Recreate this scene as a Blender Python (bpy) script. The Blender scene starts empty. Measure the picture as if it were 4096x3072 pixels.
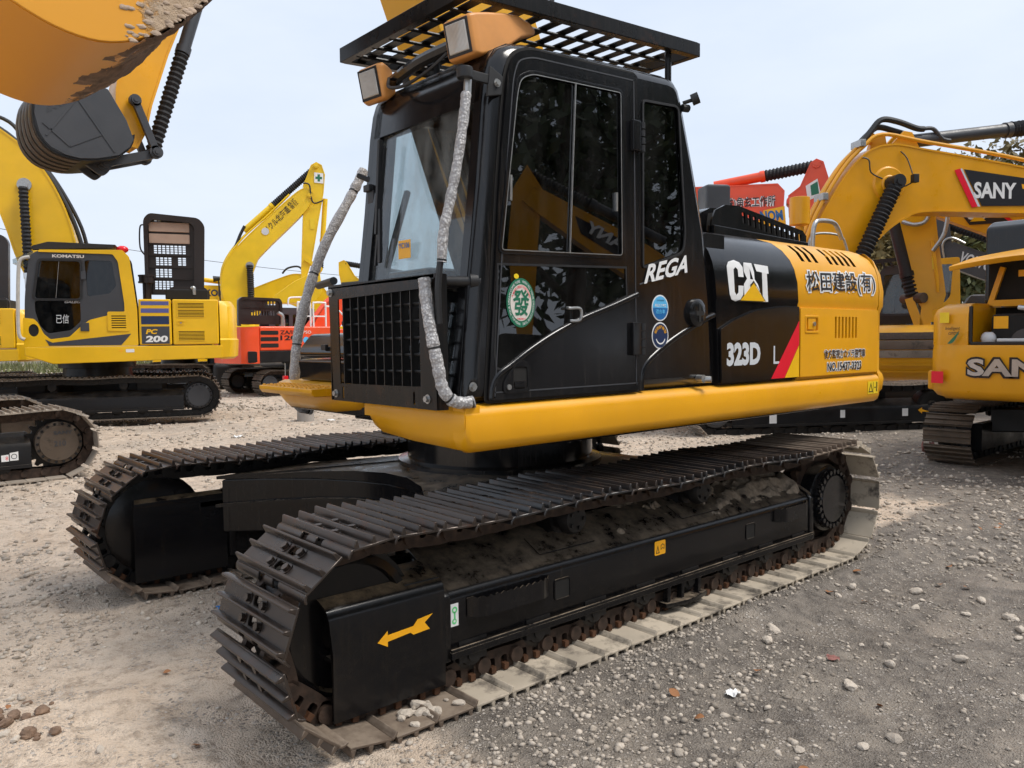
import bpy, bmesh, math, random
import numpy as np
from mathutils import Matrix, Vector
from mathutils.geometry import tessellate_polygon

random.seed(7); np.random.seed(7)
R_ = math.radians
scene = bpy.context.scene
COL = scene.collection

# ------------------------------------------------------------------ camera
cam_d = bpy.data.cameras.new('camera'); cam = bpy.data.objects.new('camera', cam_d); COL.objects.link(cam)
cam_d.sensor_width = 36.0; cam_d.lens = 28.086; cam_d.clip_start = 0.05; cam_d.clip_end = 2000
def cam_matrix(pos, yaw, pitch, roll):
    d = Vector((math.sin(yaw)*math.cos(pitch), math.cos(yaw)*math.cos(pitch), math.sin(pitch)))
    r = Vector((math.cos(yaw), -math.sin(yaw), 0)); u = r.cross(d)
    r2 = r*math.cos(roll)+u*math.sin(roll); u2 = -r*math.sin(roll)+u*math.cos(roll)
    m = Matrix((r2, u2, -d)).transposed().to_4x4(); m.translation = Vector(pos); return m
cam.matrix_world = cam_matrix((-3.346, -3.978, 1.485), R_(40.977), R_(-3.245), R_(-0.603))
scene.camera = cam

# ------------------------------------------------------------------ sky, sun, exposure
SUN_EL, SUN_AZ = R_(58), R_(140)          # azimuth clockwise from +Y: the sun stands to the right and behind the camera
world = bpy.data.worlds.new('World'); scene.world = world; world.use_nodes = True
wn = world.node_tree.nodes; wl = world.node_tree.links
bg = wn['Background']; bg.inputs['Strength'].default_value = 0.1
sky = wn.new('ShaderNodeTexSky'); sky.sky_type = 'NISHITA'; sky.sun_disc = False
sky.sun_elevation = SUN_EL; sky.sun_rotation = SUN_AZ; sky.air_density = 1.2; sky.dust_density = 3.0
tc = wn.new('ShaderNodeTexCoord'); nz = wn.new('ShaderNodeTexNoise')
mp = wn.new('ShaderNodeMapping'); mp.inputs['Scale'].default_value = (1.0, 1.0, 3.2)
nz.inputs['Scale'].default_value = 1.9; nz.inputs['Detail'].default_value = 6; nz.inputs['Roughness'].default_value = 0.55
cr = wn.new('ShaderNodeValToRGB')
cr.color_ramp.elements[0].position = 0.3; cr.color_ramp.elements[0].color = (3.7, 4.2, 5.0, 1)
cr.color_ramp.elements[1].position = 0.72; cr.color_ramp.elements[1].color = (4.5, 4.85, 5.4, 1)
mx = wn.new('ShaderNodeMix'); mx.data_type = 'RGBA'; mx.inputs[0].default_value = 0.95
wl.new(tc.outputs['Generated'], mp.inputs['Vector']); wl.new(mp.outputs[0], nz.inputs['Vector'])
wl.new(nz.outputs[0], cr.inputs[0]); wl.new(sky.outputs[0], mx.inputs[6]); wl.new(cr.outputs[0], mx.inputs[7])
wl.new(mx.outputs[2], bg.inputs['Color'])
sun_d = bpy.data.lights.new('sun', 'SUN'); sun = bpy.data.objects.new('sun', sun_d); COL.objects.link(sun)
sun_d.energy = 1.5; sun_d.angle = R_(24); sun_d.color = (1.0, 0.955, 0.89)
sv = Vector((math.sin(SUN_AZ)*math.cos(SUN_EL), math.cos(SUN_AZ)*math.cos(SUN_EL), math.sin(SUN_EL)))
sun.rotation_euler = sv.to_track_quat('Z', 'Y').to_euler()
scene.view_settings.view_transform = 'Standard'; scene.view_settings.look = 'None'
scene.view_settings.exposure = 1.0; scene.view_settings.gamma = 1.0
scene.render.engine = 'CYCLES'
scene.cycles.use_denoising = True
scene.cycles.max_bounces = 4; scene.cycles.transparent_max_bounces = 10; scene.cycles.use_adaptive_sampling = True; scene.cycles.adaptive_threshold = 0.02
scene.cycles.diffuse_bounces = 2; scene.cycles.glossy_bounces = 3

# ------------------------------------------------------------------ materials
def nodes_of(name):
    m = bpy.data.materials.new(name); m.use_nodes = True
    return m, m.node_tree.nodes, m.node_tree.links, m.node_tree.nodes['Principled BSDF']
def mixc(n, l, fac, a, b):
    x = n.new('ShaderNodeMix'); x.data_type = 'RGBA'
    for s, v in ((0, fac), (6, a), (7, b)):
        if hasattr(v, 'is_output'): l.new(v, x.inputs[s])
        elif s == 0: x.inputs[0].default_value = v
        else: x.inputs[s].default_value = (*v, 1)
    return x.outputs[2]
RND = [False]
def noise(n, l, scale, detail=4, rough=0.55, coord='Object', stretch=None):
    t = n.new('ShaderNodeTexCoord'); o = t.outputs[coord]
    if RND[0]:                              # every copy gets its own piece of the pattern
        oi = n.new('ShaderNodeObjectInfo'); va = n.new('ShaderNodeVectorMath'); va.operation = 'MULTIPLY_ADD'; va.inputs[1].default_value = (83, 47, 61)
        l.new(oi.outputs['Random'], va.inputs[0]); l.new(o, va.inputs[2]); o = va.outputs[0]
    if stretch:
        mpn = n.new('ShaderNodeMapping'); mpn.inputs['Scale'].default_value = stretch
        l.new(o, mpn.inputs['Vector']); o = mpn.outputs[0]
    k = n.new('ShaderNodeTexNoise'); k.inputs['Scale'].default_value = scale
    k.inputs['Detail'].default_value = detail; k.inputs['Roughness'].default_value = rough
    l.new(o, k.inputs['Vector']); return k.outputs[0]
def ramp(n, l, v, p0, p1, c0=(0, 0, 0), c1=(1, 1, 1)):
    r = n.new('ShaderNodeValToRGB'); e = r.color_ramp.elements
    e[0].position = p0; e[1].position = p1; e[0].color = (*c0, 1); e[1].color = (*c1, 1)
    l.new(v, r.inputs[0]); return r.outputs[0]
def math_(n, l, op, a, b):
    m = n.new('ShaderNodeMath'); m.operation = op
    for i, v in enumerate((a, b)):
        if hasattr(v, 'is_output'): l.new(v, m.inputs[i])
        else: m.inputs[i].default_value = v
    return m.outputs[0]
def up_mask(n, l, lo, hi):
    g = n.new('ShaderNodeNewGeometry'); s = n.new('ShaderNodeSeparateXYZ')
    l.new(g.outputs['Normal'], s.inputs[0]); return ramp(n, l, s.outputs[2], lo, hi)
def bump(n, l, p, h, strength, dist=0.01):
    b = n.new('ShaderNodeBump'); b.inputs['Strength'].default_value = strength; b.inputs['Distance'].default_value = dist
    l.new(h, b.inputs['Height']); l.new(b.outputs[0], p.inputs['Normal'])
def paint(name, col, rough=0.32, dust=0.25, dust_col=(0.36, 0.29, 0.22), coat=0.25, metal=0.0, streak=0.0, wear=0.0, wear_col=(0.12, 0.06, 0.03), var=0.12, spec=0.5, wscale=9, rnd=False, up=(0.2, 0.9), dscale=5, wr=(0.56, 0.68)):
    m, n, l, p = nodes_of(name); RND[0] = rnd
    big = noise(n, l, 1.7, 3); fine = noise(n, l, 38, 3, 0.65)
    c = mixc(n, l, ramp(n, l, big, 0.3, 0.75), tuple(x*(1-var) for x in col), tuple(min(1, x*(1+var*0.6)) for x in col))
    if streak:
        st = noise(n, l, 7, 5, 0.7, stretch=(9, 9, 0.3))
        f = math_(n, l, 'MULTIPLY', ramp(n, l, st, 0.52, 0.78), streak)
        c = mixc(n, l, f, c, dust_col)
    if wear:
        w = noise(n, l, wscale, 6, 0.7)
        c = mixc(n, l, math_(n, l, 'MULTIPLY', ramp(n, l, w, *wr), wear), c, wear_col)
    d = math_(n, l, 'MULTIPLY', math_(n, l, 'MULTIPLY', up_mask(n, l, *up), ramp(n, l, noise(n, l, dscale, 6, 0.72), 0.36, 0.62)), dust)
    d2 = math_(n, l, 'ADD', d, math_(n, l, 'MULTIPLY', ramp(n, l, fine, 0.45, 0.8), min(dust, 0.25)*0.07))
    c = mixc(n, l, d2, c, dust_col)
    l.new(c, p.inputs['Base Color'])
    rr = n.new('ShaderNodeMapRange'); rr.inputs[1].default_value = 0.3; rr.inputs[2].default_value = 0.75
    rr.inputs[3].default_value = rough*0.75; rr.inputs[4].default_value = min(1, rough*1.5)
    l.new(noise(n, l, 3.3, 4, 0.65), rr.inputs[0]); 
    l.new(math_(n, l, 'ADD', rr.outputs[0], math_(n, l, 'MULTIPLY', d2, 0.5)), p.inputs['Roughness'])
    p.inputs['Metallic'].default_value = metal; p.inputs['Specular IOR Level'].default_value = spec
    p.inputs['Coat Weight'].default_value = coat; p.inputs['Coat Roughness'].default_value = 0.12
    bump(n, l, p, noise(n, l, 60, 3), 0.04, 0.004); RND[0] = False
    return m
def plain(name, col, rough=0.5, metal=0.0, spec=0.5, var=0.15, scale=14, bmp=0.0, emit=None):
    m, n, l, p = nodes_of(name)
    c = mixc(n, l, ramp(n, l, noise(n, l, scale, 6, 0.6), 0.3, 0.72), tuple(x*(1-var) for x in col), tuple(min(1, x*(1+var)) for x in col))
    l.new(c, p.inputs['Base Color']); p.inputs['Roughness'].default_value = rough; p.inputs['Metallic'].default_value = metal
    p.inputs['Specular IOR Level'].default_value = spec
    if bmp: bump(n, l, p, noise(n, l, scale*3, 5, 0.6), bmp, 0.01)
    return m
def glass(name, tint, rough=0.02, dirt=0.05, ior=1.5):
    m = bpy.data.materials.new(name); m.use_nodes = True; n = m.node_tree.nodes; l = m.node_tree.links
    n.clear(); out = n.new('ShaderNodeOutputMaterial')
    tr = n.new('ShaderNodeBsdfTransparent'); tr.inputs[0].default_value = (*tint, 1)
    gl = n.new('ShaderNodeBsdfGlossy'); gl.inputs['Roughness'].default_value = rough; gl.inputs[0].default_value = (0.95, 0.97, 1, 1)
    lw = n.new('ShaderNodeLayerWeight'); f0 = ((ior-1)/(ior+1))**2      # Schlick's curve, the same from both faces of the pane
    fr = math_(n, l, 'ADD', math_(n, l, 'MULTIPLY', math_(n, l, 'POWER', lw.outputs['Facing'], 5.0), 1-f0), f0)
    mi = n.new('ShaderNodeMixShader'); l.new(fr, mi.inputs[0]); l.new(tr.outputs[0], mi.inputs[1]); l.new(gl.outputs[0], mi.inputs[2])
    df = n.new('ShaderNodeBsdfDiffuse'); df.inputs[0].default_value = (0.42, 0.42, 0.4, 1)
    m2 = n.new('ShaderNodeMixShader')
    f = math_(n, l, 'MULTIPLY', ramp(n, l, noise(n, l, 6, 8, 0.7, stretch=(1, 1, 0.4)), 0.42, 0.8), dirt)
    l.new(f, m2.inputs[0]); l.new(mi.outputs[0], m2.inputs[1]); l.new(df.outputs[0], m2.inputs[2]); l.new(m2.outputs[0], out.inputs[0])
    return m

M = {}
M['yellow'] = paint('warm_yellow_paint', (0.84, 0.385, 0.004), 0.36, dust=0.16, coat=0.12, streak=0.05, wear=0.35, wear_col=(0.30, 0.13, 0.02), wscale=26, wr=(0.67, 0.73))
M['boomyel'] = paint('boom_yellow_paint', (0.82, 0.40, 0.004), 0.4, dust=0.12, coat=0.12)
M['kyellow'] = paint('bright_yellow_paint', (0.86, 0.50, 0.004), 0.38, dust=0.12, coat=0.12)
M['lemon'] = paint('lemon_yellow_paint', (0.88, 0.58, 0.008), 0.4, dust=0.1, coat=0.1)
M['syellow'] = paint('amber_yellow_paint', (0.80, 0.36, 0.004), 0.34, dust=0.12, coat=0.15)
M['orange'] = paint('red_orange_paint', (0.86, 0.085, 0.022), 0.36, dust=0.12, coat=0.25)
M['lamp_orange'] = plain('faded_orange_plastic', (0.70, 0.30, 0.075), 0.45, var=0.1, scale=6)
M['black'] = paint('black_gloss_paint', (0.007, 0.007, 0.008), 0.15, dust=0.12, streak=0.10, coat=0.15, spec=0.4, dust_col=(0.22, 0.18, 0.15))
M['mudbrown'] = paint('brown_muddy_steel', (0.12, 0.085, 0.06), 0.7, dust=0.5, coat=0.0, wear=0.9, wear_col=(0.02, 0.017, 0.015), dust_col=(0.40, 0.32, 0.24), var=0.3, wscale=5, rnd=True)
M['cabblack'] = paint('black_cab_paint', (0.006, 0.006, 0.007), 0.14, dust=0.12, streak=0.12, coat=0.15, spec=0.4, dust_col=(0.20, 0.165, 0.14))
M['guard'] = paint('black_guard_paint', (0.007, 0.0065, 0.0065), 0.26, dust=0.12, streak=0.05, coat=0.05, spec=0.25, wear=0.35, wear_col=(0.085, 0.034, 0.015))
M['under'] = paint('black_undercarriage_paint', (0.005, 0.005, 0.006), 0.2, dust=0.6, streak=0.03, coat=0.06, dust_col=(0.40, 0.31, 0.22), spec=0.3, up=(0.72, 0.93), dscale=9)
M['under_bg'] = paint('dark_undercarriage_paint', (0.011, 0.011, 0.012), 0.38, dust=0.45, coat=0.05, dust_col=(0.22, 0.18, 0.14), spec=0.3)
M['cover'] = paint('black_idler_cover_paint', (0.005, 0.005, 0.006), 0.19, dust=0.9, streak=0.03, coat=0.1, dust_col=(0.34, 0.24, 0.14), spec=0.3, up=(0.72, 0.95), dscale=9)
M['greypaint'] = paint('dark_grey_paint', (0.045, 0.048, 0.055), 0.45, dust=0.2, coat=0.1)
M['shoe'] = paint('worn_steel_shoe', (0.062, 0.050, 0.043), 0.28, dust=0.10, dust_col=(0.16, 0.10, 0.065), coat=0.0, metal=0.55, wear=0.6, wear_col=(0.085, 0.036, 0.018), var=0.4, rnd=True)
M['shoeblk'] = paint('black_painted_shoe', (0.012, 0.012, 0.013), 0.3, dust=0.35, dust_col=(0.16, 0.11, 0.08), coat=0.2, wear=0.6, wear_col=(0.09, 0.05, 0.03), rnd=True)
M['mudshoe'] = paint('dried_mud_shoe', (0.46, 0.39, 0.30), 0.85, dust=0.3, coat=0.0, wear=0.9, wear_col=(0.045, 0.036, 0.03), dust_col=(0.52, 0.44, 0.34), var=0.35, wscale=6, wr=(0.50, 0.64), rnd=True)
M['shoebg'] = paint('dusty_steel_shoe', (0.10, 0.075, 0.055), 0.6, dust=0.4, coat=0.0, metal=0.3, wear=0.7, wear_col=(0.03, 0.025, 0.02), dust_col=(0.3, 0.24, 0.18), var=0.35, rnd=True)
M['shoepale'] = paint('pale_muddy_shoe', (0.30, 0.25, 0.20), 0.8, dust=0.4, coat=0.0, wear=0.6, wear_col=(0.07, 0.055, 0.045), dust_col=(0.42, 0.36, 0.29), var=0.3, rnd=True)
M['rust'] = plain('rusty_link_steel', (0.045, 0.027, 0.018), 0.65, 0.25, var=0.55, scale=22, bmp=0.25)
M['darksteel'] = plain('dark_greasy_steel', (0.014, 0.013, 0.013), 0.45, 0.3, var=0.4, scale=18, bmp=0.2)
M['nutrust'] = plain('rusty_bolt_head', (0.10, 0.045, 0.022), 0.6, 0.3, var=0.5, scale=30)
M['steel'] = plain('bright_steel', (0.42, 0.42, 0.41), 0.35, 0.8, var=0.2, scale=30)
M['chrome'] = plain('chrome_rod', (0.6, 0.6, 0.6), 0.12, 1.0, var=0.05)
M['rubber'] = plain('black_rubber', (0.014, 0.014, 0.015), 0.5, var=0.3, scale=20, bmp=0.1)
M['fabric'] = plain('black_fabric_sleeve', (0.012, 0.012, 0.014), 0.75, var=0.35, scale=30, bmp=0.35)
M['green_sleeve'] = plain('green_mesh_sleeve', (0.02, 0.10, 0.06), 0.7, var=0.4, scale=40, bmp=0.35)
M['interior'] = plain('dark_interior_plastic', (0.02, 0.02, 0.021), 0.7, var=0.2)
M['seat'] = plain('grey_seat_cloth', (0.045, 0.045, 0.05), 0.85, var=0.2)
M['grid_dark'] = plain('black_grid_steel', (0.010, 0.010, 0.010), 0.4, 0.1, var=0.3, scale=25, bmp=0.2)
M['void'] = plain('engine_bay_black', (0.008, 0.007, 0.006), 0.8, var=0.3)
M['white'] = plain('white_vinyl', (0.82, 0.82, 0.81), 0.4, var=0.03)
M['offwhite'] = plain('grey_white_vinyl', (0.62, 0.64, 0.66), 0.4, var=0.04)
M['blackvinyl'] = plain('black_vinyl', (0.013, 0.012, 0.016), 0.4, var=0.1)
M['red'] = plain('red_vinyl', (0.80, 0.006, 0.03), 0.35, var=0.04)
M['decalyel'] = plain('yellow_vinyl', (0.90, 0.50, 0.005), 0.4, var=0.04)
M['warnyel'] = plain('warning_yellow_vinyl', (0.88, 0.62, 0.02), 0.4, var=0.05)
M['arrow'] = plain('orange_yellow_vinyl', (0.92, 0.43, 0.01), 0.4, var=0.04)
M['green'] = plain('green_vinyl', (0.015, 0.16, 0.085), 0.4, var=0.05)
M['lgreen'] = plain('light_green_print', (0.13, 0.62, 0.22), 0.4, var=0.05)
M['cyan'] = plain('light_blue_vinyl', (0.11, 0.48, 0.82), 0.4, var=0.04)
M['blue'] = plain('blue_vinyl', (0.01, 0.14, 0.40), 0.4, var=0.05)
M['navy'] = plain('navy_vinyl', (0.012, 0.03, 0.09), 0.4, var=0.05)
M['stripe'] = plain('blue_violet_stripe', (0.10, 0.11, 0.30), 0.4, var=0.05)
M['decalgrey'] = plain('charcoal_decal', (0.05, 0.053, 0.065), 0.4, var=0.08)
M['cream'] = plain('cream_sticker', (0.72, 0.66, 0.60), 0.4, var=0.03)
M['silver'] = plain('silver_lettering', (0.55, 0.56, 0.58), 0.3, 0.6, var=0.1)
M['foam'] = plain('beige_foam_board', (0.42, 0.29, 0.22), 0.85, var=0.08, scale=5)
M['hoodbrown'] = paint('dark_plastic_hood', (0.018, 0.012, 0.011), 0.35, dust=0.2, coat=0.1)
M['redlens'] = plain('red_beacon_lens', (0.7, 0.01, 0.02), 0.2)
M['pvc'] = plain('grey_rail_tube', (0.5, 0.48, 0.44), 0.5, var=0.12)
M['concrete'] = plain('grey_concrete', (0.34, 0.31, 0.28), 0.85, var=0.15, scale=3, bmp=0.1)
M['sidewin'] = glass('dark_tinted_glass', (0.05, 0.055, 0.055), 0.012, 0.04, 1.8)
M['windscreen'] = glass('clear_windscreen_glass', (0.80, 0.83, 0.83), 0.02, 0.3, 1.5)
M['clearwin'] = glass('light_window_glass', (0.80, 0.85, 0.86), 0.03, 0.12, 1.5)
M['bgglass'] = glass('dark_cab_glass', (0.03, 0.033, 0.036), 0.03, 0.05, 1.55)
def wrap_mat():
    m, n, l, p = nodes_of('silver_bubble_wrap')
    t = n.new('ShaderNodeTexCoord'); v = n.new('ShaderNodeTexVoronoi'); v.inputs['Scale'].default_value = 90
    l.new(t.outputs['Object'], v.inputs['Vector'])
    c = mixc(n, l, ramp(n, l, noise(n, l, 12, 5), 0.3, 0.7), (0.40, 0.39, 0.385), (0.66, 0.65, 0.64))
    c = mixc(n, l, ramp(n, l, v.outputs['Distance'], 0.3, 0.6), c, (0.30, 0.29, 0.29))
    l.new(c, p.inputs['Base Color']); p.inputs['Roughness'].default_value = 0.4; p.inputs['Metallic'].default_value = 0.0
    p.inputs['Coat Weight'].default_value = 0.35
    b = n.new('ShaderNodeBump'); b.inputs['Strength'].default_value = 0.6; b.inputs['Distance'].default_value = 0.006; b.invert = True
    l.new(v.outputs['Distance'], b.inputs['Height']); b2 = n.new('ShaderNodeBump'); b2.inputs['Strength'].default_value = 0.7; b2.inputs['Distance'].default_value = 0.015
    l.new(noise(n, l, 28, 4, 0.6), b2.inputs['Height']); l.new(b.outputs[0], b2.inputs['Normal']); l.new(b2.outputs[0], p.inputs['Normal'])
    return m
M['wrap'] = wrap_mat()
def lens_mat():
    m, n, l, p = nodes_of('ribbed_lamp_lens')
    t = n.new('ShaderNodeTexCoord'); w = n.new('ShaderNodeTexWave'); w.inputs['Scale'].default_value = 45; w.bands_direction = 'Y'
    l.new(t.outputs['Object'], w.inputs['Vector'])
    c = mixc(n, l, noise(n, l, 9, 4), (0.30, 0.25, 0.20), (0.62, 0.58, 0.52)); l.new(c, p.inputs['Base Color'])
    p.inputs['Roughness'].default_value = 0.12; p.inputs['Metallic'].default_value = 0.35; p.inputs['Coat Weight'].default_value = 1.0
    bump(n, l, p, w.outputs[0], 0.5, 0.005); return m
M['lens'] = lens_mat()
def mud_paint(name, base, m0=(0.15, 0.085, 0.05), m1=(0.36, 0.26, 0.18), x0=-2.52, x1=-2.02):
    m, n, l, p = nodes_of(name)
    t = n.new('ShaderNodeTexCoord'); s = n.new('ShaderNodeSeparateXYZ'); l.new(t.outputs['Object'], s.inputs[0])
    # dried mud thickens toward the bucket's lip (local +X)
    mr = n.new('ShaderNodeMapRange'); mr.inputs[1].default_value = x0; mr.inputs[2].default_value = x1; l.new(s.outputs[0], mr.inputs[0])
    f = math_(n, l, 'ADD', mr.outputs[0], math_(n, l, 'MULTIPLY', math_(n, l, 'SUBTRACT', noise(n, l, 5, 9, 0.7), 0.5), 1.6))
    mask = ramp(n, l, f, 0.46, 0.62)
    mudc = mixc(n, l, ramp(n, l, noise(n, l, 14, 8, 0.7), 0.3, 0.7), m0, m1)
    l.new(mixc(n, l, mask, base, mudc), p.inputs['Base Color'])
    rr = n.new('ShaderNodeMapRange'); rr.inputs[3].default_value = 0.38; rr.inputs[4].default_value = 0.95; l.new(mask, rr.inputs[0]); l.new(rr.outputs[0], p.inputs['Roughness'])
    h = math_(n, l, 'MULTIPLY', noise(n, l, 16, 8, 0.7), mask); bump(n, l, p, h, 0.9, 0.03)
    return m
M['bucketmud'] = mud_paint('yellow_bucket_with_dried_mud', (0.74, 0.30, 0.018))
M['sidemud'] = mud_paint('yellow_bucket_side_with_pale_mud', (0.80, 0.36, 0.03), (0.46, 0.32, 0.20), (0.66, 0.52, 0.38), -2.45, -2.05)
M['mudclod'] = plain('dried_brown_mud', (0.21, 0.135, 0.09), 0.95, var=0.5, scale=16, bmp=0.6)
M['palemud'] = plain('pale_dried_mud', (0.47, 0.36, 0.27), 0.95, var=0.3, scale=16, bmp=0.6)

M['mudcake'] = plain('dried_grey_brown_mud', (0.33, 0.26, 0.19), 0.95, var=0.45, scale=24, bmp=0.6)
# ------------------------------------------------------------------ mesh helpers
class MB:
    def __init__(s): s.v = []; s.f = []
    def add(s, vs, fs):
        o = len(s.v); s.v += [tuple(a) for a in vs]; s.f += [tuple(i+o for i in q) for q in fs]; return s
    def box(s, x0, x1, y0, y1, z0, z1):
        return s.add([(x0,y0,z0),(x1,y0,z0),(x1,y1,z0),(x0,y1,z0),(x0,y0,z1),(x1,y0,z1),(x1,y1,z1),(x0,y1,z1)],
                     [(3,2,1,0),(4,5,6,7),(0,1,5,4),(1,2,6,5),(2,3,7,6),(3,0,4,7)])
    def bar(s, p, q, w, h, up=(0,0,1)):
        p, q = Vector(p), Vector(q); d = (q-p).normalized(); u = Vector(up)
        sd = d.cross(u)
        if sd.length < 1e-4: sd = d.cross(Vector((1,0,0)))
        sd.normalize(); u = sd.cross(d).normalized(); a, b = sd*w/2, u*h/2
        vs = [p-a-b, p+a-b, p+a+b, p-a+b, q-a-b, q+a-b, q+a+b, q-a+b]
        return s.add(vs, [(0,1,2,3),(7,6,5,4),(4,5,1,0),(5,6,2,1),(6,7,3,2),(7,4,0,3)])
    def prism(s, poly, a, b, ax='y'):
        n = len(poly)
        def P(u, v, w): return {'y': (u, w, v), 'x': (w, u, v), 'z': (u, v, w)}[ax]
        vs = [P(u, v, a) for u, v in poly] + [P(u, v, b) for u, v in poly]
        return s.add(vs, [tuple(range(n)), tuple(range(2*n-1, n-1, -1))] + [(i, n+i, n+(i+1) % n, (i+1) % n) for i in range(n)])
    def cyl(s, p, q, r, r2=None, n=16, caps=True):
        return s.tube([p, q], [r, r if r2 is None else r2], n, caps)
    def tube(s, pts, r, n=10, caps=True):
        pts = [Vector(p) for p in pts]; k = len(pts)
        rs = list(r) if isinstance(r, (list, tuple)) else [r]*k
        o = len(s.v); prev = None
        for i, p in enumerate(pts):
            d = (pts[min(i+1, k-1)]-pts[max(i-1, 0)])
            if d.length < 1e-9: d = Vector((0,0,1))
            d.normalize()
            if prev is None:
                a = d.cross(Vector((0,0,1)))
                if a.length < 1e-3: a = d.cross(Vector((1,0,0)))
            else: a = prev - d*prev.dot(d)
            a.normalize(); prev = a; b = d.cross(a)
            for j in range(n):
                t = 2*math.pi*j/n; s.v.append(tuple(p + (a*math.cos(t)+b*math.sin(t))*rs[i]))
        for i in range(k-1):
            for j in range(n):
                s.f.append((o+i*n+j, o+i*n+(j+1) % n, o+(i+1)*n+(j+1) % n, o+(i+1)*n+j))
        if caps:
            s.f.append(tuple(o+j for j in range(n-1, -1, -1))); s.f.append(tuple(o+(k-1)*n+j for j in range(n)))
        return s
    def bellows(s, p, q, r, pitch=0.035, depth=0.25, n=14):
        p, q = Vector(p), Vector(q); L = (q-p).length; k = max(3, int(L/pitch)); pts = []; rs = []
        for i in range(k*2+1):
            pts.append(p+(q-p)*(i/(2*k))); rs.append(r*(1-depth) if i % 2 == 0 else r*(1+random.uniform(-.04, .04)))
        return s.tube(pts, rs, n)
    def panel(s, outer, holes, P, t):
        # polygon with holes, thickness t along the third coordinate of P(u, v, w)
        if len(holes) == 1 and len(holes[0]) == len(outer) and max(math.dist(p, q) for p, q in zip(outer, holes[0])) < .18*math.dist(*[(min(c) , 0) if 0 else c for c in ((min(p[0] for p in outer), min(p[1] for p in outer)), (max(p[0] for p in outer), max(p[1] for p in outer)))]):          # plain rim: quads between the two outlines
            h = holes[0]; k = len(outer)
            return s.loft([[P(*outer[i % k], 0), P(*outer[i % k], t), P(*h[i % k], t), P(*h[i % k], 0)] for i in range(k+1)], caps=False)
        loops = [outer]+list(holes); tri = tessellate_polygon([[Vector((u, v, 0)) for u, v in L] for L in loops])
        flat = [p for L in loops for p in L]; n = len(flat); o = len(s.v)
        s.v += [tuple(P(u, v, 0)) for u, v in flat] + [tuple(P(u, v, t)) for u, v in flat]
        for a, b, c in tri: s.f.append((o+a, o+c, o+b)); s.f.append((o+n+a, o+n+b, o+n+c))
        i0 = 0
        for L in loops:
            m = len(L)
            for i in range(m):
                a, b = i0+i, i0+(i+1) % m; s.f.append((o+a, o+b, o+n+b, o+n+a))
            i0 += m
        return s
    def loft(s, rings, closed=True, caps=True, skip=None):
        o = len(s.v); n = len(rings[0])
        for r in rings: s.v += [tuple(p) for p in r]
        for i in range(len(rings)-1):
            for j in range(n if closed else n-1):
                if skip and skip(i, j): continue
                s.f.append((o+i*n+j, o+i*n+(j+1) % n, o+(i+1)*n+(j+1) % n, o+(i+1)*n+j))
        if caps and closed:
            s.f.append(tuple(o+j for j in range(n-1, -1, -1))); s.f.append(tuple(o+(len(rings)-1)*n+j for j in range(n)))
        return s
    def ball(s, c, r, n=10, m=6, sq=(1,1,1), jit=0):
        rings = []
        for i in range(1, m):
            a = math.pi*i/m
            rings.append([(c[0]+r*sq[0]*math.sin(a)*math.cos(2*math.pi*j/n)*(1+random.uniform(-jit,jit)), c[1]+r*sq[1]*math.sin(a)*math.sin(2*math.pi*j/n)*(1+random.uniform(-jit,jit)), c[2]-r*sq[2]*math.cos(a)*(1+random.uniform(-jit,jit))) for j in range(n)])
        return s.loft(rings)
    def hexbolt(s, p, d, r=0.014, h=0.012, washer=True):
        p, d = Vector(p), Vector(d).normalized()
        if washer: s.cyl(p, p+d*0.003, r*1.45, n=12)
        return s.cyl(p+d*0.002, p+d*(h+0.002), r, n=6)
    def xform(s, m): s.v = [tuple(m @ Vector(p)) for p in s.v]; return s
    def mesh(s, name, mat, bevel=0, seg=2, smooth=35):
        me = bpy.data.meshes.new(name); me.from_pydata(s.v, [], s.f)
        bm = bmesh.new(); bm.from_mesh(me)
        bmesh.ops.recalc_face_normals(bm, faces=bm.faces)
        if bevel:
            es = [e for e in bm.edges if len(e.link_faces) == 2 and e.calc_face_angle(0) > R_(38)]
            bmesh.ops.bevel(bm, geom=es, offset=bevel, segments=seg, profile=0.5, affect='EDGES', clamp_overlap=True)
        bm.to_mesh(me); bm.free()
        if smooth:
            me.shade_smooth(); me.set_sharp_from_angle(angle=R_(smooth))
        me.materials.append(mat if not isinstance(mat, str) else M[mat]); return me
    def build(s, name, mat, parent=None, xf=None, **kw):
        if xf is not None: s.xform(xf)
        o = put(name, s.mesh(name, mat, **kw), parent)
        if kw.get('bevel') and kw.get('smooth', 35): wm = o.modifiers.new('weighted', 'WEIGHTED_NORMAL'); wm.keep_sharp = True; wm.weight = 90
        return o
STUFFY = {'shoe_bolts', 'link_nuts', 'cover_bolts', 'bearing_bolts', 'step_studs', 'cable_ties', 'guard_bolts', 'clamp_bolt', 'vent_slats', 'crown'}
def put(name, me, parent=None, mw=None):
    o = bpy.data.objects.new(name, me); COL.objects.link(o)
    if parent is not None: o.parent = parent
    if mw is not None: o.matrix_local = mw
    if parent is not None and name in STUFFY: o['kind'] = 'stuff'
    return o
def thing(name, label, cat, loc=(0,0,0), rz=0, group=None, scale=1.0):
    o = bpy.data.objects.new(name, None); COL.objects.link(o); o.empty_display_size = 0.3
    o.location = loc; o.rotation_euler = (0, 0, rz); o.scale = (scale,)*3
    return tag(o, label, cat, group)
def tag(o, label, cat, group=None, kind=None):
    if label: o['label'] = label
    if cat: o['category'] = cat
    if group: o['group'] = group
    if kind: o['kind'] = kind
    return o
def structure(o): o['kind'] = 'structure'; return o
def sbox(a, b, c): return MB().box(a[0], a[1], b[0], b[1], c[0], c[1])
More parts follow.
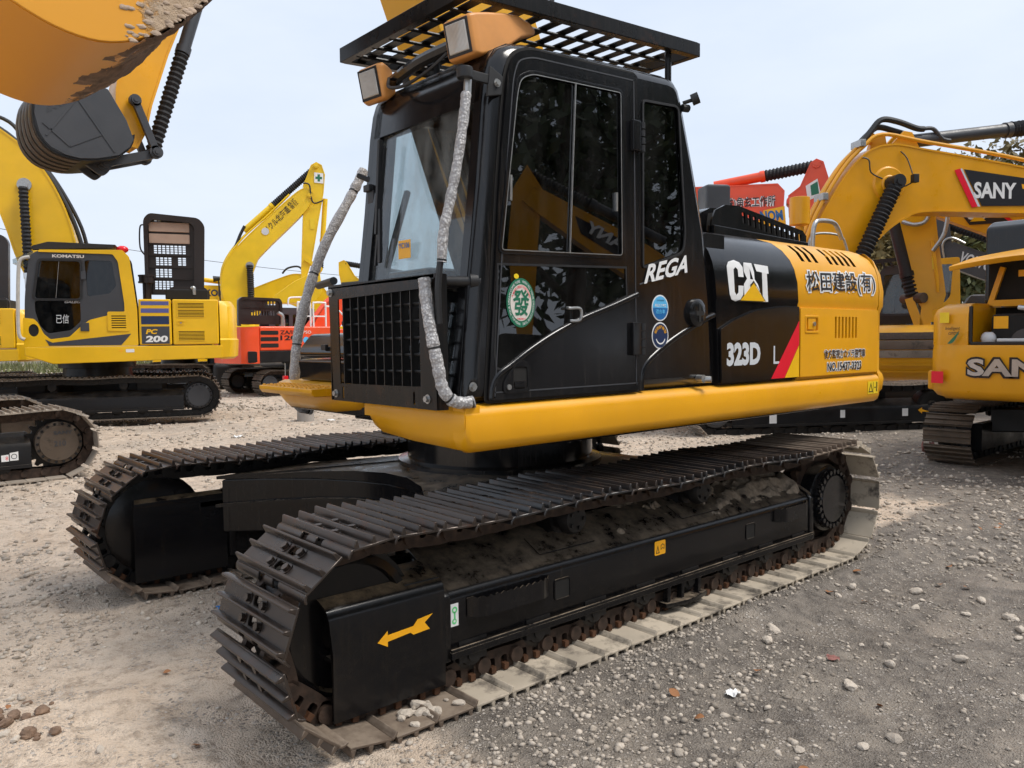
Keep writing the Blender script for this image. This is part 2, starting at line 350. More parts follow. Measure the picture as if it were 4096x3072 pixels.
def arc(cx, cz, r, a0, a1, n=8): return [(cx+r*math.cos(R_(a0+(a1-a0)*i/n)), cz+r*math.sin(R_(a0+(a1-a0)*i/n))) for i in range(n+1)]
def rrect(u0, u1, v0, v1, r, n=4):
    return arc(u1-r, v1-r, r, 0, 90, n)+arc(u0+r, v1-r, r, 90, 180, n)+arc(u0+r, v0+r, r, 180, 270, n)+arc(u1-r, v0+r, r, 270, 360, n)
def rpoly(pts, r, n=4):
    out = []; k = len(pts)
    for i in range(k):
        p0, p, p1 = Vector(pts[i-1]), Vector(pts[i]), Vector(pts[(i+1) % k]); rr = r[i] if isinstance(r, (list, tuple)) else r
        a = (p0-p); b = (p1-p); d = min(rr, a.length*.45, b.length*.45); a = p+a.normalized()*d; b = p+b.normalized()*d
        for j in range(n+1):
            t = j/n; q = a*(1-t)**2+p*2*t*(1-t)+b*t*t; out.append((q.x, q.y))
    return out
def inset(poly, d):
    n = len(poly); out = []; A = sum(poly[i][0]*poly[(i+1) % n][1]-poly[(i+1) % n][0]*poly[i][1] for i in range(n)); sg = 1 if A > 0 else -1
    for i in range(n):
        p0, p, p1 = Vector(poly[i-1]), Vector(poly[i]), Vector(poly[(i+1) % n])
        e0 = (p-p0).normalized(); e1 = (p1-p).normalized(); n0 = Vector((-e0.y, e0.x))*sg; n1 = Vector((-e1.y, e1.x))*sg
        m = n0+n1; m = m/max(.35, m.length_squared/2) if m.length > 1e-6 else n0
        out.append((p.x+m.x*d, p.y+m.y*d))
    return out
def interp(x, xs, ys): return float(np.interp(x, xs, ys))
def smooth_path(pts, n=8):
    pts = [Vector(p) for p in pts]; out = []; k = len(pts)
    for i in range(k-1):
        p0, p1, p2, p3 = pts[max(i-1,0)], pts[i], pts[i+1], pts[min(i+2,k-1)]
        for j in range(n):
            t = j/n; out.append(0.5*((2*p1)+(p2-p0)*t+(2*p0-5*p1+4*p2-p3)*t*t+(3*p1-p0-3*p2+p3)*t**3))
    return out+[pts[-1]]
NEAR = lambda y: (lambda u, v, w: (u, y-w, v))          # panels on the side facing -Y
FARP = lambda y: (lambda u, v, w: (u, y+w, v))
FRONT = lambda x: (lambda u, v, w: (x-w, u, v))         # panels facing -X

# ------------------------------------------------------------------ lettering: every string is turned into a mesh once
TEXTS = {}
def prep_texts(specs):
    obs = {}
    for key, (body, off, shear) in specs.items():
        c = bpy.data.curves.new('lettering', 'FONT'); c.body = body; c.size = 1; c.offset = off; c.shear = shear
        c.extrude = 0.0; c.resolution_u = 3; c.fill_mode = 'FRONT'; c.space_line = 0.85
        o = bpy.data.objects.new('lettering', c); COL.objects.link(o); obs[key] = o
    bpy.context.view_layer.update(); dg = bpy.context.evaluated_depsgraph_get()
    for key, o in obs.items():
        me = bpy.data.meshes.new_from_object(o.evaluated_get(dg))
        vs = [(v.co.x, v.co.y) for v in me.vertices]; fs = [tuple(p.vertices) for p in me.polygons]
        bpy.data.meshes.remove(me); x0 = min(v[0] for v in vs); x1 = max(v[0] for v in vs); y0 = min(v[1] for v in vs); y1 = max(v[1] for v in vs)
        TEXTS[key] = ([((a-x0)/(x1-x0), (b-y0)/(y1-y0)) for a, b in vs], fs)
    for o in obs.values():
        c = o.data; bpy.data.objects.remove(o); bpy.data.curves.remove(c)
def text(key, name, mat, parent, P, u0, u1, v0, v1, w=0.0, skew=0.0, xf=None):
    vs, fs = TEXTS[key]; mb = MB()
    mb.add([P(u0+(u1-u0)*a, v0+(v1-v0)*b+skew*a, w) for a, b in vs], fs)
    if xf is not None: mb.xform(xf)
    me = bpy.data.meshes.new(name); me.from_pydata(mb.v, [], mb.f); me.materials.append(M[mat]); return put(name, me, parent)
def flat(name, mat, parent, P, poly, w=0.001, t=0.0015, xf=None):
    return MB().panel(poly, [], lambda u, v, k: P(u, v, w+k), t).build(name, mat, parent, xf=xf, smooth=0)
def circle(u, v, r, rv=None, n=28): return [(u+r*math.cos(2*math.pi*i/n), v+(rv or r)*math.sin(2*math.pi*i/n)) for i in range(n)]
prep_texts({
 'CAT': ('CAT', .06, 0), '323D': ('323D', .05, 0), 'L': ('L', .0, 0), 'REGA': ('REGA', .03, .35), 'co': ('松田建設(有)', .012, 0), 'co_o': ('松田建設(有)', .085, 0),
 'cam': ('後方監視力カメラ搭載車', .012, 0), 'cam_o': ('後方監視力カメラ搭載車', .10, 0), 'no': ('NO.15437-3323', .02, 0), 'no_o': ('NO.15437-3323', .10, 0),
 'fa': ('發', .02, 0), 'money': ('S MONEY S', .01, 0), 'mass': ('A MASS GREAT FORTUNES', .01, 0), 'KOMATSU': ('KOMATSU', .035, 0), 'GALEO': ('GALEO', .02, .3), 'PC': ('PC', .04, .2), '200': ('200', .045, .1),
 'zax': ('ZA/IS', .02, 0), '120': ('120', .03, 0), 'hok': ('ソクル北海道', .01, 0), 'kk': ('株式\n會社', .0, 0), 'SANY': ('SANY', .035, 0), 'SANYo': ('SANY', .085, 0), 'VOLVO': ('VOLVO', .03, 0), 'kaku': ('(株)角玄工作所', .012, 0), 'kaku_o': ('(株)角玄工作所', .085, 0),
 'nom': ('NOM', .04, -.2), 'teki': ('適合車', .02, 0), 'hai': ('排出ガス基準', .01, 0), 'toku': ('特定特殊自動車', .0, 0), 'tei': ('超低騒音型', .01, 0), 'yc': ('YC106', .02, 0), 'best': ('The best excavator', .0, 0), '210': ('210', .02, 0),
 'anzen': ('安全\n第一', .01, 0), 'int': ('Intelligent', .01, .2), 'ctl': ('control', .01, .2), '8': ('8', .0, 0), 'yixin': ('已信', .0, .1), 'happi': ('八方来財', .0, 0), 'dream': ('WISH ALL YOUR DREAM COME TURE', .0, 0), 'toyo': ('TPSO', .0, 0),
})
# ------------------------------------------------------------------ crawler tracks
def shoe_mesh(name, mat, W=0.591, bolts=True, p=0.19):
    mb = MB(); h = W/2
    # local frame: x along the track, y across, z outward; plate with oval openings between the bolts
    holes = [rrect(-.062, -.026, -.034, .034, .012, 3), rrect(.012, .048, -.034, .034, .012, 3)] if bolts else []
    mb.panel([(-.094, -h), (.082, -h), (.082, h), (-.094, h)], holes, lambda u, v, w: (u, v, w), .011)
    # curled leading lip with two notches
    for a, b in ((-h, -.085), (-.035, .035), (.085, h)) if bolts else ((-h, h),):
        mb.loft([[(.082, y, .0), (.082, y, .011), (.094, y, .006), (.103, y, -.006), (.107, y, -.02), (.098, y, -.022), (.092, y, -.008)] for y in (a, b)])
    for c, hh in ((-.080, .030), (-.006, .028), (.066, .030)):
        mb.loft([[(c-.011, y, .009), (c+.012, y, .009), (c+.005, y, hh+.011), (c-.005, y, hh+.011)] for y in (-h, -h+.004, h-.004, h)])
    me = mb.mesh(name, mat, bevel=0.0025, seg=1, smooth=40)
    return me
def bolt_mesh(name, mat):
    mb = MB()
    for sx in (-.044, .030):
        for y in (-.066, .066): mb.hexbolt((sx, y, .011), (0, 0, 1), .0165, .015)
    return mb.mesh(name, mat, smooth=30)
def link_mesh(name, mat, detail=True):
    mb = MB()
    for s in (-1, 1):
        y = s*.078
        out = [(-.125, -.02), (-.11, -.045), (-.06, -.05), (.03, -.05), (.085, -.045), (.11, -.02), (.11, .02), (.09, .034), (.08, .052), (-.08, .052), (-.1, .034), (-.125, .02)]
        hl = [rrect(-.062, -.022, -.012, .034, .012, 3), rrect(.014, .05, -.012, .034, .012, 3)] if detail else []
        mb.panel(out, hl, (lambda yy: (lambda u, v, w: (u, yy+w, v)))(y-.016), .032)
        mb.cyl((-.095, y+s*.01, 0), (-.095, y+s*.034, 0), .036, n=14)
    mb.cyl((-.095, -.11, 0), (-.095, .11, 0), .02, n=10)
    return mb.mesh(name, mat, smooth=35)
def nut_mesh(name, mat):
    mb = MB()
    for sx in (-.042, .032):
        for y in (-.1, .1, -.055, .055): mb.box(sx-.013, sx+.013, y-.013, y+.013, .022, .05)
    return mb.mesh(name, mat, smooth=0)
def track_path(a, zc, r, sag=0.02, zt=None):
    pts = []
    for i in range(41): pts.append((-a+2*a*i/40, zc-r))
    for i in range(1, 25): t = -math.pi/2+math.pi*i/25; pts.append((a+r*math.cos(t), zc+r*math.sin(t)))
    for i in range(41):
        x = a-2*a*i/40
        g = 0 if sag == 0 else sag*(1-math.cos(2*math.pi*(x+a)/(2*a/3)))/2
        pts.append((x, zc+r-g))
    for i in range(1, 25): t = math.pi/2+math.pi*i/25; pts.append((-a+r*math.cos(t), zc+r*math.sin(t)))
    return pts
def track(parent, yc, me, a=1.834, zc=.375, r=.32, off=.055, n=None, phase=0, sag=.02, chain=None, variants=None, xf=None, chain_mat='darksteel'):
    pts = track_path(a, zc, r, sag); P = np.array(pts+[pts[0]]); seg = np.hypot(*(P[1:]-P[:-1]).T); S = np.r_[0, np.cumsum(seg)]; L = S[-1]
    if n is None: n = round(L/.19)
    pit = L/n
    def at(s): s = s % L; return np.array((np.interp(s, S, P[:, 0]), np.interp(s, S, P[:, 1])))
    base = xf or Matrix.Identity(4)
    belt = []
    for k in range(n+1):
        c = at(phase+k*pit); c2 = at(phase+k*pit+.01); t = (c2-c)/np.hypot(*(c2-c)); nn = (t[1], -t[0])
        belt.append([(c[0]+nn[0]*e, yc+f, c[1]+nn[1]*e) for e, f in ((-.022, -.05), (.022, -.05), (.022, .05), (-.022, .05))])
    tr = MB().loft(belt, caps=False).build('track_chain', chain_mat, parent, xf=xf)
    for k in range(n):
        p, q = at(phase+k*pit), at(phase+(k+1)*pit); c = (p+q)/2; t = (q-p)/np.hypot(*(q-p)); nn = (t[1], -t[0])
        m = Matrix(((t[0], 0, nn[0], c[0]+nn[0]*off), (0, 1, 0, yc), (t[1], 0, nn[1], c[1]+nn[1]*off), (0, 0, 0, 1)))
        o_me = me if variants is None else variants(c, nn, k)
        put('track_shoe', o_me[0], tr, base @ m)
        if o_me[1] is not None: put('shoe_bolts', o_me[1], tr, base @ m)
        if chain:
            m2 = m.copy(); m2.translation = Vector((c[0], yc, c[1]))
            put('track_link', chain[0], tr, base @ m2)
            if chain[1] is not None and nn[1] < -.7: put('link_nuts', chain[1], tr, base @ m2)
    return tr
def wheel(mb, c, prof, s=-1, n=28):
    # prof: (radius, distance outward) pairs, axis along y
    rings = [[(c[0]+r*math.cos(2*math.pi*i/n), c[1]+s*w, c[2]+r*math.sin(2*math.pi*i/n)) for i in range(n)] for r, w in prof]
    return mb.loft(rings)
SH_STEEL = shoe_mesh('track_shoe', 'shoe'); SH_BLK = shoe_mesh('track_shoe', 'shoeblk'); SH_MUD = shoe_mesh('track_shoe', 'mudshoe'); SH_BRN = shoe_mesh('track_shoe', 'mudbrown')
BO_STEEL = bolt_mesh('shoe_bolts', 'shoe'); LINK = link_mesh('track_link', 'darksteel'); LINKR = link_mesh('track_link', 'rust'); NUT = nut_mesh('link_nuts', 'nutrust')

# ------------------------------------------------------------------ the black and yellow excavator in front
EX = thing('excavator', 'black and yellow crawler excavator with round green sticker on its cab door', 'excavator')
def main_shoe(c, nn, k):
    if nn[1] < -.55: return (SH_BRN if c[0] < -1.30 else SH_MUD, None)
    if nn[0] > .25: return (SH_MUD, None)
    if c[0] > 1.3: return (SH_BRN, None)
    if nn[0] < -.25 or c[0] < -1.25: return (SH_STEEL, BO_STEEL)
    return (SH_BLK if (k*7) % 5 else SH_STEEL, BO_STEEL)
for yc in (-1.1925, 1.1925):
    track(EX, yc, None, phase=.062, variants=main_shoe, chain=(LINKR if yc < 0 else LINK, NUT))

def undercarriage(s):
    T = 'under'
    prof = [(-1.30, .15), (-1.31, .17), (-1.31, .385), (-1.303, .41), (-1.285, .428), (-1.25, .444), (-1.08, .53), (-1.0, .545), (-.98, .5), (-.98, .15)]
    pr = [(s*y*-1, z) for y, z in prof]; pr = [(y, z) for y, z in pr]
    y = lambda v: s*v                                   # s = -1 near track, +1 far track; v is the distance from the middle
    f = MB().loft([[(x, y(-a), z) for a, z in prof] for x in (-1.40, -.4, .6, 1.585)]).build('track_frame', T, EX, smooth=40)
    if s < 0:
        # square openings in the side, lined dark
        for x0, x1, z0, z1 in ((-.775, -.68, .255, .345), (.825, .915, .265, .35)):
            MB().panel(rrect(x0-.006, x1+.006, z0-.006, z1+.006, .015), [rrect(x0, x1, z0, z1, .012)], NEAR(-1.309), .006).build('opening_frame', T, f)
            MB().panel(rrect(x0, x1, z0, z1, .012), [], NEAR(-1.308), .0035).build('opening', 'void', f)
    MB().box(-1.40, 1.59, y(1.275) if s > 0 else -1.337, 1.337 if s > 0 else -1.275, .142, .172).box(-1.40, 1.59, *( (1.325, 1.337) if s > 0 else (-1.337, -1.325)), .172, .186).build('frame_rail', T, EX, bevel=.004)
    # end plates
    for x0, x1 in ((-1.425, -1.39), (1.575, 1.61)):
        MB().prism([(-y(a)*-1, z) for a, z in [(1.32, .13), (1.32, .41), (1.29, .445), (1.06, .565), (.97, .565), (.97, .13)]], x0, x1, 'x').build('end_plate', T, EX, bevel=.006)
    if s < 0:
        # step treads with jagged rims
        for x0, x1, zz in ((-1.30, -.82, .385), (1.13, 1.50, .405)):
            t = MB(); n = 26
            out = [(x0+(x1-x0)*i/n, -1.312-.05*min(1, 6*min(i, n-i)/n)**.6) for i in range(n+1)]
            t.loft([[(a, b-.004, zz-.085), (a, b, zz-.085), (a, b, zz+(.006 if i % 2 else -.004)), (a, b-.004, zz+(.006 if i % 2 else -.004))] for i, (a, b) in enumerate(out)])
            for i in range(n): t.add([(out[i][0], out[i][1], zz-.08), (out[i+1][0], out[i+1][1], zz-.08), (out[i+1][0], -1.305, zz-.08), (out[i][0], -1.305, zz-.08)], [(0, 1, 2, 3)])
            t.build('step_tread', 'under', EX, smooth=0)
    # idler guard over the front idler
    c = MB(); ring = []
    pf = [(1.325, .045), (1.327, .30), (1.325, .44), (1.317, .468), (1.298, .487), (1.262, .503), (1.13, .533)]
    back = [(a-.012, z) for a, z in pf]
    def xf0(z): return interp(z, [.04, .12, .35, .53], [-1.945, -1.93, -1.945, -1.965])
    c.loft([[(xf0(z), y(a), z) for a, z in pf]+[(xf0(z), y(b), z-.004) for b, z in reversed(back)], [(-1.425, y(a), z+.0) for a, z in pf]+[(-1.425, y(b), z-.004) for b, z in reversed(back)]])
    c.build('idler_cover', 'cover', EX, smooth=40)
    MB().loft([[(-1.985, y(1.0), .06), (-1.985, y(1.0), .50), (-1.975, y(1.012), .53), (-1.965, y(1.05), .55), (-1.965, y(1.06), .54), (-1.97, y(1.02), .06)], [(-1.43, y(1.0), .06), (-1.43, y(1.0), .50), (-1.43, y(1.012), .53), (-1.43, y(1.05), .55), (-1.43, y(1.06), .54), (-1.43, y(1.02), .06)]]).build('idler_cover', 'cover', EX, smooth=40)
    c2 = MB().box(-1.60, -1.42, y(1.0), y(1.29), .45, .50) if s > 0 else MB().box(-1.60, -1.42, -1.29, -1.0, .45, .50)
    c2.build('idler_yoke_plate', 'cover', EX, bevel=.01)
    MB().cyl((-1.53, y(1.16), .5), (-1.53, y(1.16), .506), .07, n=24).build('access_hole', 'void', EX)
    MB().box(-1.93, -1.90, *sorted((y(1.24), y(1.315))), .26, .28).box(-1.93, -1.91, *sorted((y(1.29), y(1.312))), .06, .26).build('cover_bracket', T, EX, bevel=.003)
    ic = (-1.834, y(1.1925), .375)
    w = MB(); wheel(w, ic, [(.05, -.13), (.22, -.12), (.285, -.10), (.285, .06), (.25, .075), (.24, .05), (.11, .05), (.10, .085), (.03, .09)] , s)
    wheel(w, ic, [(.31, -.035), (.31, .035)], s); w.build('idler_wheel', 'cover', EX, smooth=35)
    # sprocket with toothed rim and travel motor housing
    sc = (1.834, y(1.1925), .375); sp = MB(); n = 21
    tooth = []
    for i in range(n*4):
        r = (.285, .325, .325, .285)[i % 4]; a = 2*math.pi*i/(n*4); tooth.append((sc[0]+r*math.cos(a), sc[2]+r*math.sin(a)))
    sp.panel(tooth, [circle(sc[0], sc[2], .2, n=24)], FARP(sc[1]-.02), .04); sp.build('drive_sprocket', 'rust', EX, smooth=25)
    MB().box(1.55, 1.86, *sorted((y(1.0), y(1.16))), .22, .5).build('motor_bracket', T, EX, bevel=.02)
    hub = MB(); wheel(hub, sc, [(.2, -.16), (.23, -.02), (.232, .085), (.225, .10), (.212, .105)], s, 36); h = hub.build('final_drive', 'under', EX, smooth=35)
    capm = MB(); wheel(capm, sc, [(.208, .10), (.206, .13), (.165, .132), (.158, .155), (.04, .158)], s, 36)
    cp = capm.build('drive_cover', 'black', h, smooth=30)
    b = MB()
    for i in range(24):
        a = 2*math.pi*i/24; q = (sc[0]+.186*math.cos(a), sc[1]+s*.128, sc[2]+.186*math.sin(a)); b.hexbolt(q, (0, s, 0), .017, .026, False)
        e = (sc[0]+.163*math.cos(a+.13), sc[1]+s*.128, sc[2]+.163*math.sin(a+.13)); g = (sc[0]+.203*math.cos(a+.13), sc[1]+s*.128, sc[2]+.203*math.sin(a+.13))
        b.bar(e, g, .014, .03, (0, 1, 0))
    b.build('cover_bolts', 'black', h, smooth=25)
    # carrier and bottom rollers
    for x in (-.58, .46):
        r = MB(); wheel(r, (x, y(1.14), .60), [(.04, -.1), (.062, -.09), (.062, .0), (.085, .0), (.085, .02), (.06, .02), (.06, .07), (.08, .07), (.08, .095), (.066, .125), (.02, .13)], s, 20)
        for i in range(5):
            a = i*1.2566; r.box(x+.045*math.cos(a)-.008, x+.045*math.cos(a)+.008, *sorted((y(1.262), y(1.276))), .60+.045*math.sin(a)-.008, .60+.045*math.sin(a)+.008)
        r.box(x-.05, x+.05, *sorted((y(1.03), y(1.12))), .47, .60); r.build('carrier_roller', 'darksteel', EX, smooth=30)
    for i in range(8):
        x = -1.27+.385*i; r = MB()
        wheel(r, (x, y(1.1925), .135), [(.03, -.12), (.085, -.11), (.085, -.08), (.065, -.08), (.065, .06), (.088, .06), (.088, .09), (.06, .10), (.055, .118), (.02, .12)], s, 20)
        r.box(x-.075, x+.075, *sorted((y(1.27), y(1.315))), .105, .2); r.cyl((x, y(1.3), .13), (x, y(1.322), .13), .03, n=12)
        r.build('track_roller', 'darksteel', EX, smooth=30)
    if s < 0:
        g = MB(); n = 12
        for x in (.06, .18, .33): g.prism([(x-.015, .17), (x+.015, .17), (x+.005, .05), (x-.02, .05)], -1.335, -1.30)
        g.loft([[(.02+.36*i/n, -1.345-.03*math.sin(math.pi*i/n), .035), (.02+.36*i/n, -1.29, .035), (.02+.36*i/n, -1.29, .06), (.02+.36*i/n, -1.345-.03*math.sin(math.pi*i/n), .06)] for i in range(n+1)])
        g.build('track_guide', 'under', EX, bevel=.003)
undercarriage(-1); undercarriage(1)

for x_ in (-1.428, 1.572):
    MB().tube([(x_, -1.312, .15), (x_, -1.314, .30), (x_, -1.312, .41), (x_, -1.285, .44), (x_, -1.10, .53)], [.006, .008, .006, .008, .006], 6).build('weld_bead', 'under', EX)
for x_, y_ in ((-.72, -1.17), (-.52, -1.19), (.62, -1.16), (.30, -1.2), (1.0, -1.18)): MB().hexbolt((x_, y_, .486-.52*(y_+1.17)*-1 if 0 else .444+(.086/.17)*(-1.25-y_)*-1), (0, -.45, .9), .012, .01).build('frame_bolt', 'shoe', EX)
for x0_, x1_ in ((-.80, -.42), (.30, .66)): MB().loft([[(x, y, z+.004) for y, z in ((-1.235, .452), (-1.12, .51), (-1.12, .516), (-1.235, .458))] for x in (x0_, x1_)]).build('access_plate', 'under', EX, bevel=.003)
# mud caked on the sloping top of the near track frame, thickest toward the sprocket
gxm = np.linspace(-1.2, 1.56, 190); gym = np.linspace(-1.262, -1.0, 26); XX, YY = np.meshgrid(gxm, gym, indexing='ij')
def _vn(x, y, seed):
    T = np.random.RandomState(seed).rand(128, 128); xi = np.floor(x).astype(int); yi = np.floor(y).astype(int); fx = x-xi; fy = y-yi; fx = fx*fx*(3-2*fx); fy = fy*fy*(3-2*fy); g = lambda a, b: T[a % 128, b % 128]
    return (g(xi, yi)*(1-fx)+g(xi+1, yi)*fx)*(1-fy)+(g(xi, yi+1)*(1-fx)+g(xi+1, yi+1)*fx)*fy
base_z = np.interp(YY, [-1.285, -1.25, -1.08, -1.0], [.428, .444, .53, .545])
nn_ = .5*_vn(XX*5+9, YY*14+9, 31)+.3*_vn(XX*16, YY*30, 32)+.2*_vn(XX*55, YY*60, 33)
thr = np.interp(XX, [-1.2, -.2, .5, 1.1, 1.56], [.74, .62, .53, .40, .30])+np.interp(YY, [-1.262, -1.22, -1.0], [.22, .04, 0])
ZZ = base_z-.006+np.clip((nn_-thr)*.16, -.004, .05)+.004*(nn_ > thr)*_vn(XX*80, YY*80, 34)
MB().loft([[(XX[i, j], YY[i, j], ZZ[i, j]) for j in range(len(gym))] for i in range(len(gxm))], closed=False).build('caked_mud', M['mudcake'], EX, smooth=70)
# car body between the tracks, turntable
cb = MB(); plan = [(-1.46, 1.0), (-1.22, .82), (-1.0, .60), (-.86, .36), (-.79, .12), (-.79, -.12), (-.86, -.36), (-1.0, -.60), (-1.22, -.82), (-1.46, -1.0), (-.80, -1.0), (-.35, -.62), (.35, -.62), (.80, -1.0), (1.28, -1.0), (.80, -.42), (.72, 0), (.80, .42), (1.28, 1.0), (.80, 1.0), (.35, .62), (-.35, .62), (-.80, 1.0)]
cb.prism(plan, .28, .62, 'z'); cb.build('car_body', 'under', EX, bevel=.012)
zt = lambda x, y: .632+.10*max(0, 1-math.hypot(x, y)/1.55)
top = MB(); out = [(x*1.02, y*1.0 if abs(y) > .9 else y*1.02) for x, y in plan]; n = len(out)
top.add([(x, y, .622) for x, y in out]+[(x, y, zt(x, y)+.01) for x, y in out]+[(0, 0, .75)], [(i, (i+1) % n, n+(i+1) % n, n+i) for i in range(n)]+[(n+i, n+(i+1) % n, 2*n) for i in range(n)])
top.build('car_body_top_plate', 'under', EX, smooth=50)
for s in (1,):
    MB().loft([[(-1.465, 1.0, .445), (-1.50, 1.0, .445), (-1.50, 1.0, .465), (-1.465, 1.0, .465)], [(-1.22, .82, .462), (-1.25, .80, .462), (-1.25, .80, .482), (-1.22, .82, .482)], [(-1.0, .60, .478), (-1.03, .585, .478), (-1.03, .585, .498), (-1.0, .60, .498)], [(-.86, .36, .49), (-.89, .355, .49), (-.89, .355, .51), (-.86, .36, .51)], [(-.79, 0, .50), (-.82, 0, .50), (-.82, 0, .52), (-.79, 0, .52)]]).build('car_body_rib', 'under', EX)
tt = MB(); wheel(tt, (0, 0, 0), [(.1, 0)]*2) if False else None
tt.loft([[(r*math.cos(2*math.pi*i/48), r*math.sin(2*math.pi*i/48), z) for i in range(48)] for r, z in ((.66, .70), (.66, .73), (.60, .74), (.60, .90), (.645, .90), (.645, .93), (.60, .935))]); tt.build('swing_bearing', 'black', EX, smooth=35)
bb = MB()
for i in range(40):
    a = 2*math.pi*i/40; bb.cyl((.625*math.cos(a), .625*math.sin(a), .865), (.625*math.cos(a), .625*math.sin(a), .90), .018, n=6)
bb.build('bearing_bolts', 'black', EX, smooth=25)

# decals on the undercarriage
NP = NEAR(-1.327)
flat('direction_arrow', 'arrow', EX, NP, [(-1.752, .308), (-1.706, .345), (-1.706, .328), (-1.585, .335), (-1.565, .357), (-1.49, .365), (-1.53, .337), (-1.505, .305), (-1.585, .300), (-1.60, .312), (-1.706, .302), (-1.706, .282)], .002)
st = flat('hook_sticker', 'white', EX, NEAR(-1.31), [(-1.385, .275), (-1.345, .275), (-1.345, .372), (-1.385, .372)], .001)
MB().panel(circle(-1.365, .345, .014), [circle(-1.365, .345, .007)], NEAR(-1.3125), .001).panel([(-1.369, .335), (-1.361, .335), (-1.361, .305), (-1.369, .305)], [], NEAR(-1.3125), .001).panel(circle(-1.367, .296, .012), [circle(-1.366, .297, .006)], NEAR(-1.3125), .001).build('hook_print', 'lgreen', st, smooth=0)
ws = flat('warning_sticker', 'arrow', EX, NEAR(-1.31), rrect(-.04, .05, .325, .40, .008), .001)
MB().panel([(-.03, .335), (.0, .335), (-.015, .378)], [[(-.024, .339), (-.006, .339), (-.015, .367)]], NEAR(-1.3125), .001).panel([(.01, .35), (.025, .358), (.04, .35), (.04, .375), (.025, .382), (.01, .375)], [[(.013, .355), (.025, .362), (.037, .355), (.037, .372), (.025, .378), (.013, .372)]], NEAR(-1.3125), .001).build('warning_print', 'blackvinyl', ws, smooth=0)
flat('small_sticker', 'lgreen', EX, NEAR(-1.31), rrect(1.47, 1.51, .33, .38, .006), .001)
# ---- upper structure: yellow sill, deck
sk = [(-1.30, 1.207), (-1.338, 1.196), (-1.354, 1.18), (-1.360, 1.16), (-1.360, 1.055), (-1.350, 1.025), (-1.325, 1.005), (-1.29, 1.003), (-1.27, 1.01), (-1.27, 1.207)]
s1 = MB().loft([[(x+(0 if z > 1.1 else .012)-(.0 if x > 0 else 0), y, z) for y, z in sk] for x in (-1.322, -1.0, 0, 1.2, 2.452)]) if False else MB().loft([[(x, y, z+(dz if z < 1.1 else 0)) for y, z in sk] for x, dz in ((-1.327, .055), (-1.312, .018), (-1.285, 0), (-.5, 0), (.5, 0), (1.5, 0), (2.452, 0))])
s1.build('side_sill', 'yellow', EX, smooth=50)
fr = [(-1.30, 1.207), (-1.322, 1.196), (-1.332, 1.17), (-1.332, 1.12), (-1.322, 1.06), (-1.295, 1.012), (-1.27, 1.003), (-1.25, 1.01), (-1.25, 1.207)]
MB().loft([[(x, y, (z if z > 1.1 else z+dz)) for x, z in fr] for y, dz in ((-1.356, .055), (-1.342, .02), (-1.315, 0), (-.9, .012), (-.66, .03), (-.585, .06), (-.555, .10))]).build('front_sill', 'yellow', EX, smooth=50)
MB().prism([(-1.26, -1.28), (2.42, -1.28), (2.42, 1.25), (-.86, 1.25), (-.86, .26), (-.55, .22), (-.55, -.5), (-1.26, -.58)], 1.02, 1.195, 'z').box(-.5, 2.3, -1.0, 1.0, .935, 1.02).build('deck', 'under', EX, bevel=.01)
MB().loft([[(r*math.cos(2*math.pi*i/40), r*math.sin(2*math.pi*i/40), z) for i in range(40)] for r, z in ((.68, .93), (.68, 1.0))]).build('swing_ring', 'under', EX)
# right-hand front: yellow platform, black tool box, step
rf = [(-.86, 1.215), (-.905, 1.20), (-.92, 1.16), (-.90, 1.07), (-.86, 1.03), (2.4, 1.03), (2.4, 1.215)]
MB().loft([[(x, y, z+dz*(z < 1.1)) for x, z in rf] for y, dz in ((.24, .06), (.30, .03), (.6, 0), (1.25, 0), (1.33, .04))]).build('right_sill', 'yellow', EX, smooth=50)
MB().prism(rpoly([(-.86, 1.22), (-.88, 1.36), (-.74, 1.365), (-.2, 1.365), (-.2, 1.22)], .02), .33, 1.08).build('tool_box', 'black', EX, bevel=.008)
MB().prism(rpoly([(-.87, 1.375), (-.86, 1.44), (-.78, 1.53), (-.2, 1.55), (-.2, 1.375)], .03), .33, 1.08).build('tool_box_lid', 'black', EX, bevel=.01)
MB().box(-.885, -.86, .68, .74, 1.425, 1.46).build('lid_latch', 'rubber', EX, bevel=.004)
g = MB()
for k in range(4): g.box(-.885, -.87, .34, .42, 1.24+.032*k, 1.252+.032*k)
g.build('vent_slats', 'rubber', EX)
st = MB().prism([(-1.09, 1.19), (-.88, 1.19), (-.88, 1.165), (-.90, 1.14), (-1.07, 1.14), (-1.09, 1.165)], .48, 1.24).build('foot_step', 'yellow', EX, bevel=.006)
b = MB()
for i in range(12):
    for j in range(4): b.cyl((-1.07+.05*j, .54+.06*i, 1.188), (-1.07+.05*j, .54+.06*i, 1.2), .014, .009, n=8)
b.build('step_studs', 'yellow', st, smooth=30)
MB().box(-.2, 2.3, .5, 1.28, 1.2, 1.98).build('right_engine_cover', 'black', EX, bevel=.05, seg=3)

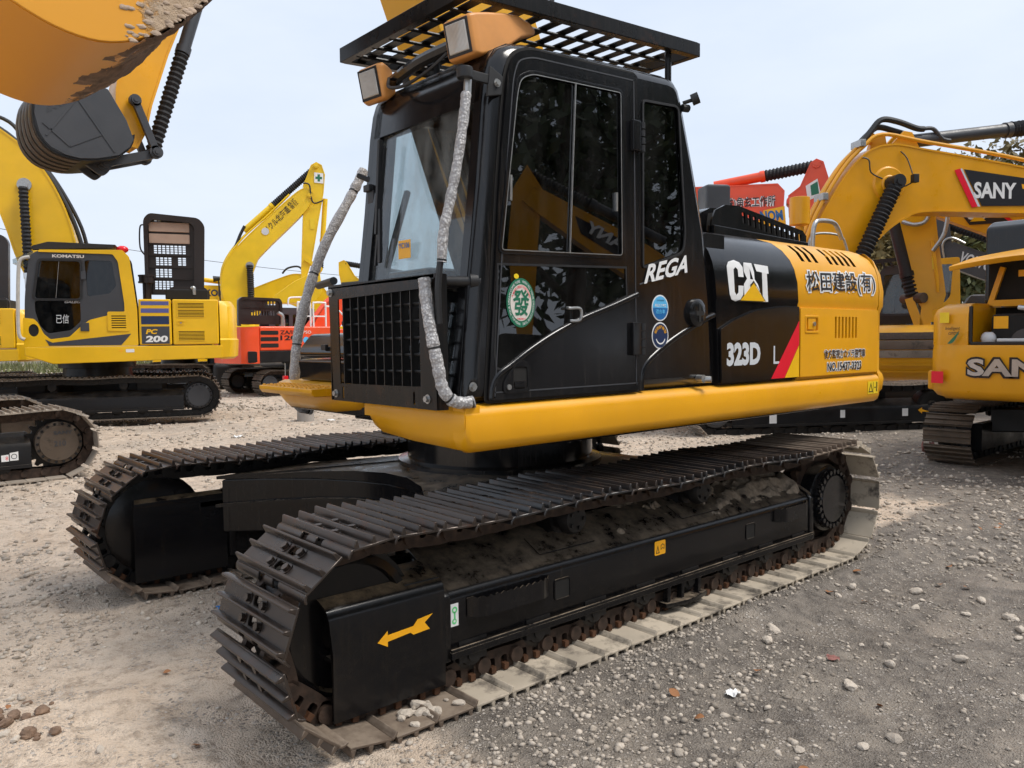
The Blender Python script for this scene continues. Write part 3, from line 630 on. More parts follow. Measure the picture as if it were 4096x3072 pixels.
# ---- engine hood, near side: lofted over its cross-section, slots are real openings
SEC = [(-1.335, 1.215), (-1.335, 1.45), (-1.337, 1.68), (-1.345, 1.70), (-1.345, 1.82), (-1.335, 1.90), (-1.315, 1.96), (-1.275, 2.02), (-1.215, 2.07), (-1.12, 2.105), (-.95, 2.13), (-.4, 2.14)]
def hood_y(z): return interp(z, [q[1] for q in SEC[:10]], [q[0] for q in SEC[:10]])
def lean(z): return interp(z, [1.2, 1.66, 1.85, 2.0, 2.14], [1.352, 1.35, 1.325, 1.27, 1.20])
hb = MB().prism([(.15, 1.22), (.6, 1.22), (.6, 2.06), (.42, 2.06), (.2, 2.0)], -1.30, -.95)
cab_rear = lambda z: interp(z, [1.2, 1.45, 1.7, 2.06, 2.14], [.496, .484, .464, .412, .385])      # the hood's front edge follows the cab
hb.loft([[((cab_rear(z) if t < 0 else x) if t < 1 else lean(z)-.004, y, z) for y, z in SEC] for t, x in ((-1, 0), (0, .8), (0, 1.1), (1, 0))], closed=False)
hb.loft([[(cab_rear(z), y, z) for y, z in SEC[:10]], [(cab_rear(z), y+.06, z) for y, z in SEC[:10]]], closed=False)
hb.loft([[(x if t < 1 else lean(z)-.004, y+.03, z-.01) for y, z in SEC] for t, x in ((0, .50), (1, 0))], closed=False)
hb.build('engine_hood', 'black', EX, smooth=50)
slots = [1.43+.088*i for i in range(3)]+[1.80+.082*i for i in range(5)]
xs = sorted([1.36]+[a for a in slots]+[a+.042 for a in slots]+[2.40, 2.452]); inx = lambda i: any(abs(xs[i]-a) < 1e-6 for a in slots)
hy = MB(); fine = []
for i in range(len(SEC)-1):
    (y0, z0), (y1, z1) = SEC[i], SEC[i+1]; k = 1
    fine += [(y0, z0)]
fine.append(SEC[-1]); rows = [i for i, (y, z) in enumerate(fine) if 1.955 <= z < 2.07]
hy.loft([[((lean(z) if i == 0 else x+.10*(z-1.96)*-1*(1 if 0 < i < len(xs)-1 else 0)), y, z) for y, z in fine] for i, x in enumerate(xs)], closed=False, skip=lambda i, j: inx(i) and j in rows)
hy.loft([[(lean(z) if x == 0 else x, y+.012, z-.012) for y, z in fine if z < 1.95] for x in (0, 2.45)], closed=False)
hoody = hy.build('rear_hood', 'yellow', EX, smooth=50)
MB().loft([[(x, y+.09, z-.07) for y, z in SEC[5:]] for x in (1.38, 2.44)], closed=False).build('hood_liner', 'void', hoody)
for k, a in enumerate(slots):
    MB().bar((a+.02, -1.2, 1.90), (a-.01, -1.05, 2.02), .01, .05).build('louvre_slat', 'yellow', hoody) if False else None
MB().box(.5, 2.44, -.95, .5, 2.0, 2.125).build('hood_deck', 'black', EX, bevel=.02)
# lower side doors with gaps around them
MB().panel(rpoly([(.508, 1.222), (1.345, 1.222), (1.345, 1.668), (1.15, 1.665), (.85, 1.635), (.62, 1.575), (.498, 1.525)], .012), [], NEAR(-1.339), .012).build('pump_door', 'black', EX, bevel=.004)
vs = [rrect(1.805+.048*i, 1.83+.048*i, 1.465, 1.61, .004, 2) for i in range(7)]
lk = rrect(1.43, 1.575, 1.515, 1.60, .012)
yd = MB().panel(rpoly([(1.362, 1.222), (2.438, 1.222), (2.438, 1.662), (1.362, 1.662)], .012), vs+[lk], NEAR(-1.338), .013).build('radiator_door', 'yellow', EX, bevel=.003)
MB().panel(rrect(1.78, 2.17, 1.44, 1.63, .004), [], NEAR(-1.3365), .002).build('vent_mesh', 'void', yd)
MB().panel(rrect(1.415, 1.59, 1.50, 1.615, .012), [lk], NEAR(-1.350), .006).build('latch_frame', 'yellow', yd, bevel=.003)
MB().panel(lk, [], NEAR(-1.3365), .002).box(1.455, 1.55, -1.352, -1.338, 1.525, 1.595).build('door_latch', 'yellow', yd, bevel=.004)
MB().cyl((1.525, -1.35, 1.56), (1.525, -1.361, 1.56), .014, n=14).build('latch_lock', 'steel', yd)
# counterweight
pl = [(2.462, 1.0), (2.53, .995), (2.585, .965), (2.62, .90), (2.68, .6), (2.71, .0)]
def cw_ring(z, d, dx=0.0):
    a = [(x+(d if x > 2.5 else 0)+dx*(x > 2.5), -1.335*w-(d if w > .9 else 0), z) for x, w in pl]; return a+[(x, -y, z) for x, y, z in reversed(a[:-1])]+[(2.462, 1.2, z)][:0]
cwz = [(1.03, -.06), (1.045, -.015), (1.09, .012), (1.165, .02), (1.20, .012), (1.23, -.005), (1.64, -.005), (1.66, .0), (1.69, .010), (1.80, .012), (1.92, -.005), (2.02, -.04), (2.075, -.10)]
MB().loft([cw_ring(z, d) for z, d in cwz]).build('counterweight', 'yellow', EX, smooth=40)
sl = flat('warning_sticker', 'warnyel', EX, NEAR(-1.3605), [(2.27, 1.065), (2.425, 1.065), (2.425, 1.155), (2.27, 1.155)], .001)
MB().panel([(2.28, 1.078), (2.345, 1.078), (2.315, 1.145)], [[(2.291, 1.085), (2.335, 1.085), (2.315, 1.13)]], NEAR(-1.3635), .001).panel([(2.40, 1.08), (2.412, 1.08), (2.412, 1.148), (2.40, 1.148)], [], NEAR(-1.3635), .001).panel([(2.37, 1.105), (2.39, 1.105), (2.39, 1.113), (2.37, 1.113)], [], NEAR(-1.3635), .001).panel([(2.349, 1.07), (2.352, 1.07), (2.352, 1.15), (2.349, 1.15)], [], NEAR(-1.3635), .001).build('warning_print', 'blackvinyl', sl, smooth=0)
# air-intake bonnet with slots behind the cab
by = -1.02
bo = [(.86, 2.20), (.90, 2.27), (1.0, 2.31), (1.15, 2.32), (1.95, 2.225), (2.0, 2.19), (2.0, 2.12), (.86, 2.12)]
bn = MB(); sl = []
for i in range(12):
    x = 1.20+.064*i; z = 2.30-.095*(x-1.2)/.8*1.05
    sl.append([(x, z-.105+.02), (x+.034, z-.105+.016), (x+.022, z-.018), (x-.012, z-.014)])
bn.panel(bo, sl, NEAR(by), .012); bn.prism([(x+.0, z-.004) for x, z in bo], by+.10, -.5)
bonnet = bn.build('intake_bonnet', 'black', EX, smooth=40)
MB().panel([(.9, 2.15), (1.98, 2.14), (1.98, 2.19), (1.1, 2.29), (.92, 2.26)], [], NEAR(by+.06), .002).build('bonnet_mesh', 'void', bonnet)
MB().prism([(.86, 2.11), (2.0, 2.11), (2.0, 2.145), (.86, 2.175)], by-.03, by+.02).build('bonnet_lip', 'black', bonnet, bevel=.006)
MB().tube(smooth_path([(2.33, -.9, 2.1), (2.335, -.9, 2.24), (2.37, -.9, 2.33), (2.45, -.9, 2.355), (2.62, -.9, 2.36), (2.70, -.9, 2.33), (2.78, -.9, 2.24), (2.62, -.9, 2.0)][:7], 6), .017, 10).build('hood_rail', 'steel', EX)
MB().box(2.6, 2.7, -.95, -.85, 1.9, 2.08).build('rail_foot', 'yellow', EX)

# ---- cab
YN, YF = -1.33, -.42
OUT = [(.487, 1.21), (-1.318, 1.21), (-1.30, 1.33), (-1.26, 1.70), (-1.205, 2.13), (-1.165, 2.50), (-1.145, 2.62)]
OUT += [(-1.125, 2.68), (-1.085, 2.735), (-1.02, 2.77), (-.92, 2.787), (-.4, 2.825), (.05, 2.848), (.12, 2.838), (.165, 2.80), (.20, 2.72), (.29, 2.44), (.40, 2.06), (.455, 1.70), (.475, 1.45)]
ro = OUT
rear_hole = rpoly([(-.165, 1.83), (.18, 1.93), (.195, 2.05), (.135, 2.70), (-.165, 2.68)], [.03, .05, .03, .04, .03])
door_open = rpoly([(-1.18, 1.24), (-.23, 1.24), (-.25, 2.74), (-.95, 2.70), (-1.05, 2.6), (-1.13, 1.8)], .05)
side = MB(); rings = []
loops = [(0, -1.265), (.004, -1.285), (.016, -1.306), (.034, -1.321), (.06, -1.33)]
pol = [inset(ro, d) for d, _ in loops]
side.loft([[(x, y, z) for x, z in p] for p, (_, y) in zip(pol, loops)], caps=False)
side.panel(pol[-1], [rear_hole, door_open], NEAR(YN+.004), .004)
side.panel(inset(ro, .03), [inset(rear_hole, -.0), door_open], NEAR(YN+.045), .004)
cab = side.build('cab_frame', 'cabblack', EX, smooth=55)
MB().panel(rear_hole, [inset(rear_hole, .012)], NEAR(YN-.001), .006).build('window_seal', 'rubber', cab)
flat('rear_side_window', 'sidewin', cab, NEAR(YN+.012), inset(rear_hole, .002), 0, .004)
# far side panel with a large window
far_hole = rpoly([(-1.12, 1.72), (.10, 1.80), (.06, 2.62), (-1.02, 2.62)], .06)
MB().panel(ro, [far_hole], FARP(YF), .04).build('cab_right_side', 'cabblack', cab, smooth=40)
flat('right_side_window', 'clearwin', cab, FARP(YF+.01), inset(far_hole, .002), 0, .004)
def band(p, q, ya, yb, t, name, mat, b=.0):
    # strip following the cab outline between two indices
    seg = ro[p:q+1]; inn = inset(ro, t)[p:q+1]; MB().loft([[(x, y, z) for x, z in seg]+[(x, y, z) for x, z in reversed(inn)] for y in (ya, yb)]).build(name, mat, cab, smooth=55, bevel=b)
band(7, 13, -1.28, YF+.04, .045, 'cab_roof', 'cabblack')
band(13, 19, -1.28, YF+.04, .03, 'cab_rear_wall', 'cabblack')
band(5, 8, -1.27, YF, .05, 'windscreen_header', 'cabblack')
band(1, 7, -1.285, -1.235, .075, 'front_pillar', 'cabblack'); band(1, 7, -.475, YF+.002, .075, 'front_pillar', 'cabblack')
band(1, 2, -1.27, YF, .05, 'cab_front_sill', 'cabblack'); MB().box(-1.275, -1.225, -1.24, YF-.04, 1.70, 1.745).build('windscreen_rail', 'cabblack', cab, bevel=.008)
def ws(z): return interp(z, [1.21, 1.33, 1.70, 2.13, 2.50, 2.62], [-1.318, -1.30, -1.26, -1.205, -1.165, -1.145])+.02
zz = [1.745, 1.95, 2.15, 2.35, 2.55, 2.64]
MB().loft([[(ws(z), -1.245, z), (ws(z)-.014, -.98, z), (ws(z)-.014, -.72, z), (ws(z), -.465, z), (ws(z)+.005, -.465, z), (ws(z)-.009, -.72, z), (ws(z)-.009, -.98, z), (ws(z)+.005, -1.245, z)] for z in zz]).build('windscreen', 'windscreen', cab, smooth=60)
MB().loft([[(ws(z), -1.245, z), (ws(z), -.465, z), (ws(z)+.005, -.465, z), (ws(z)+.005, -1.245, z)] for z in (1.26, 1.48, 1.70)]).build('lower_windscreen', 'clearwin', cab)
MB().box(-1.2, .4, -1.28, -.45, 1.20, 1.235).build('cab_floor', 'interior', cab)
# seat and levers inside
seat = MB().box(-.62, -.1, -1.12, -.62, 1.45, 1.60).build('seat', 'seat', cab, bevel=.05, seg=3)
MB().prism([(-.16, 1.58), (-.02, 1.58), (.10, 2.28), (.0, 2.30)], -1.1, -.64).build('seat_back', 'seat', seat, bevel=.04, seg=3)
MB().box(-.5, -.15, -1.05, -.7, 1.22, 1.46).build('seat_base', 'interior', seat)
for yy in (-1.18, -.58): MB().box(-.75, -.15, yy-.05, yy+.05, 1.25, 1.68).cyl((-.68, yy, 1.66), (-.72, yy, 1.86), .018).ball((-.725, yy, 1.9), .035).build('lever_console', 'interior', cab, bevel=.01)
MB().box(-1.12, -1.0, -.58, -.50, 1.55, 1.80).build('monitor', 'interior', cab, bevel=.01)
# door with two windows
DO = rpoly([(-1.194, 1.222), (-.195, 1.222), (-.213, 2.785), (-.934, 2.748), (-1.03, 2.71), (-1.066, 2.62), (-1.115, 2.2)], [.01, .02, .03, .10, .06, .05, .3], 5)
W1 = rpoly([(-1.118, 1.862), (-.335, 1.885), (-.342, 2.675), (-.93, 2.645), (-1.0, 2.61), (-1.02, 2.54)], [.02, .02, .02, .08, .04, .1], 4)
W2 = [(-1.135, 1.805), (-.305, 1.832), (-.300, 1.69), (-.42, 1.645), (-.62, 1.585), (-.80, 1.515), (-.95, 1.445), (-1.06, 1.38), (-1.12, 1.35), (-1.150, 1.36), (-1.158, 1.42)]
DU = rpoly([(-1.1436, 1.846), (-.2015, 1.846), (-.213, 2.785), (-.934, 2.748), (-1.03, 2.71), (-1.066, 2.62), (-1.115, 2.2)], [.001, .001, .03, .10, .06, .05, .3], 5)
DL = rpoly([(-1.194, 1.222), (-.195, 1.222), (-.2015, 1.8455), (-1.1436, 1.8455)], [.01, .02, .001, .001], 3)
door = MB().panel(DL, [W2], NEAR(-1.331), .016).build('cab_door', 'cabblack', EX, smooth=30)
MB().panel(DU, [W1], NEAR(-1.331), .016).build('door_upper_frame', 'cabblack', door, smooth=30)
MB().panel(inset(DO, -.014), [DO], NEAR(-1.3305), .002).build('door_gap', 'void', door)
MB().panel(inset(DO, .03), [inset(DO, .036)], NEAR(-1.346), .003).build('door_crease', 'greypaint', door)
MB().panel(inset(W1, -.014), [inset(W1, .004)], NEAR(-1.346), .006).build('window_frame', 'cabblack', door, bevel=.002)
MB().panel(inset(W1, .002), [inset(W1, .006)], NEAR(-1.352), .0015).build('window_trim', 'steel', door)
flat('upper_window', 'sidewin', door, NEAR(-1.336), inset(W1, .002), 0, .004)
flat('lower_window', 'sidewin', door, NEAR(-1.340), inset(W2, .001), 0, .004)
MB().panel(inset(W2, -.004), [inset(W2, .006)], NEAR(-1.3465), .002).build('window_seal', 'rubber', door)
MB().bar((-.70, -1.348, 1.868), (-.655, -1.348, 2.655), .006, .008, (0, 1, 0)).build('window_divider', 'steel', door)
MB().prism([(-.69, 1.872), (-.34, 1.884), (-.345, 2.668), (-.652, 2.654)], -1.334, -1.33).build('sliding_pane', 'sidewin', door)
MB().bar((-1.058, -1.345, 2.08), (-1.056, -1.345, 2.19), .012, .014, (0, 1, 0)).build('pane_handle', 'steel', door)
MB().bar((-.375, -1.345, 2.1), (-.375, -1.345, 2.19), .012, .014, (0, 1, 0)).build('pane_handle', 'steel', door)
MB().tube(smooth_path([(x, -1.341, z-.004) for x, z in [(-1.178, 1.235), (-1.17, 1.28), (-1.14, 1.33)]+[(-1.06, 1.375), (-.95, 1.437), (-.80, 1.508), (-.62, 1.578), (-.42, 1.638), (-.215, 1.705)]], 5), .015, 12).build('door_ridge', 'cabblack', door, smooth=60)
hw = MB().panel(rpoly([(-1.115, 1.245), (-.955, 1.25), (-.955, 1.36), (-1.0, 1.40), (-1.06, 1.36), (-1.115, 1.30)], .03), [rrect(-1.055, -.975, 1.265, 1.36, .012)], NEAR(-1.347), .007).build('door_handle', 'black', door, bevel=.003)
MB().panel(rrect(-1.055, -.975, 1.265, 1.36, .012), [], NEAR(-1.3475), .002).build('handle_recess', 'void', hw)
MB().box(-1.05, -.985, -1.358, -1.351, 1.27, 1.30).build('handle_lever', 'black', hw, bevel=.003)
MB().cyl((-1.085, -1.352, 1.275), (-1.085, -1.36, 1.275), .012, n=14).build('key_lock', 'steel', hw)
MB().tube(smooth_path([(-.72, -1.348, 1.625), (-.72, -1.372, 1.622), (-.66, -1.376, 1.62), (-.66, -1.374, 1.57), (-.70, -1.348, 1.565)], 5), .007, 8).build('door_catch', 'steel', door)
for z0, z1 in ((2.405, 2.555), (1.395, 1.56)):
    MB().box(-.275, -.215, -1.372, -1.345, z0, z1).build('door_hinge', 'black', door, bevel=.006); h = MB()
    for i in range(4): h.cyl((-.195, -1.362, z0+.003+(z1-z0)*i/4), (-.195, -1.362, z0-.004+(z1-z0)*(i+1)/4), .013, n=12)
    h.build('hinge_barrel', 'rubber', door, smooth=30)
# rear-quarter body line and fuel cap
MB().tube(smooth_path([(-.16, -1.316, 1.215), (-.155, -1.318, 1.30), (-.11, -1.318, 1.36), (.05, -1.318, 1.45), (.20, -1.318, 1.515), (.35, -1.317, 1.57), (.47, -1.316, 1.605)], 6), .02, 12).build('body_ridge', 'cabblack', cab)
MB().tube(smooth_path([(-.21, -1.331, 1.745), (-.1, -1.332, 1.775), (.1, -1.332, 1.82), (.2, -1.332, 1.86)], 5), .005, 6).build('body_crease', 'cabblack', cab)
cap = MB(); wheel(cap, (.285, -1.33, 1.615), [(.078, 0), (.076, .02), (.06, .03), (.01, .032)], -1, 28); cp = cap.build('filler_cap', 'black', EX, smooth=45)
MB().panel([(.275, 1.565), (.295, 1.565), (.295, 1.60), (.32, 1.60), (.32, 1.625), (.295, 1.625), (.295, 1.66), (.275, 1.66), (.275, 1.625), (.252, 1.625), (.252, 1.60), (.275, 1.60)], [], NEAR(-1.3615), .002).build('cap_slot', 'void', cp)
MB().cyl((.31, -1.33, 1.255), (.31, -1.37, 1.255), .022, n=14).cyl((.335, -1.355, 1.25), (.352, -1.39, 1.25), .018, n=14).build('door_stop', 'steel', cab)
MB().cyl((.20, -1.31, 2.73), (.235, -1.35, 2.745), .01, n=10).cyl((.23, -1.345, 2.742), (.25, -1.375, 2.755), .03, n=14).cyl((.18, -1.32, 2.70), (.22, -1.33, 2.70), .02, n=10).build('rubber_bumper', 'rubber', cab)

# ---- windscreen guard
XG = -1.41
gf = MB().panel([(-1.28, 1.19), (-.405, 1.19), (-.372, 1.745), (-1.27, 1.755)], [[(-1.165, 1.285), (-.475, 1.275), (-.465, 1.685), (-1.16, 1.70)], rrect(-.505, -.492, 1.20, 1.262, .006), rrect(-1.12, -1.105, 1.205, 1.262, .006)], FRONT(XG), .006).build('windscreen_guard', 'guard', EX, smooth=30)
MB().prism([(-1.41, 1.19), (-1.36, 1.19), (-1.36, 1.755), (-1.41, 1.755)], -1.286, -1.278).prism([(XG-.006, 1.74), (XG-.006, 1.757), (-1.36, 1.757), (-1.36, 1.745)], -1.28, -.37).prism([(XG, 1.19), (-1.36, 1.19), (-1.36, 1.745), (XG, 1.745)], -.376, -.370).build('guard_flange', 'guard', gf)
for i in range(10):
    y = -.50-.073*i; MB().bar((XG+.022, y, 1.275), (XG+.022, y+.004, 1.70), .006, .04, (1, 0, 0)).build('guard_bar', 'grid_dark', gf)
for k in range(5):
    z = 1.345+.073*k; MB().cyl((XG+.02, -1.165, z+.004), (XG+.02, -.468, z-.004), .0065, n=8).build('guard_rod', 'grid_dark', gf)
b = MB()
for y, z in ((-.395, 1.72), (-1.235, 1.725), (-.43, 1.225), (-1.215, 1.235)): b.hexbolt((XG-.006, y, z), (-1, 0, 0), .014, .014)
b.build('guard_bolts', 'steel', gf)
MB().cyl((-1.37, -1.20, 1.73), (-1.2, -1.31, 1.73), .022, n=12).cyl((-1.24, -1.285, 1.73), (-1.21, -1.30, 1.73), .034, n=12).cyl((-1.40, -.40, 1.78), (-1.30, -.05, 1.78), .02, n=12).build('guard_mount', 'rubber', gf)

# ---- roof guard
rz = lambda x: 2.965+.062*(x+1.17)
rg = MB(); X0, X1, Y0, Y1 = -1.175, .435, -.165, -1.215
def rail(p, q, w=.045, h=.075): rg.bar((p[0], p[1], rz(p[0])+.02), (q[0], q[1], rz(q[0])+.02), w, h)
rail((X0, Y0+.02), (X0, Y1-.02)); rail((X1, Y0+.02), (X1, Y1-.02)); rail((X0, Y1), (X1, Y1)); rail((X0, Y0), (X1, Y0))
rgo = rg.build('roof_guard', 'guard', EX, bevel=.004)
for i in range(12):
    x = X0+.09+.125*i; MB().bar((x, Y0, rz(x)), (x, Y1, rz(x)), .05, .006).build('roof_bar', 'grid_dark', rgo)
for k in range(6):
    y = Y0-.12-.155*k; MB().cyl((X0, y, rz(X0)-.012), (X1, y, rz(X1)-.012), .009, n=8).build('roof_rod', 'grid_dark', rgo)
for x, y in ((-.86, -.55), (-.80, -.8), (.24, -1.18), (.2, -.5)): MB().cyl((x, y, 2.72), (x, y, rz(x)), .018, n=10).build('guard_post', 'guard', rgo)
MB().tube([(-.62, -1.16, 3.0), (-.62, -1.16, 3.35)], .012, 8).build('aerial', 'rubber', EX)
# ---- work lamps
def lamp(name, prof, rings, lensp, parent):
    o = MB().loft(rings).build(name, 'lamp_orange', parent, bevel=.02, seg=3, smooth=50)
    MB().loft(lensp[0]).build('lamp_bezel', 'rubber', o, bevel=.003); MB().loft(lensp[1]).build('lamp_lens', 'lens', o, bevel=.004); return o
def quad(c, ux, uz, w, h): c, ux, uz = Vector(c), Vector(ux), Vector(uz); return [tuple(c-ux*w-uz*h), tuple(c+ux*w-uz*h), tuple(c+ux*w+uz*h), tuple(c-ux*w+uz*h)]
fd = Vector((-.96, -.22, -.18)).normalized(); rt = Vector((.22, -.96, .06)).normalized(); upv = fd.cross(rt)*-1; upv = rt.cross(fd); upv = upv if upv.z > 0 else -upv
def lampset(c, tail, name):
    c = Vector(c); r = lamp(name, None, [quad(c+fd*.0, rt, upv, .075, .082), quad(c-fd*.04, rt, upv, .085, .09)]+[quad(c-fd*d+Vector((0, -oy, oz)), rt, upv, w, h) for d, w, h, oy, oz in tail], ([quad(c+fd*.0, rt, upv, .066, .074), quad(c+fd*.004, rt, upv, .066, .074)], [quad(c+fd*.003, rt, upv, .056, .064), quad(c+fd*.010, rt, upv, .053, .061)]), cab); return r
lampset((-1.195, -1.17, 2.785), [(.12, .088, .088, .0, .012), (.22, .085, .075, .02, .03), (.34, .07, .05, .03, .06), (.44, .055, .03, .04, .06), (.50, .03, .015, .05, .06)], 'work_lamp')
lampset((-1.215, -.47, 2.755), [(.07, .085, .075, 0, .0), (.11, .07, .06, 0, 0)], 'work_lamp')
MB().tube(smooth_path([(-1.16, -.56, 2.77), (-1.21, -.64, 2.70), (-1.23, -.80, 2.665), (-1.22, -.98, 2.69), (-1.18, -1.07, 2.75)], 8), .008, 8).build('lamp_cable', 'rubber', cab)
MB().tube(smooth_path([(-1.12, -.50, 2.76), (-1.15, -.8, 2.785), (-1.13, -1.05, 2.80)], 6), [.03]*13, 8).build('roof_gutter', 'cabblack', cab)
# wiper
w = MB().bar((-1.255, -.56, 1.85), (-1.215, -.60, 2.42), .012, .014, (1, 0, 0)).bar((-1.262, -.585, 2.0), (-1.225, -.575, 2.46), .018, .02, (1, 0, 0)).bar((-1.268, -.62, 1.86), (-1.25, -.60, 2.12), .02, .016, (1, 0, 0))
w.build('wiper', 'rubber', cab)
# mirror stay on the right
MB().bar((-.93, -.10, 1.80), (-.70, -.02, 2.35), .03, .03).bar((-.95, -.12, 1.60), (-.93, -.10, 1.86), .05, .03).build('mirror_stay', 'rubber', EX, bevel=.004)
MB().box(-1.215, -1.165, -.445, -.385, 2.235, 2.27).cyl((-1.17, -.41, 2.29), (-1.21, -.33, 2.33), .014, n=10).box(-1.2, -1.14, -.46, -.40, 2.17, 2.24).build('mirror_bracket', 'rubber', cab, bevel=.005)

# ---- grab rails wrapped in bubble foil
def wrapped(name, pts, r, ties):
    sp = smooth_path(pts, 10); n = len(sp); rs = [r*(1+.05*math.sin(i*.9)+random.uniform(-.06, .06)) for i in range(n)]
    for t in ties:
        k = int(t*(n-1)); rs[k] = r*.8
    o = MB().tube(sp, rs, 12).build(name, 'wrap', EX, smooth=60); tm = MB()
    for t in ties:
        k = int(t*(n-1)); d = (sp[min(k+1, n-1)]-sp[k-1]).normalized(); tm.cyl(sp[k]-d*.004, sp[k]+d*.004, r*.97, n=12)
    tm.build('cable_ties', 'rubber', o); return o
wrapped('grab_rail', [(-1.275, -1.325, 2.50), (-1.30, -1.335, 2.38), (-1.335, -1.335, 2.20), (-1.37, -1.33, 2.05), (-1.40, -1.325, 1.93), (-1.41, -1.32, 1.80)], .021, [.98])
wrapped('grab_rail', [(-1.445, -1.245, 1.735), (-1.45, -1.262, 1.65), (-1.45, -1.28, 1.57), (-1.445, -1.30, 1.47), (-1.43, -1.31, 1.38), (-1.42, -1.32, 1.30), (-1.40, -1.335, 1.25), (-1.36, -1.345, 1.225), (-1.30, -1.355, 1.222), (-1.285, -1.36, 1.225)], .026, [.36, .70, .93])
MB().tube(smooth_path([(-1.40, -1.325, 1.90), (-1.425, -1.315, 1.72), (-1.42, -1.31, 1.55)], 6), .014, 8).build('bare_rail', 'rubber', EX)
MB().cyl((-1.27, -1.325, 2.50), (-1.265, -1.325, 2.565), .017, n=10).build('rail_end', 'steel', EX)
MB().cyl((-1.285, -1.33, 2.555), (-1.285, -1.33, 2.60), .034, n=14).box(-1.28, -1.16, -1.34, -1.325, 2.555, 2.595).prism([(-1.18, 2.5), (-1.10, 2.52), (-1.09, 2.60), (-1.16, 2.63)], -1.345, -1.332).build('rail_clamp', 'rubber', EX, bevel=.004)
MB().hexbolt((-1.125, -1.345, 2.565), (0, -1, 0), .012, .01).hexbolt((-1.275, -1.342, 1.285), (0, -1, 0), .014, .012).build('clamp_bolt', 'steel', EX)
wrapped('grab_rail', [(-.235, 1.25, 2.74), (-.34, 1.25, 2.55), (-.55, 1.25, 2.20), (-.68, 1.25, 1.90), (-.78, 1.25, 1.58), (-.82, 1.25, 1.30), (-.83, 1.25, 1.10), (-.79, 1.25, 1.02), (-.70, 1.25, .995)], .036, [.12, .35, .55, .68, .95])

# ---- decals on the body
DP = NEAR(-1.354)
LG = lambda u, v, w: (.562+.432*u, hood_y(1.69+.228*v)-.004-w, 1.69+.228*v)
flat('lettering', 'white', EX, LG, [(.37, .60), (.25, .60), (.25, .78), (.20, .84), (.15, .78), (.16, .22), (.20, .14), (.25, .2), (.25, .38), (.37, .38), (.36, .16), (.30, .03), (.20, -.02), (.10, .02), (.05, .14), (.0, .84), (.05, .96), (.19, 1.02), (.31, .97), (.37, .85)], .0, .0015)
MB().panel([(.41, .98), (.60, .98), (.82, .10), (.69, .10), (.63, .44), (.53, .44), (.52, .1), (.39, .1)], [[(.525, .56), (.60, .56), (.535, .86)]], lambda u, v, w: LG(u, v, w), .0015).build('lettering', 'white', EX, smooth=0)
flat('lettering', 'white', EX, LG, [(.66, .97), (1.0, .94), (1.0, .74), (.955, .74), (.99, .0), (.86, .0), (.835, .76), (.70, .78)], .0, .0015)
flat('logo_triangle_edge', 'blackvinyl', EX, LG, [(.25, -.02), (.95, -.02), (.606, .53)], .002, .001)
flat('logo_triangle', 'decalyel', EX, LG, [(.30, .01), (.90, .01), (.606, .465)], .0035, .001)
text('323D', 'lettering', 'offwhite', EX, NEAR(-1.3525), .553, .90, 1.315, 1.45)
text('L', 'lettering', 'offwhite', EX, NEAR(-1.3525), 1.045, 1.11, 1.315, 1.425)
flat('red_stripe', 'red', EX, NEAR(-1.3515), [(1.02, 1.225), (1.17, 1.225), (1.343, 1.43), (1.343, 1.58)], .0005, .001)
flat('yellow_stripe', 'decalyel', EX, NEAR(-1.3515), [(1.175, 1.225), (1.343, 1.225), (1.343, 1.425)], .0005, .001)
text('REGA', 'lettering', 'white', EX, NEAR(YN+.0035), -.155, .205, 1.755, 1.85, .011, skew=.075)
HW = lambda u, v, w: (u, hood_y(v)-.003-w, v)
text('co_o', 'lettering_outline', 'white', EX, HW, 1.423, 2.407, 1.733, 1.910, .001, skew=.03); text('co', 'lettering', 'blackvinyl', EX, HW, 1.437, 2.393, 1.745, 1.898, .0025, skew=.03)
text('cam_o', 'lettering_outline', 'white', EX, DP, 1.655, 2.245, 1.325, 1.395, -.001); text('cam', 'lettering', 'blackvinyl', EX, DP, 1.661, 2.239, 1.33, 1.39, .0005)
text('no_o', 'lettering_outline', 'white', EX, DP, 1.70, 2.19, 1.24, 1.31, -.001); text('no', 'lettering', 'blackvinyl', EX, DP, 1.706, 2.184, 1.246, 1.304, .0005)
# round green sticker on the lower door window
CX, CZ, CR, CV = -1.005, 1.642, .0835, .108
SP = NEAR(-1.3475)
rs = flat('round_sticker', 'green', door, SP, circle(CX, CZ, CR, CV, 40), .0, .001)
flat('sticker_face', 'cream', rs, SP, circle(CX, CZ, CR*.74, CV*.74, 40), .001, .001)
text('fa', 'lettering', 'green', rs, SP, CX-.048, CX+.048, CZ-.058, CZ+.058, .0035)
text('money', 'lettering', 'red', rs, SP, CX-.026, CX+.026, CZ-.074, CZ-.066, .0035)
def ring_text(key, mat, r, rv, a0, a1, h):
    vs, fs = TEXTS[key]; mb = MB()
    mb.add([SP(CX+(r+h*b)*math.cos(a0+(a1-a0)*a), CZ+(rv+h*1.29*b)*math.sin(a0+(a1-a0)*a), .0035) for a, b in vs], fs); me = bpy.data.meshes.new('lettering'); me.from_pydata(mb.v, [], mb.f); me.materials.append(M[mat]); put('lettering', me, rs)
ring_text('dream', 'white', CR*.81, CV*.81, R_(265), R_(95), .009); ring_text('dream', 'white', CR*.81, CV*.81, R_(85), R_(-85), .009)
ring_text('mass', 'red', CR*.60, CV*.60, R_(160), R_(20), .009)
flat('oval_sticker', 'warnyel', door, SP, circle(-1.03, 1.757, .014, .011), 0, .001)
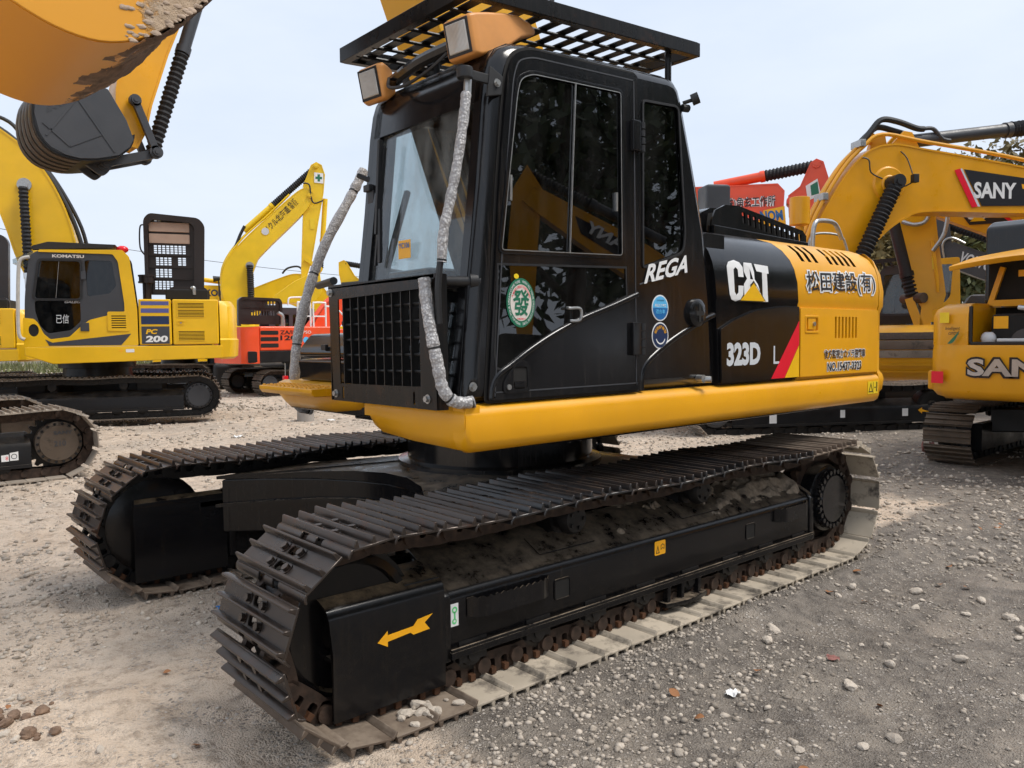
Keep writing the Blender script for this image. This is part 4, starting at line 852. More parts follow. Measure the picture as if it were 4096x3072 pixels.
# two blue round stickers behind the door
q = NEAR(-1.3305)
a = flat('round_sticker', 'white', EX, q, circle(-.02, 1.637, .068, .068, 36), .001, .001)
flat('sticker_top', 'cyan', a, q, [(-.02+.061*math.cos(R_(t)), 1.637+.061*math.sin(R_(t))) for t in range(0, 181, 10)], .0025, .001); flat('sticker_base', 'blue', a, q, [(-.02+.061*math.cos(R_(t)), 1.637+.061*math.sin(R_(t))) for t in range(180, 361, 10)], .0025, .001)
text('toku', 'lettering', 'navy', a, q, -.05, .01, 1.672, 1.68, .0045); text('hai', 'lettering', 'white', a, q, -.066, .026, 1.642, 1.658, .0045); text('teki', 'lettering', 'cyan', a, q, -.058, .018, 1.607, 1.63, .0045)
a = flat('round_sticker', 'white', EX, q, circle(-.02, 1.493, .068, .07, 36), .001, .001); flat('sticker_face', 'navy', a, q, circle(-.02, 1.493, .061, .063, 36), .0025, .001)
vs, fs = TEXTS['tei']; mb = MB().add([q(-.02+(.036+.018*b)*math.cos(R_(165-150*x)), 1.493+(.036+.018*b)*math.sin(R_(165-150*x)), .0045) for x, b in vs], fs); me = bpy.data.meshes.new('lettering'); me.from_pydata(mb.v, [], mb.f); me.materials.append(M['arrow']); put('lettering', me, a)
MB().panel(arc(-.02, 1.487, .04, 200, 340, 10)+list(reversed(arc(-.02, 1.49, .036, 200, 340, 10))), [], lambda u, v, w: q(u, v, .0045+w), .001).build('sticker_print', 'white', a, smooth=0)
# sticker inside the windscreen
ss = MB().prism([(-.86, 1.865), (-.76, 1.865), (-.76, 1.95), (-.86, 1.95)], -1.252, -1.2505, 'x').build('windscreen_sticker', 'arrow', cab, smooth=0)
text('yc', 'lettering', 'blue', ss, FRONT(-1.2525), -.76, -.86, 1.915, 1.94, .001) if False else text('yc', 'lettering', 'blue', ss, lambda u, v, w: (-1.2535-w, u, v), -.765, -.855, 1.912, 1.938, .001)

# ---- boom, stick and bucket (mostly above the frame)
def limb(name, mat, parent, cl, wid, y0, y1, xf=None, n=6, bevel=.02):
    sp = smooth_path([(x, 0, z) for x, z in cl], n); k = len(sp); ws = np.interp(np.linspace(0, len(cl)-1, k), range(len(cl)), wid); A = []; B = []
    for i, p in enumerate(sp):
        d = (sp[min(i+1, k-1)]-sp[max(i-1, 0)]).normalized(); nn = Vector((-d.z, 0, d.x)); A.append(((p+nn*ws[i]/2).x, (p+nn*ws[i]/2).z)); B.append(((p-nn*ws[i]/2).x, (p-nn*ws[i]/2).z))
    return MB().prism(A+B[::-1], y0, y1).build(name, mat, parent, xf=xf, bevel=bevel, smooth=40)
bm_ = MB().prism([(p.x, p.z) for p in smooth_path([(.45, 0, 1.5), (.0, 0, 2.1), (-.17, 0, 2.45), (-.39, 0, 3.0), (-.60, 0, 3.43), (-1.05, 0, 4.4), (-1.9, 0, 5.35), (-3.8, 0, 6.3)], 4)+smooth_path([(-3.75, 0, 6.75), (-1.6, 0, 6.15), (-.35, 0, 4.9), (.2, 0, 3.6), (.6, 0, 2.6), (.8, 0, 1.6)], 4)], -.13, .32).build('boom', 'boomyel', EX, bevel=.012, smooth=35)
for y in (-.20, .38): MB().cyl((.22, y, 1.5), (-.36, y, 3.02), .085, n=18).cyl((-.36, y, 3.02), (-.42, y, 3.2), .05, n=14).build('boom_cylinder', 'rubber', EX)
for k in range(5): MB().tube(smooth_path([(.20, -.06+.075*k, 1.6), (-.03-.01*(k % 2), -.06+.075*k, 2.2), (-.24-.015*(k % 2), -.06+.075*k, 2.65), (-.40, -.06+.075*k, 3.02)], 4), .034, 8).build('hydraulic_hose', 'rubber', EX)
limb('stick', 'boomyel', EX, [(-4.0, 7.15), (-3.55, 6.3), (-2.75, 4.2), (-2.62, 3.78)], [.3, .62, .42, .3], -.02, .30)
MB().cyl((-2.0, .14, 6.25), (-3.9, .14, 7.1), .07, n=16).build('stick_cylinder', 'boomyel', EX)
MB().cyl((-3.75, .14, 6.6), (-2.95, .14, 4.3), .06, n=16).cyl((-2.95, .14, 4.3), (-2.9, .14, 3.95), .035).bar((-2.62, .14, 4.1), (-2.98, .14, 3.85), .3, .07).bar((-2.98, .14, 3.85), (-2.88, .14, 3.42), .2, .07).build('bucket_linkage', 'black', EX)
bk = [(-2.62, 3.80), (-2.86, 3.62), (-3.02, 3.35), (-3.04, 3.12), (-2.94, 2.93), (-2.80, 2.80), (-2.65, 2.72), (-2.52, 2.685), (-2.40, 2.687), (-2.27, 2.735), (-2.14, 2.83), (-2.02, 2.95), (-1.86, 3.14), (-1.72, 3.34), (-1.60, 3.55)]
bk = [(p.x, p.z) for p in smooth_path([(x, 0, z) for x, z in bk], 3)]; bi = inset(bk+[(-2.0, 3.75)], .03)[:len(bk)]
bu = MB().loft([[(x, y, z) for x, z in bk]+[(x, y, z) for x, z in reversed(bi)] for y in np.linspace(-.45, .65, 9)])
bkt = bu.build('bucket', 'bucketmud', EX, smooth=50)
sidep = bk+[(-2.05, 3.62)]
for y0, y1 in ((-.462, -.44), (.64, .662)): MB().prism([(x, z+.004) for x, z in sidep], y0, y1).build('bucket_side', 'sidemud', bkt, bevel=.004)
for x0 in (-.04, .26): MB().prism([(-2.5, 3.9), (-2.75, 3.85), (-3.05, 3.45), (-3.0, 3.2), (-2.7, 3.5)], x0, x0+.05).build('bucket_ear', 'boomyel', bkt)
MB().bar((-2.30, -.44, 2.727), (-2.30, .62, 2.727), .012, .012).build('wear_strip', 'bucketmud', bkt)
m = MB(); NX, NY = 34, 30
rings = []
for j in range(NY+1):
    y = -.455+1.1*j/NY; ring = []
    for i in range(NX+1):
        t = i/NX; xx = -2.46+.82*t; zz_ = interp(xx, [p[0] for p in bk[14:]], [p[1] for p in bk[14:]])
        e = min(1, 5*t)*(.5+.5*math.sin(9*xx+5*y)*math.sin(13*y+3)+random.uniform(-.25, .25))*.028-.010; ring.append((xx+.5*max(e, -.01), y, zz_-max(e, -.012)))
    rings.append(ring)
m.loft(rings, closed=False); m.build('dried_mud', 'mudclod', bkt, smooth=70)
for i in range(40):
    xx = random.uniform(-2.36, -2.02); zz_ = interp(xx, [p[0] for p in bk[14:]], [p[1] for p in bk[14:]])
    MB().ball((xx, -.463, zz_+.16*random.random()**2.2), random.uniform(.004, .014), 8, 5, (1.5, .3, .8), .3).build('mud_clump', 'palemud', bkt, smooth=60)
# ------------------------------------------------------------------ the other machines
def bg_shoe(mat):
    mb = MB(); h = .295
    mb.box(-.094, .092, -h, h, 0, .012)
    for c in (-.078, -.004, .07): mb.loft([[(c-.011, y, .01), (c+.011, y, .01), (c+.005, y, .04), (c-.005, y, .04)] for y in (-h, h)])
    return mb.mesh('track_shoe', mat, smooth=0)
SHB = {k: bg_shoe(k) for k in ('shoebg', 'shoepale', 'shoeblk', 'mudshoe')}
LINKB = link_mesh('track_link', 'darksteel', False); LINKBR = link_mesh('track_link', 'rust', False)
def crawler(root, shoe='shoebg', frame='under_bg', a=1.834, sides=(-1, 1), link=True, cap='greypaint', swap=False, links=None):
    """tracks, side frames, idlers, sprockets and car body; the sprocket is at +X unless swapped"""
    for s in sides:
        track(root, s*1.1925, (SHB[shoe], None), a=a, phase=random.random()*.1, chain=((links or LINKB), None) if link else None)
        y = lambda v: s*v
        pr = [(1.31, .14), (1.31, .36), (1.29, .40), (1.10, .50), (.98, .50), (.98, .14)]
        fr = MB().loft([[(x, y(b), z) for b, z in pr] for x in (-a+.4, a-.27)]).build('track_frame', frame, root, smooth=30)
        MB().box(-a+.4, a-.27, *sorted((y(1.30), y(1.335))), .13, .165).build('frame_rail', frame, fr)
        sx = -a if swap else a; ix = -sx
        w = MB(); wheel(w, (ix, y(1.1925), .375), [(.05, -.12), (.27, -.1), (.27, .07), (.23, .09), (.1, .06), (.08, .1), (.02, .1)], s, 24); w.build('idler_wheel', frame, root)
        MB().loft([[(ix*1.02, y(b), z) for b, z in pr], [(ix*.78, y(b), z) for b, z in pr]]).build('idler_cover', frame, root, smooth=30)
        n = 21; tooth = []
        for i in range(n*4): r = (.275, .325, .325, .275)[i % 4]; t = 2*math.pi*i/(n*4); tooth.append((sx+r*math.cos(t), .375+r*math.sin(t)))
        sp = MB().panel(tooth, [], FARP(y(1.1925)-.03), .06).build('drive_sprocket', frame, root, smooth=20)
        hb = MB(); wheel(hb, (sx, y(1.1925), .375), [(.2, -.1), (.235, .0), (.235, .13), (.20, .145), (.195, .155), (.02, .158)], s, 32); h = hb.build('final_drive', cap, sp, smooth=35)
        for i in range(18):
            t = 2*math.pi*i/18; MB().hexbolt((sx+.215*math.cos(t), y(1.1925+.135), .375+.215*math.sin(t)), (0, s, 0), .016, .018, False).build('cover_bolt', frame, h) if s == sides[0] else None
        for i in range(7):
            x = -a+.55+i*(2*a-1.1)/6; r = MB(); wheel(r, (x, y(1.1925), .135), [(.03, -.12), (.085, -.11), (.065, -.08), (.065, .06), (.088, .06), (.088, .09), (.05, .115), (.02, .12)], s, 14); r.box(x-.07, x+.07, *sorted((y(1.27), y(1.312))), .10, .2).build('track_roller', 'darksteel', root)
        for x in (-.6, .55):
            r = MB(); wheel(r, (x, y(1.14), .60), [(.04, -.1), (.08, -.08), (.06, .05), (.08, .08), (.07, .12), (.02, .13)], s, 16); r.box(x-.05, x+.05, *sorted((y(1.03), y(1.12))), .46, .60).build('carrier_roller', frame, root)
    MB().prism([(-1.2, 1.0), (-.75, .4), (-.75, -.4), (-1.2, -1.0), (-.75, -1.0), (-.35, -.6), (.35, -.6), (.75, -1.0), (1.2, -1.0), (.75, -.4), (.75, .4), (1.2, 1.0), (.75, 1.0), (.35, .6), (-.35, .6), (-.75, 1.0)], .36, .68, 'z').build('car_body', frame, root, bevel=.02)
    MB().loft([[(r*math.cos(2*math.pi*i/32), r*math.sin(2*math.pi*i/32), z) for i in range(32)] for r, z in ((.62, .68), (.6, .92), (.68, .92), (.68, 1.06))]).build('swing_bearing', frame, root, smooth=35)
def cylinder(root, name, p, q, r, mat, split=.55, sleeve=None, xf=None, sr=None):
    p, q = Vector(p), Vector(q); m = p+(q-p)*split
    o = MB().cyl(p, m, r, n=16).cyl(m-(m-p).normalized()*.1, m, r*1.18, n=16).build(name, mat, root, xf=xf, smooth=35)
    if sleeve: MB().bellows(m, q, sr or r*1.05, .055).build('cylinder_sleeve', sleeve, o, smooth=0)if sleeve == 'bellows' else MB().bellows(m, q, sr or r*1.05, .07, .22).build('cylinder_sleeve', sleeve, o, xf=xf, smooth=0)
    else: MB().cyl(m, q, r*.55, n=12).build('cylinder_rod', 'chrome', o, xf=xf)
    return o
def pins(root, pts, r, y0, y1, mat, xf=None):
    for x, z in pts: MB().cyl((x, y0, z), (x, y1, z), r, n=18).cyl((x, y0-.012, z), (x, y1+.012, z), r*.55, n=14).build('pivot_pin', mat, root, xf=xf, smooth=30)
def poly_limb(root, name, mat, poly, y0, y1, bevel=.015, xf=None, rim=True):
    o = MB().prism(poly, y0, y1).build(name, mat, root, bevel=bevel, smooth=35, xf=xf)
    if rim: MB().panel(poly, [inset(poly, .03)], NEAR(y0+.001), .012).panel(poly, [inset(poly, .03)], FARP(y1-.001), .012).build('edge_flange', mat, o, xf=xf)
    return o
def copy_tree(o, parent=None, skip=()):
    c = o.copy(); COL.objects.link(c); c.parent = parent
    for ch in list(o.children):
        if ch.name.split('.')[0] in skip: continue
        copy_tree(ch, c, skip)
    return c
def grille_panel(root, name, mat, u0, u1, v0, v1, nu, nv, P, t, xf=None, fill=.62):
    hs = []; du, dv = (u1-u0)/nu, (v1-v0)/nv
    for i in range(nu):
        for j in range(nv): hs.append([(u0+du*(i+.5-fill/2), v0+dv*(j+.5-fill/2)), (u0+du*(i+.5+fill/2), v0+dv*(j+.5-fill/2)), (u0+du*(i+.5+fill/2), v0+dv*(j+.5+fill/2)), (u0+du*(i+.5-fill/2), v0+dv*(j+.5+fill/2))])
    return MB().panel([(u0, v0), (u1, v0), (u1, v1), (u0, v1)], hs, P, t).build(name, mat, root, xf=xf, smooth=0)

# ---- yellow excavator on the left, engine hood standing open
def komatsu(label, loc, rz, detail=True):
    r = thing('excavator', label, 'excavator', loc, R_(rz), 'machines parked behind on the left')
    crawler(r, 'shoebg', 'under_bg')
    K = 'kyellow'
    sill = rpoly([(-.98, 1.32), (2.28, 1.32), (2.28, 1.08), (-.55, 1.02), (-.98, 1.18)], .02)
    MB().prism(sill, -1.36, 1.36).build('body_frame', K, r, bevel=.02, smooth=35)
    flat('plate_sticker', 'white', r, NEAR(-1.36), rrect(.62, .76, 1.21, 1.27, .01), .001); flat('cross_sticker', 'arrow', r, NEAR(-1.36), [(.5, 1.235), (.535, 1.235), (.535, 1.2), (.55, 1.2), (.55, 1.235), (.585, 1.235), (.585, 1.25), (.55, 1.25), (.55, 1.28), (.535, 1.28), (.535, 1.25), (.5, 1.25)], .001)
    # cab
    co = rpoly([(-.98, 1.33), (.80, 1.33), (.80, 1.95), (.70, 2.95), (.60, 3.05), (-.72, 3.02), (-.86, 2.92), (-.95, 2.2)], [.01, .01, .2, .12, .08, .12, .08, .2])
    hs = [rpoly([(-.80, 2.18), (-.09, 2.18), (-.07, 2.84), (-.70, 2.84)], .06), rpoly([(-.80, 2.14), (-.09, 2.14), (-.09, 1.78), (-.25, 1.62), (-.62, 1.56), (-.74, 1.70), (-.80, 1.95)], .05), rpoly([(.03, 2.22), (.40, 2.28), (.50, 2.42), (.44, 2.86), (.0, 2.86)], .04)]
    cabo = MB().panel(co, hs, NEAR(-1.27), .06).prism(co, -.46, -.40).build('cab', 'greypaint', r, bevel=.012, smooth=40)
    MB().loft([[(x, y, z) for x, z in ((-.80, 3.02), (.62, 3.05), (.62, 3.0), (-.80, 2.97))] for y in (-1.28, -.42)]).build('cab_roof', K, cabo, bevel=.015)
    # yellow rear pillar and lower skin
    MB().prism(rpoly([(.46, 3.06), (.62, 3.06), (.73, 2.94), (.83, 2.0), (.83, 1.33), (.62, 1.33), (.62, 2.1), (.54, 2.85), (.46, 2.98), (-.72, 2.99), (-.70, 3.03)], .03), -1.345, -1.33).build('cab_pillar', K, cabo, bevel=.004)
    low = rpoly([(-.99, 1.33), (.80, 1.33), (.80, 2.0), (.70, 1.98), (.05, 1.80), (-.08, 1.70), (-.28, 1.50), (-.58, 1.46), (-.68, 1.56), (-.76, 1.75), (-.82, 1.82), (-.99, 1.84)], .03)
    lw = MB().panel(low, [circle(-.83, 1.62, .08, .11, 18)], NEAR(-1.333), .016).build('cab_lower_skin', K, cabo, bevel=.004)
    flat('port_hole', 'void', lw, NEAR(-1.334), circle(-.83, 1.62, .079, .109, 18), 0, .004)
    flat('dark_stripe', 'decalgrey', lw, NEAR(-1.350), [(-.60, 1.345), (.55, 1.345), (.72, 1.55), (.02, 1.47), (-.55, 1.40), (-.66, 1.46)], .001)
    v = MB().panel(rrect(.34, .70, 1.60, 1.95, .03), [rrect(.40, .64, 1.65+.042*i, 1.67+.042*i, .006, 2) for i in range(6)], NEAR(-1.35), .012).build('side_vent', K, lw)
    flat('vent_dark', 'void', v, NEAR(-1.349), rrect(.38, .66, 1.63, 1.92, .01), 0, .002)
    for h_, nm in zip(hs, ('upper_window', 'lower_window', 'rear_window')): flat(nm, 'bgglass', cabo, NEAR(-1.30), inset(h_, .002), 0, .004)
    MB().panel(rpoly([(-.84, 2.15), (-.05, 2.15), (-.03, 2.88), (-.73, 2.88)], .07), [hs[0]], NEAR(-1.335), .008).build('window_frame', 'rubber', cabo)
    MB().bar((-.47, -1.318, 2.19), (-.40, -1.318, 2.83), .006, .01, (0, 1, 0)).build('window_divider', 'steel', cabo)
    MB().box(-.06, .02, -1.36, -1.33, 2.52, 2.66).box(-.10, .04, -1.365, -1.33, 1.60, 1.75).build('door_hinge', 'greypaint', cabo, bevel=.005)
    flat('door_logo', 'steel', cabo, NEAR(-1.33), [(0, 0), (.001, 0), (.001, .001)], 0, .001) if False else None
    text('KOMATSU', 'lettering', 'cream', cabo, NEAR(-1.3325), -.50, .0, 2.90, 2.955); text('GALEO', 'lettering', 'offwhite', cabo, NEAR(-1.306), -.34, -.09, 2.10, 2.14)
    if detail: text('yixin', 'lettering', 'offwhite', cabo, NEAR(-1.306), -.48, -.28, 1.74, 1.9)
    MB().tube(smooth_path([(-.84, -1.36, 2.90), (-.98, -1.37, 2.84), (-1.02, -1.37, 2.6), (-1.05, -1.37, 2.0), (-1.05, -1.37, 1.55), (-.97, -1.36, 1.46)], 6), .03, 10).build('grab_rail', 'pvc', r)
    MB().prism([(-1.12, 2.86), (-.80, 3.02), (-.80, 2.96), (-1.12, 2.78)], -1.25, -.5).build('visor', 'redlens' if not detail else 'clearwin', cabo)
    MB().prism(rpoly([(-.85, 3.05), (.45, 3.12), (.5, 3.18), (-.6, 3.2), (-.85, 3.12)], .02), -1.1, -.5).build('roof_rack', 'rubber', cabo, bevel=.01)
    lensb = MB(); lensb.ball((.58, -.85, 3.12), .09, 14, 8, (1.2, 1, .8)); lensb.build('beacon', 'redlens', cabo, smooth=60)
    MB().box(-.85, .72, -1.25, -.46, 1.34, 1.40).build('cab_floor', 'interior', cabo); MB().box(-.3, .15, -1.05, -.65, 1.4, 2.3).build('seat', 'interior', cabo, bevel=.05)
    # engine covers
    for nm, x0, x1 in (('tool_cover', .85, 1.40), ('engine_cover', 1.42, 2.22)):
        MB().box(x0, x1, -1.35, 1.3, 1.34, 2.18).build(nm, K, r, bevel=.025, seg=3)
    dp = NEAR(-1.351)
    for z0, z1, m_ in ((2.07, 2.14, 'stripe'), (1.93, 2.01, 'stripe'), (1.72, 1.87, 'navy'), (1.36, 1.68, 'decalgrey')): flat('side_decal', m_, r, dp, [(.89, z0), (1.36, z0), (1.36, z1), (.89, z1)], .001)
    text('PC', 'lettering', 'decalyel', r, dp, .96, 1.16, 1.54, 1.63, .004); text('200', 'lettering', 'white', r, dp, .95, 1.33, 1.39, 1.51, .004)
    for z0, n in ((2.02, 4), (1.86, 5), (1.42, 7)):
        v = MB().panel(rrect(1.50, 1.98, z0-.015, z0+.026*n, .008), [rrect(1.515, 1.965, z0+.026*i, z0+.014+.026*i, .004, 2) for i in range(n)], NEAR(-1.352), .006).build('vent_panel', K, r)
        flat('vent_dark', 'void', v, NEAR(-1.3515), rrect(1.505, 1.975, z0-.01, z0+.026*n-.005, .005), 0, .001)
    MB().panel(rrect(1.50, 1.62, 1.71, 1.78, .008), [rrect(1.515, 1.605, 1.72, 1.77, .006)], NEAR(-1.352), .008).build('latch_frame', K, r); MB().cyl((1.56, -1.355, 1.745), (1.56, -1.366, 1.745), .014).build('latch_lock', 'steel', r)
    pc = [(2.24, 1.34), (2.40, 1.31), (2.48, 1.22), (2.54, .9), (2.60, 0)]
    MB().loft([[(x+d*(x > 2.3), -y_+(-d if y_ > 1.2 else 0), z) for x, y_ in pc]+[(x+d*(x > 2.3), y_, z) for x, y_ in reversed(pc)] for z, d in ((1.06, -.05), (1.10, 0), (1.42, .02), (1.45, -.01), (2.05, -.02), (2.16, -.08))]).build('counterweight', K, r, smooth=35)
    # open hood: plate standing upright with grilles and foam pads
    xh = [(.94, 2.3), (1.93, 2.3), (1.98, 3.62), (1.88, 3.74), (1.06, 3.80), (.96, 3.70)]
    holes = []
    def grid(u0, u1, v0, v1, nu, nv):
        du, dv = (u1-u0)/nu, (v1-v0)/nv
        for i in range(nu):
            for j in range(nv): holes.append([(u0+du*(i+.14), v0+dv*(j+.12)), (u0+du*(i+.86), v0+dv*(j+.12)), (u0+du*(i+.86), v0+dv*(j+.88)), (u0+du*(i+.14), v0+dv*(j+.88))])
    if detail:
        grid(1.10, 1.68, 3.08, 3.25, 8, 4); grid(1.13, 1.42, 2.86, 3.02, 4, 4); grid(1.52, 1.68, 2.86, 3.02, 2, 4); grid(1.12, 1.42, 2.63, 2.80, 4, 4); grid(1.10, 1.44, 2.40, 2.57, 5, 4); grid(1.12, 1.26, 3.70, 3.74, 2, 2); grid(1.62, 1.68, 3.68, 3.72, 1, 2)
    hd = MB().panel(rpoly(xh, [.01, .01, .1, .1, .1, .1]), holes, NEAR(-.60), .03).build('open_hood', 'hoodbrown', r, smooth=30)
    MB().panel(rpoly([(.94, 2.3), (1.98, 2.3), (2.03, 3.64), (1.92, 3.78), (1.04, 3.84), (.94, 3.72)], [.01, .01, .1, .1, .1, .1]), [rpoly([(1.0, 2.3), (1.80, 2.3), (1.84, 3.6), (1.76, 3.68), (1.10, 3.72), (1.02, 3.62)], .05)], NEAR(-.56), .16).build('hood_rim', 'hoodbrown', hd, bevel=.012)
    for z0, z1 in ((3.50, 3.68), (3.28, 3.46)): MB().box(1.03, 1.75, -.66, -.62, z0, z1).build('foam_pad', 'foam', hd, bevel=.01)
    for z in (3.26, 3.05, 2.82, 2.60): MB().box(1.02, 1.76, -.66, -.63, z-.008, z+.008).build('hood_rib', 'hoodbrown', hd)
    MB().tube(smooth_path([(.96, -.62, 3.62), (.88, -.62, 3.58), (.87, -.62, 3.2), (.95, -.62, 3.05)], 6), .014, 8).build('hood_handle', 'rubber', hd)
    # engine bits under the hood
    MB().box(1.30, 2.05, -1.1, -.3, 2.18, 2.38).build('engine_block', 'void', r, bevel=.03); MB().panel(rpoly([(1.32, 2.19), (2.08, 2.19), (2.08, 2.34), (2.0, 2.42), (1.42, 2.43), (1.34, 2.36)], .03), [], NEAR(-1.0), .04).build('radiator_top', 'hoodbrown', r, bevel=.006)
    MB().tube(smooth_path([(1.76, -1.06, 2.40), (1.80, -1.08, 2.41), (1.81, -1.08, 2.28)], 5), .035, 10).build('filler_pipe', 'steel', r)
    MB().cyl((.98, -.9, 2.2), (.98, -.9, 2.52), .075, n=16).cyl((.98, -.9, 2.5), (.98, -.9, 2.53), .15, n=18).cyl((.98, -.9, 2.53), (.98, -.9, 2.62), .135, n=18).cyl((.98, -.9, 2.62), (.98, -.9, 2.65), .15, n=18).build('air_cleaner', 'hoodbrown', r)
    # boom
    bp = smooth_path([(-.14, 0, 2.2), (-.22, 0, 3.1), (-.40, 0, 3.9), (-.72, 0, 4.6), (-1.15, 0, 5.12), (-2.2, 0, 5.75), (-4.4, 0, 6.4)], 5); lo = smooth_path([(-4.3, 0, 5.95), (-2.4, 0, 5.1), (-1.75, 0, 4.5), (-1.42, 0, 3.6), (-1.22, 0, 2.9), (-.85, 0, 2.1)], 5)
    poly_limb(r, 'boom', K, [(p.x, p.z) for p in bp+lo], -.28, .28)
    pins(r, [(-1.06, 4.32)], .12, -.32, .32, 'steel')
    for y in (-.42, .42): cylinder(r, 'boom_cylinder', (-1.0, y, 1.4), (-1.06, y, 4.26), .075, 'chrome', .45, 'fabric', sr=.085)
    MB().tube(smooth_path([(-.1, -.2, 2.9), (-.23, -.2, 3.5), (-.45, -.2, 4.1), (-.75, -.2, 4.65), (-1.25, -.2, 5.2), (-1.7, -.2, 5.5)], 6), .04, 8).tube(smooth_path([(-.05, -.05, 2.9), (-.18, -.05, 3.6), (-.55, -.05, 4.4), (-1.0, -.05, 5.05), (-1.3, -.05, 5.5), (-1.9, -.05, 5.7)], 6), .035, 8).build('hydraulic_hose', 'rubber', r)
    limb('stick', K, r, [(-4.8, 6.9), (-4.4, 6.1), (-4.9, 3.6)], [.3, .6, .3], -.2, .2)
    return r
pcA = komatsu('bright yellow excavator with open black engine hood and blue side stripes at left', (.78, 13.1, .10), -20)
pcB = komatsu('yellow excavator cut by the left edge behind the blue-striped one', (-1.75, 17.6, .05), -22, False)

# ---- amber excavator whose house stands left of the frame: muddy track, stick and black bucket in view
CM = thing('excavator', 'amber excavator at left edge with pale muddy track and raised black bucket', 'excavator', (-3.18, 7.4, 0), 0, 'machines parked behind on the left')
crawler(CM, 'shoepale', 'under_bg', cap='shoebg', links=LINKBR)
text('SANY', 'lettering', 'greypaint', CM, NEAR(-1.3535), 1.78, 1.97, .47, .51); text('210', 'lettering', 'greypaint', CM, NEAR(-1.3535), 1.78, 1.90, .34, .40)
flat('white_tag', 'white', CM, NEAR(-1.31), [(1.36, .22), (1.44, .22), (1.44, .315), (1.36, .305)], .002); flat('white_tag', 'white', CM, NEAR(-1.31), [(1.28, .215), (1.35, .215), (1.35, .29), (1.28, .285)], .002)
MB().panel(circle(1.40, .265, .028), [circle(1.40, .265, .022)], NEAR(-1.314), .001).build('tag_print', 'blackvinyl', CM, smooth=0); text('8', 'lettering', 'red', CM, NEAR(-1.314), 1.32, 1.345, .23, .27)
MB().box(-2.3, 1.2, -1.35, 1.35, 1.06, 1.3).build('body_frame', 'syellow', CM, bevel=.03); MB().box(-2.3, -.6, -1.3, 1.3, 1.3, 2.1).build('engine_cover', 'syellow', CM, bevel=.06, seg=3)
MB().prism(rpoly([(-.45, 1.3), (1.2, 1.3), (1.1, 2.8), (.9, 2.95), (-.3, 2.95)], .08), .4, 1.3).build('cab', 'greypaint', CM, bevel=.03)
poly_limb(CM, 'boom', 'syellow', [(p.x, p.z) for p in smooth_path([(.2, 0, 1.6), (.45, 0, 3.6), (1.3, 0, 5.6), (2.6, 0, 7.0), (4.3, 0, 7.9)], 5)+smooth_path([(4.45, 0, 7.4), (3.0, 0, 6.4), (1.9, 0, 5.0), (1.2, 0, 3.4), (.9, 0, 1.6)], 5)], -.28, .28)
poly_limb(CM, 'stick', 'syellow', [(2.93, 4.05), (2.86, 4.35), (2.88, 4.75), (3.05, 5.6), (3.9, 8.0), (4.55, 8.05), (4.3, 7.2), (3.55, 5.3), (3.32, 4.6), (3.24, 4.25), (3.12, 4.02)], -.17, .17)
cylinder(CM, 'bucket_cylinder', (4.35, 0, 7.2), (3.34, 0, 3.98), .085, 'greypaint', .55, 'fabric', sr=.10)
for y in (-.27, .21): MB().bar((3.09, y+.03, 4.62), (3.33, y+.03, 4.0), .06, .09, (1, 0, 0)).cyl((3.09, y, 4.62), (3.09, y+.06, 4.62), .075, n=16).cyl((3.33, y, 3.99), (3.33, y+.06, 3.99), .085, n=16).build('link_arm', 'greypaint', CM, smooth=30)
for y in (-.22, .16): MB().bar((3.33, y+.03, 3.98), (2.72, y+.03, 3.78), .06, .11, (0, 0, 1)).cyl((2.70, y-.01, 3.76), (2.70, y+.07, 3.76), .085, n=16).build('link_bar', 'greypaint', CM, smooth=30)
cbk = [(p.x, p.z) for p in smooth_path([(3.00, 0, 4.12), (2.95, 0, 3.95), (2.78, 0, 3.80), (2.55, 0, 3.735), (2.36, 0, 3.71), (2.18, 0, 3.73), (2.02, 0, 3.80), (1.90, 0, 3.96), (1.86, 0, 4.20), (1.90, 0, 4.45), (2.0, 0, 4.62)], 3)]
bkc = MB().loft([[(x, y, z) for x, z in cbk]+[(x, y, z) for x, z in reversed(inset(cbk+[(2.6, 4.5)], .025)[:len(cbk)])] for y in np.linspace(-.5, .5, 7)]).build('bucket', 'under_bg', CM, smooth=40)
for y0, y1 in ((-.515, -.495), (.495, .515)): MB().prism([(1.93, 4.5), (1.885, 4.2), (1.93, 3.98), (1.98, 3.89), (2.05, 3.82), (2.2, 3.75), (2.36, 3.73), (2.55, 3.755), (2.80, 3.83), (2.93, 3.95), (2.98, 4.05), (2.9, 4.28), (2.7, 4.62), (2.3, 4.72)], y0, y1).build('bucket_side', 'greypaint', bkc, bevel=.004)
for p, q in (((2.0, 3.95), (2.35, 4.45)), ((2.35, 4.45), (2.75, 3.86)), ((1.97, 4.1), (2.25, 3.86)), ((2.25, 3.86), (2.6, 4.05))): MB().bar((p[0], -.517, p[1]), (q[0], -.517, q[1]), .02, .012, (0, 1, 0)).build('side_rib', 'greypaint', bkc)
text('SANY', 'lettering', 'greypaint', bkc, lambda u, v, w: (u, -.52-w, v), 2.02, 2.24, 4.22, 4.30, .0, skew=.14)
for i in range(5): MB().loft([[(x-.004, y, z-.012) for x, z in cbk[12:28]]+[(x+.01, y, z+.0) for x, z in reversed(cbk[12:28])] for y in (-.46+.2*i, -.36+.2*i)]).build('wear_plate', 'shoebg', bkc, smooth=40)
for y in (-.20, .15): MB().prism(rpoly([(3.07, 4.12), (2.92, 3.92), (2.80, 3.78), (2.76, 3.67), (2.68, 3.60), (2.58, 3.66), (2.44, 3.76), (2.6, 4.0), (2.95, 4.2)], .05), y, y+.05).build('bucket_ear', 'greypaint', bkc, bevel=.006)
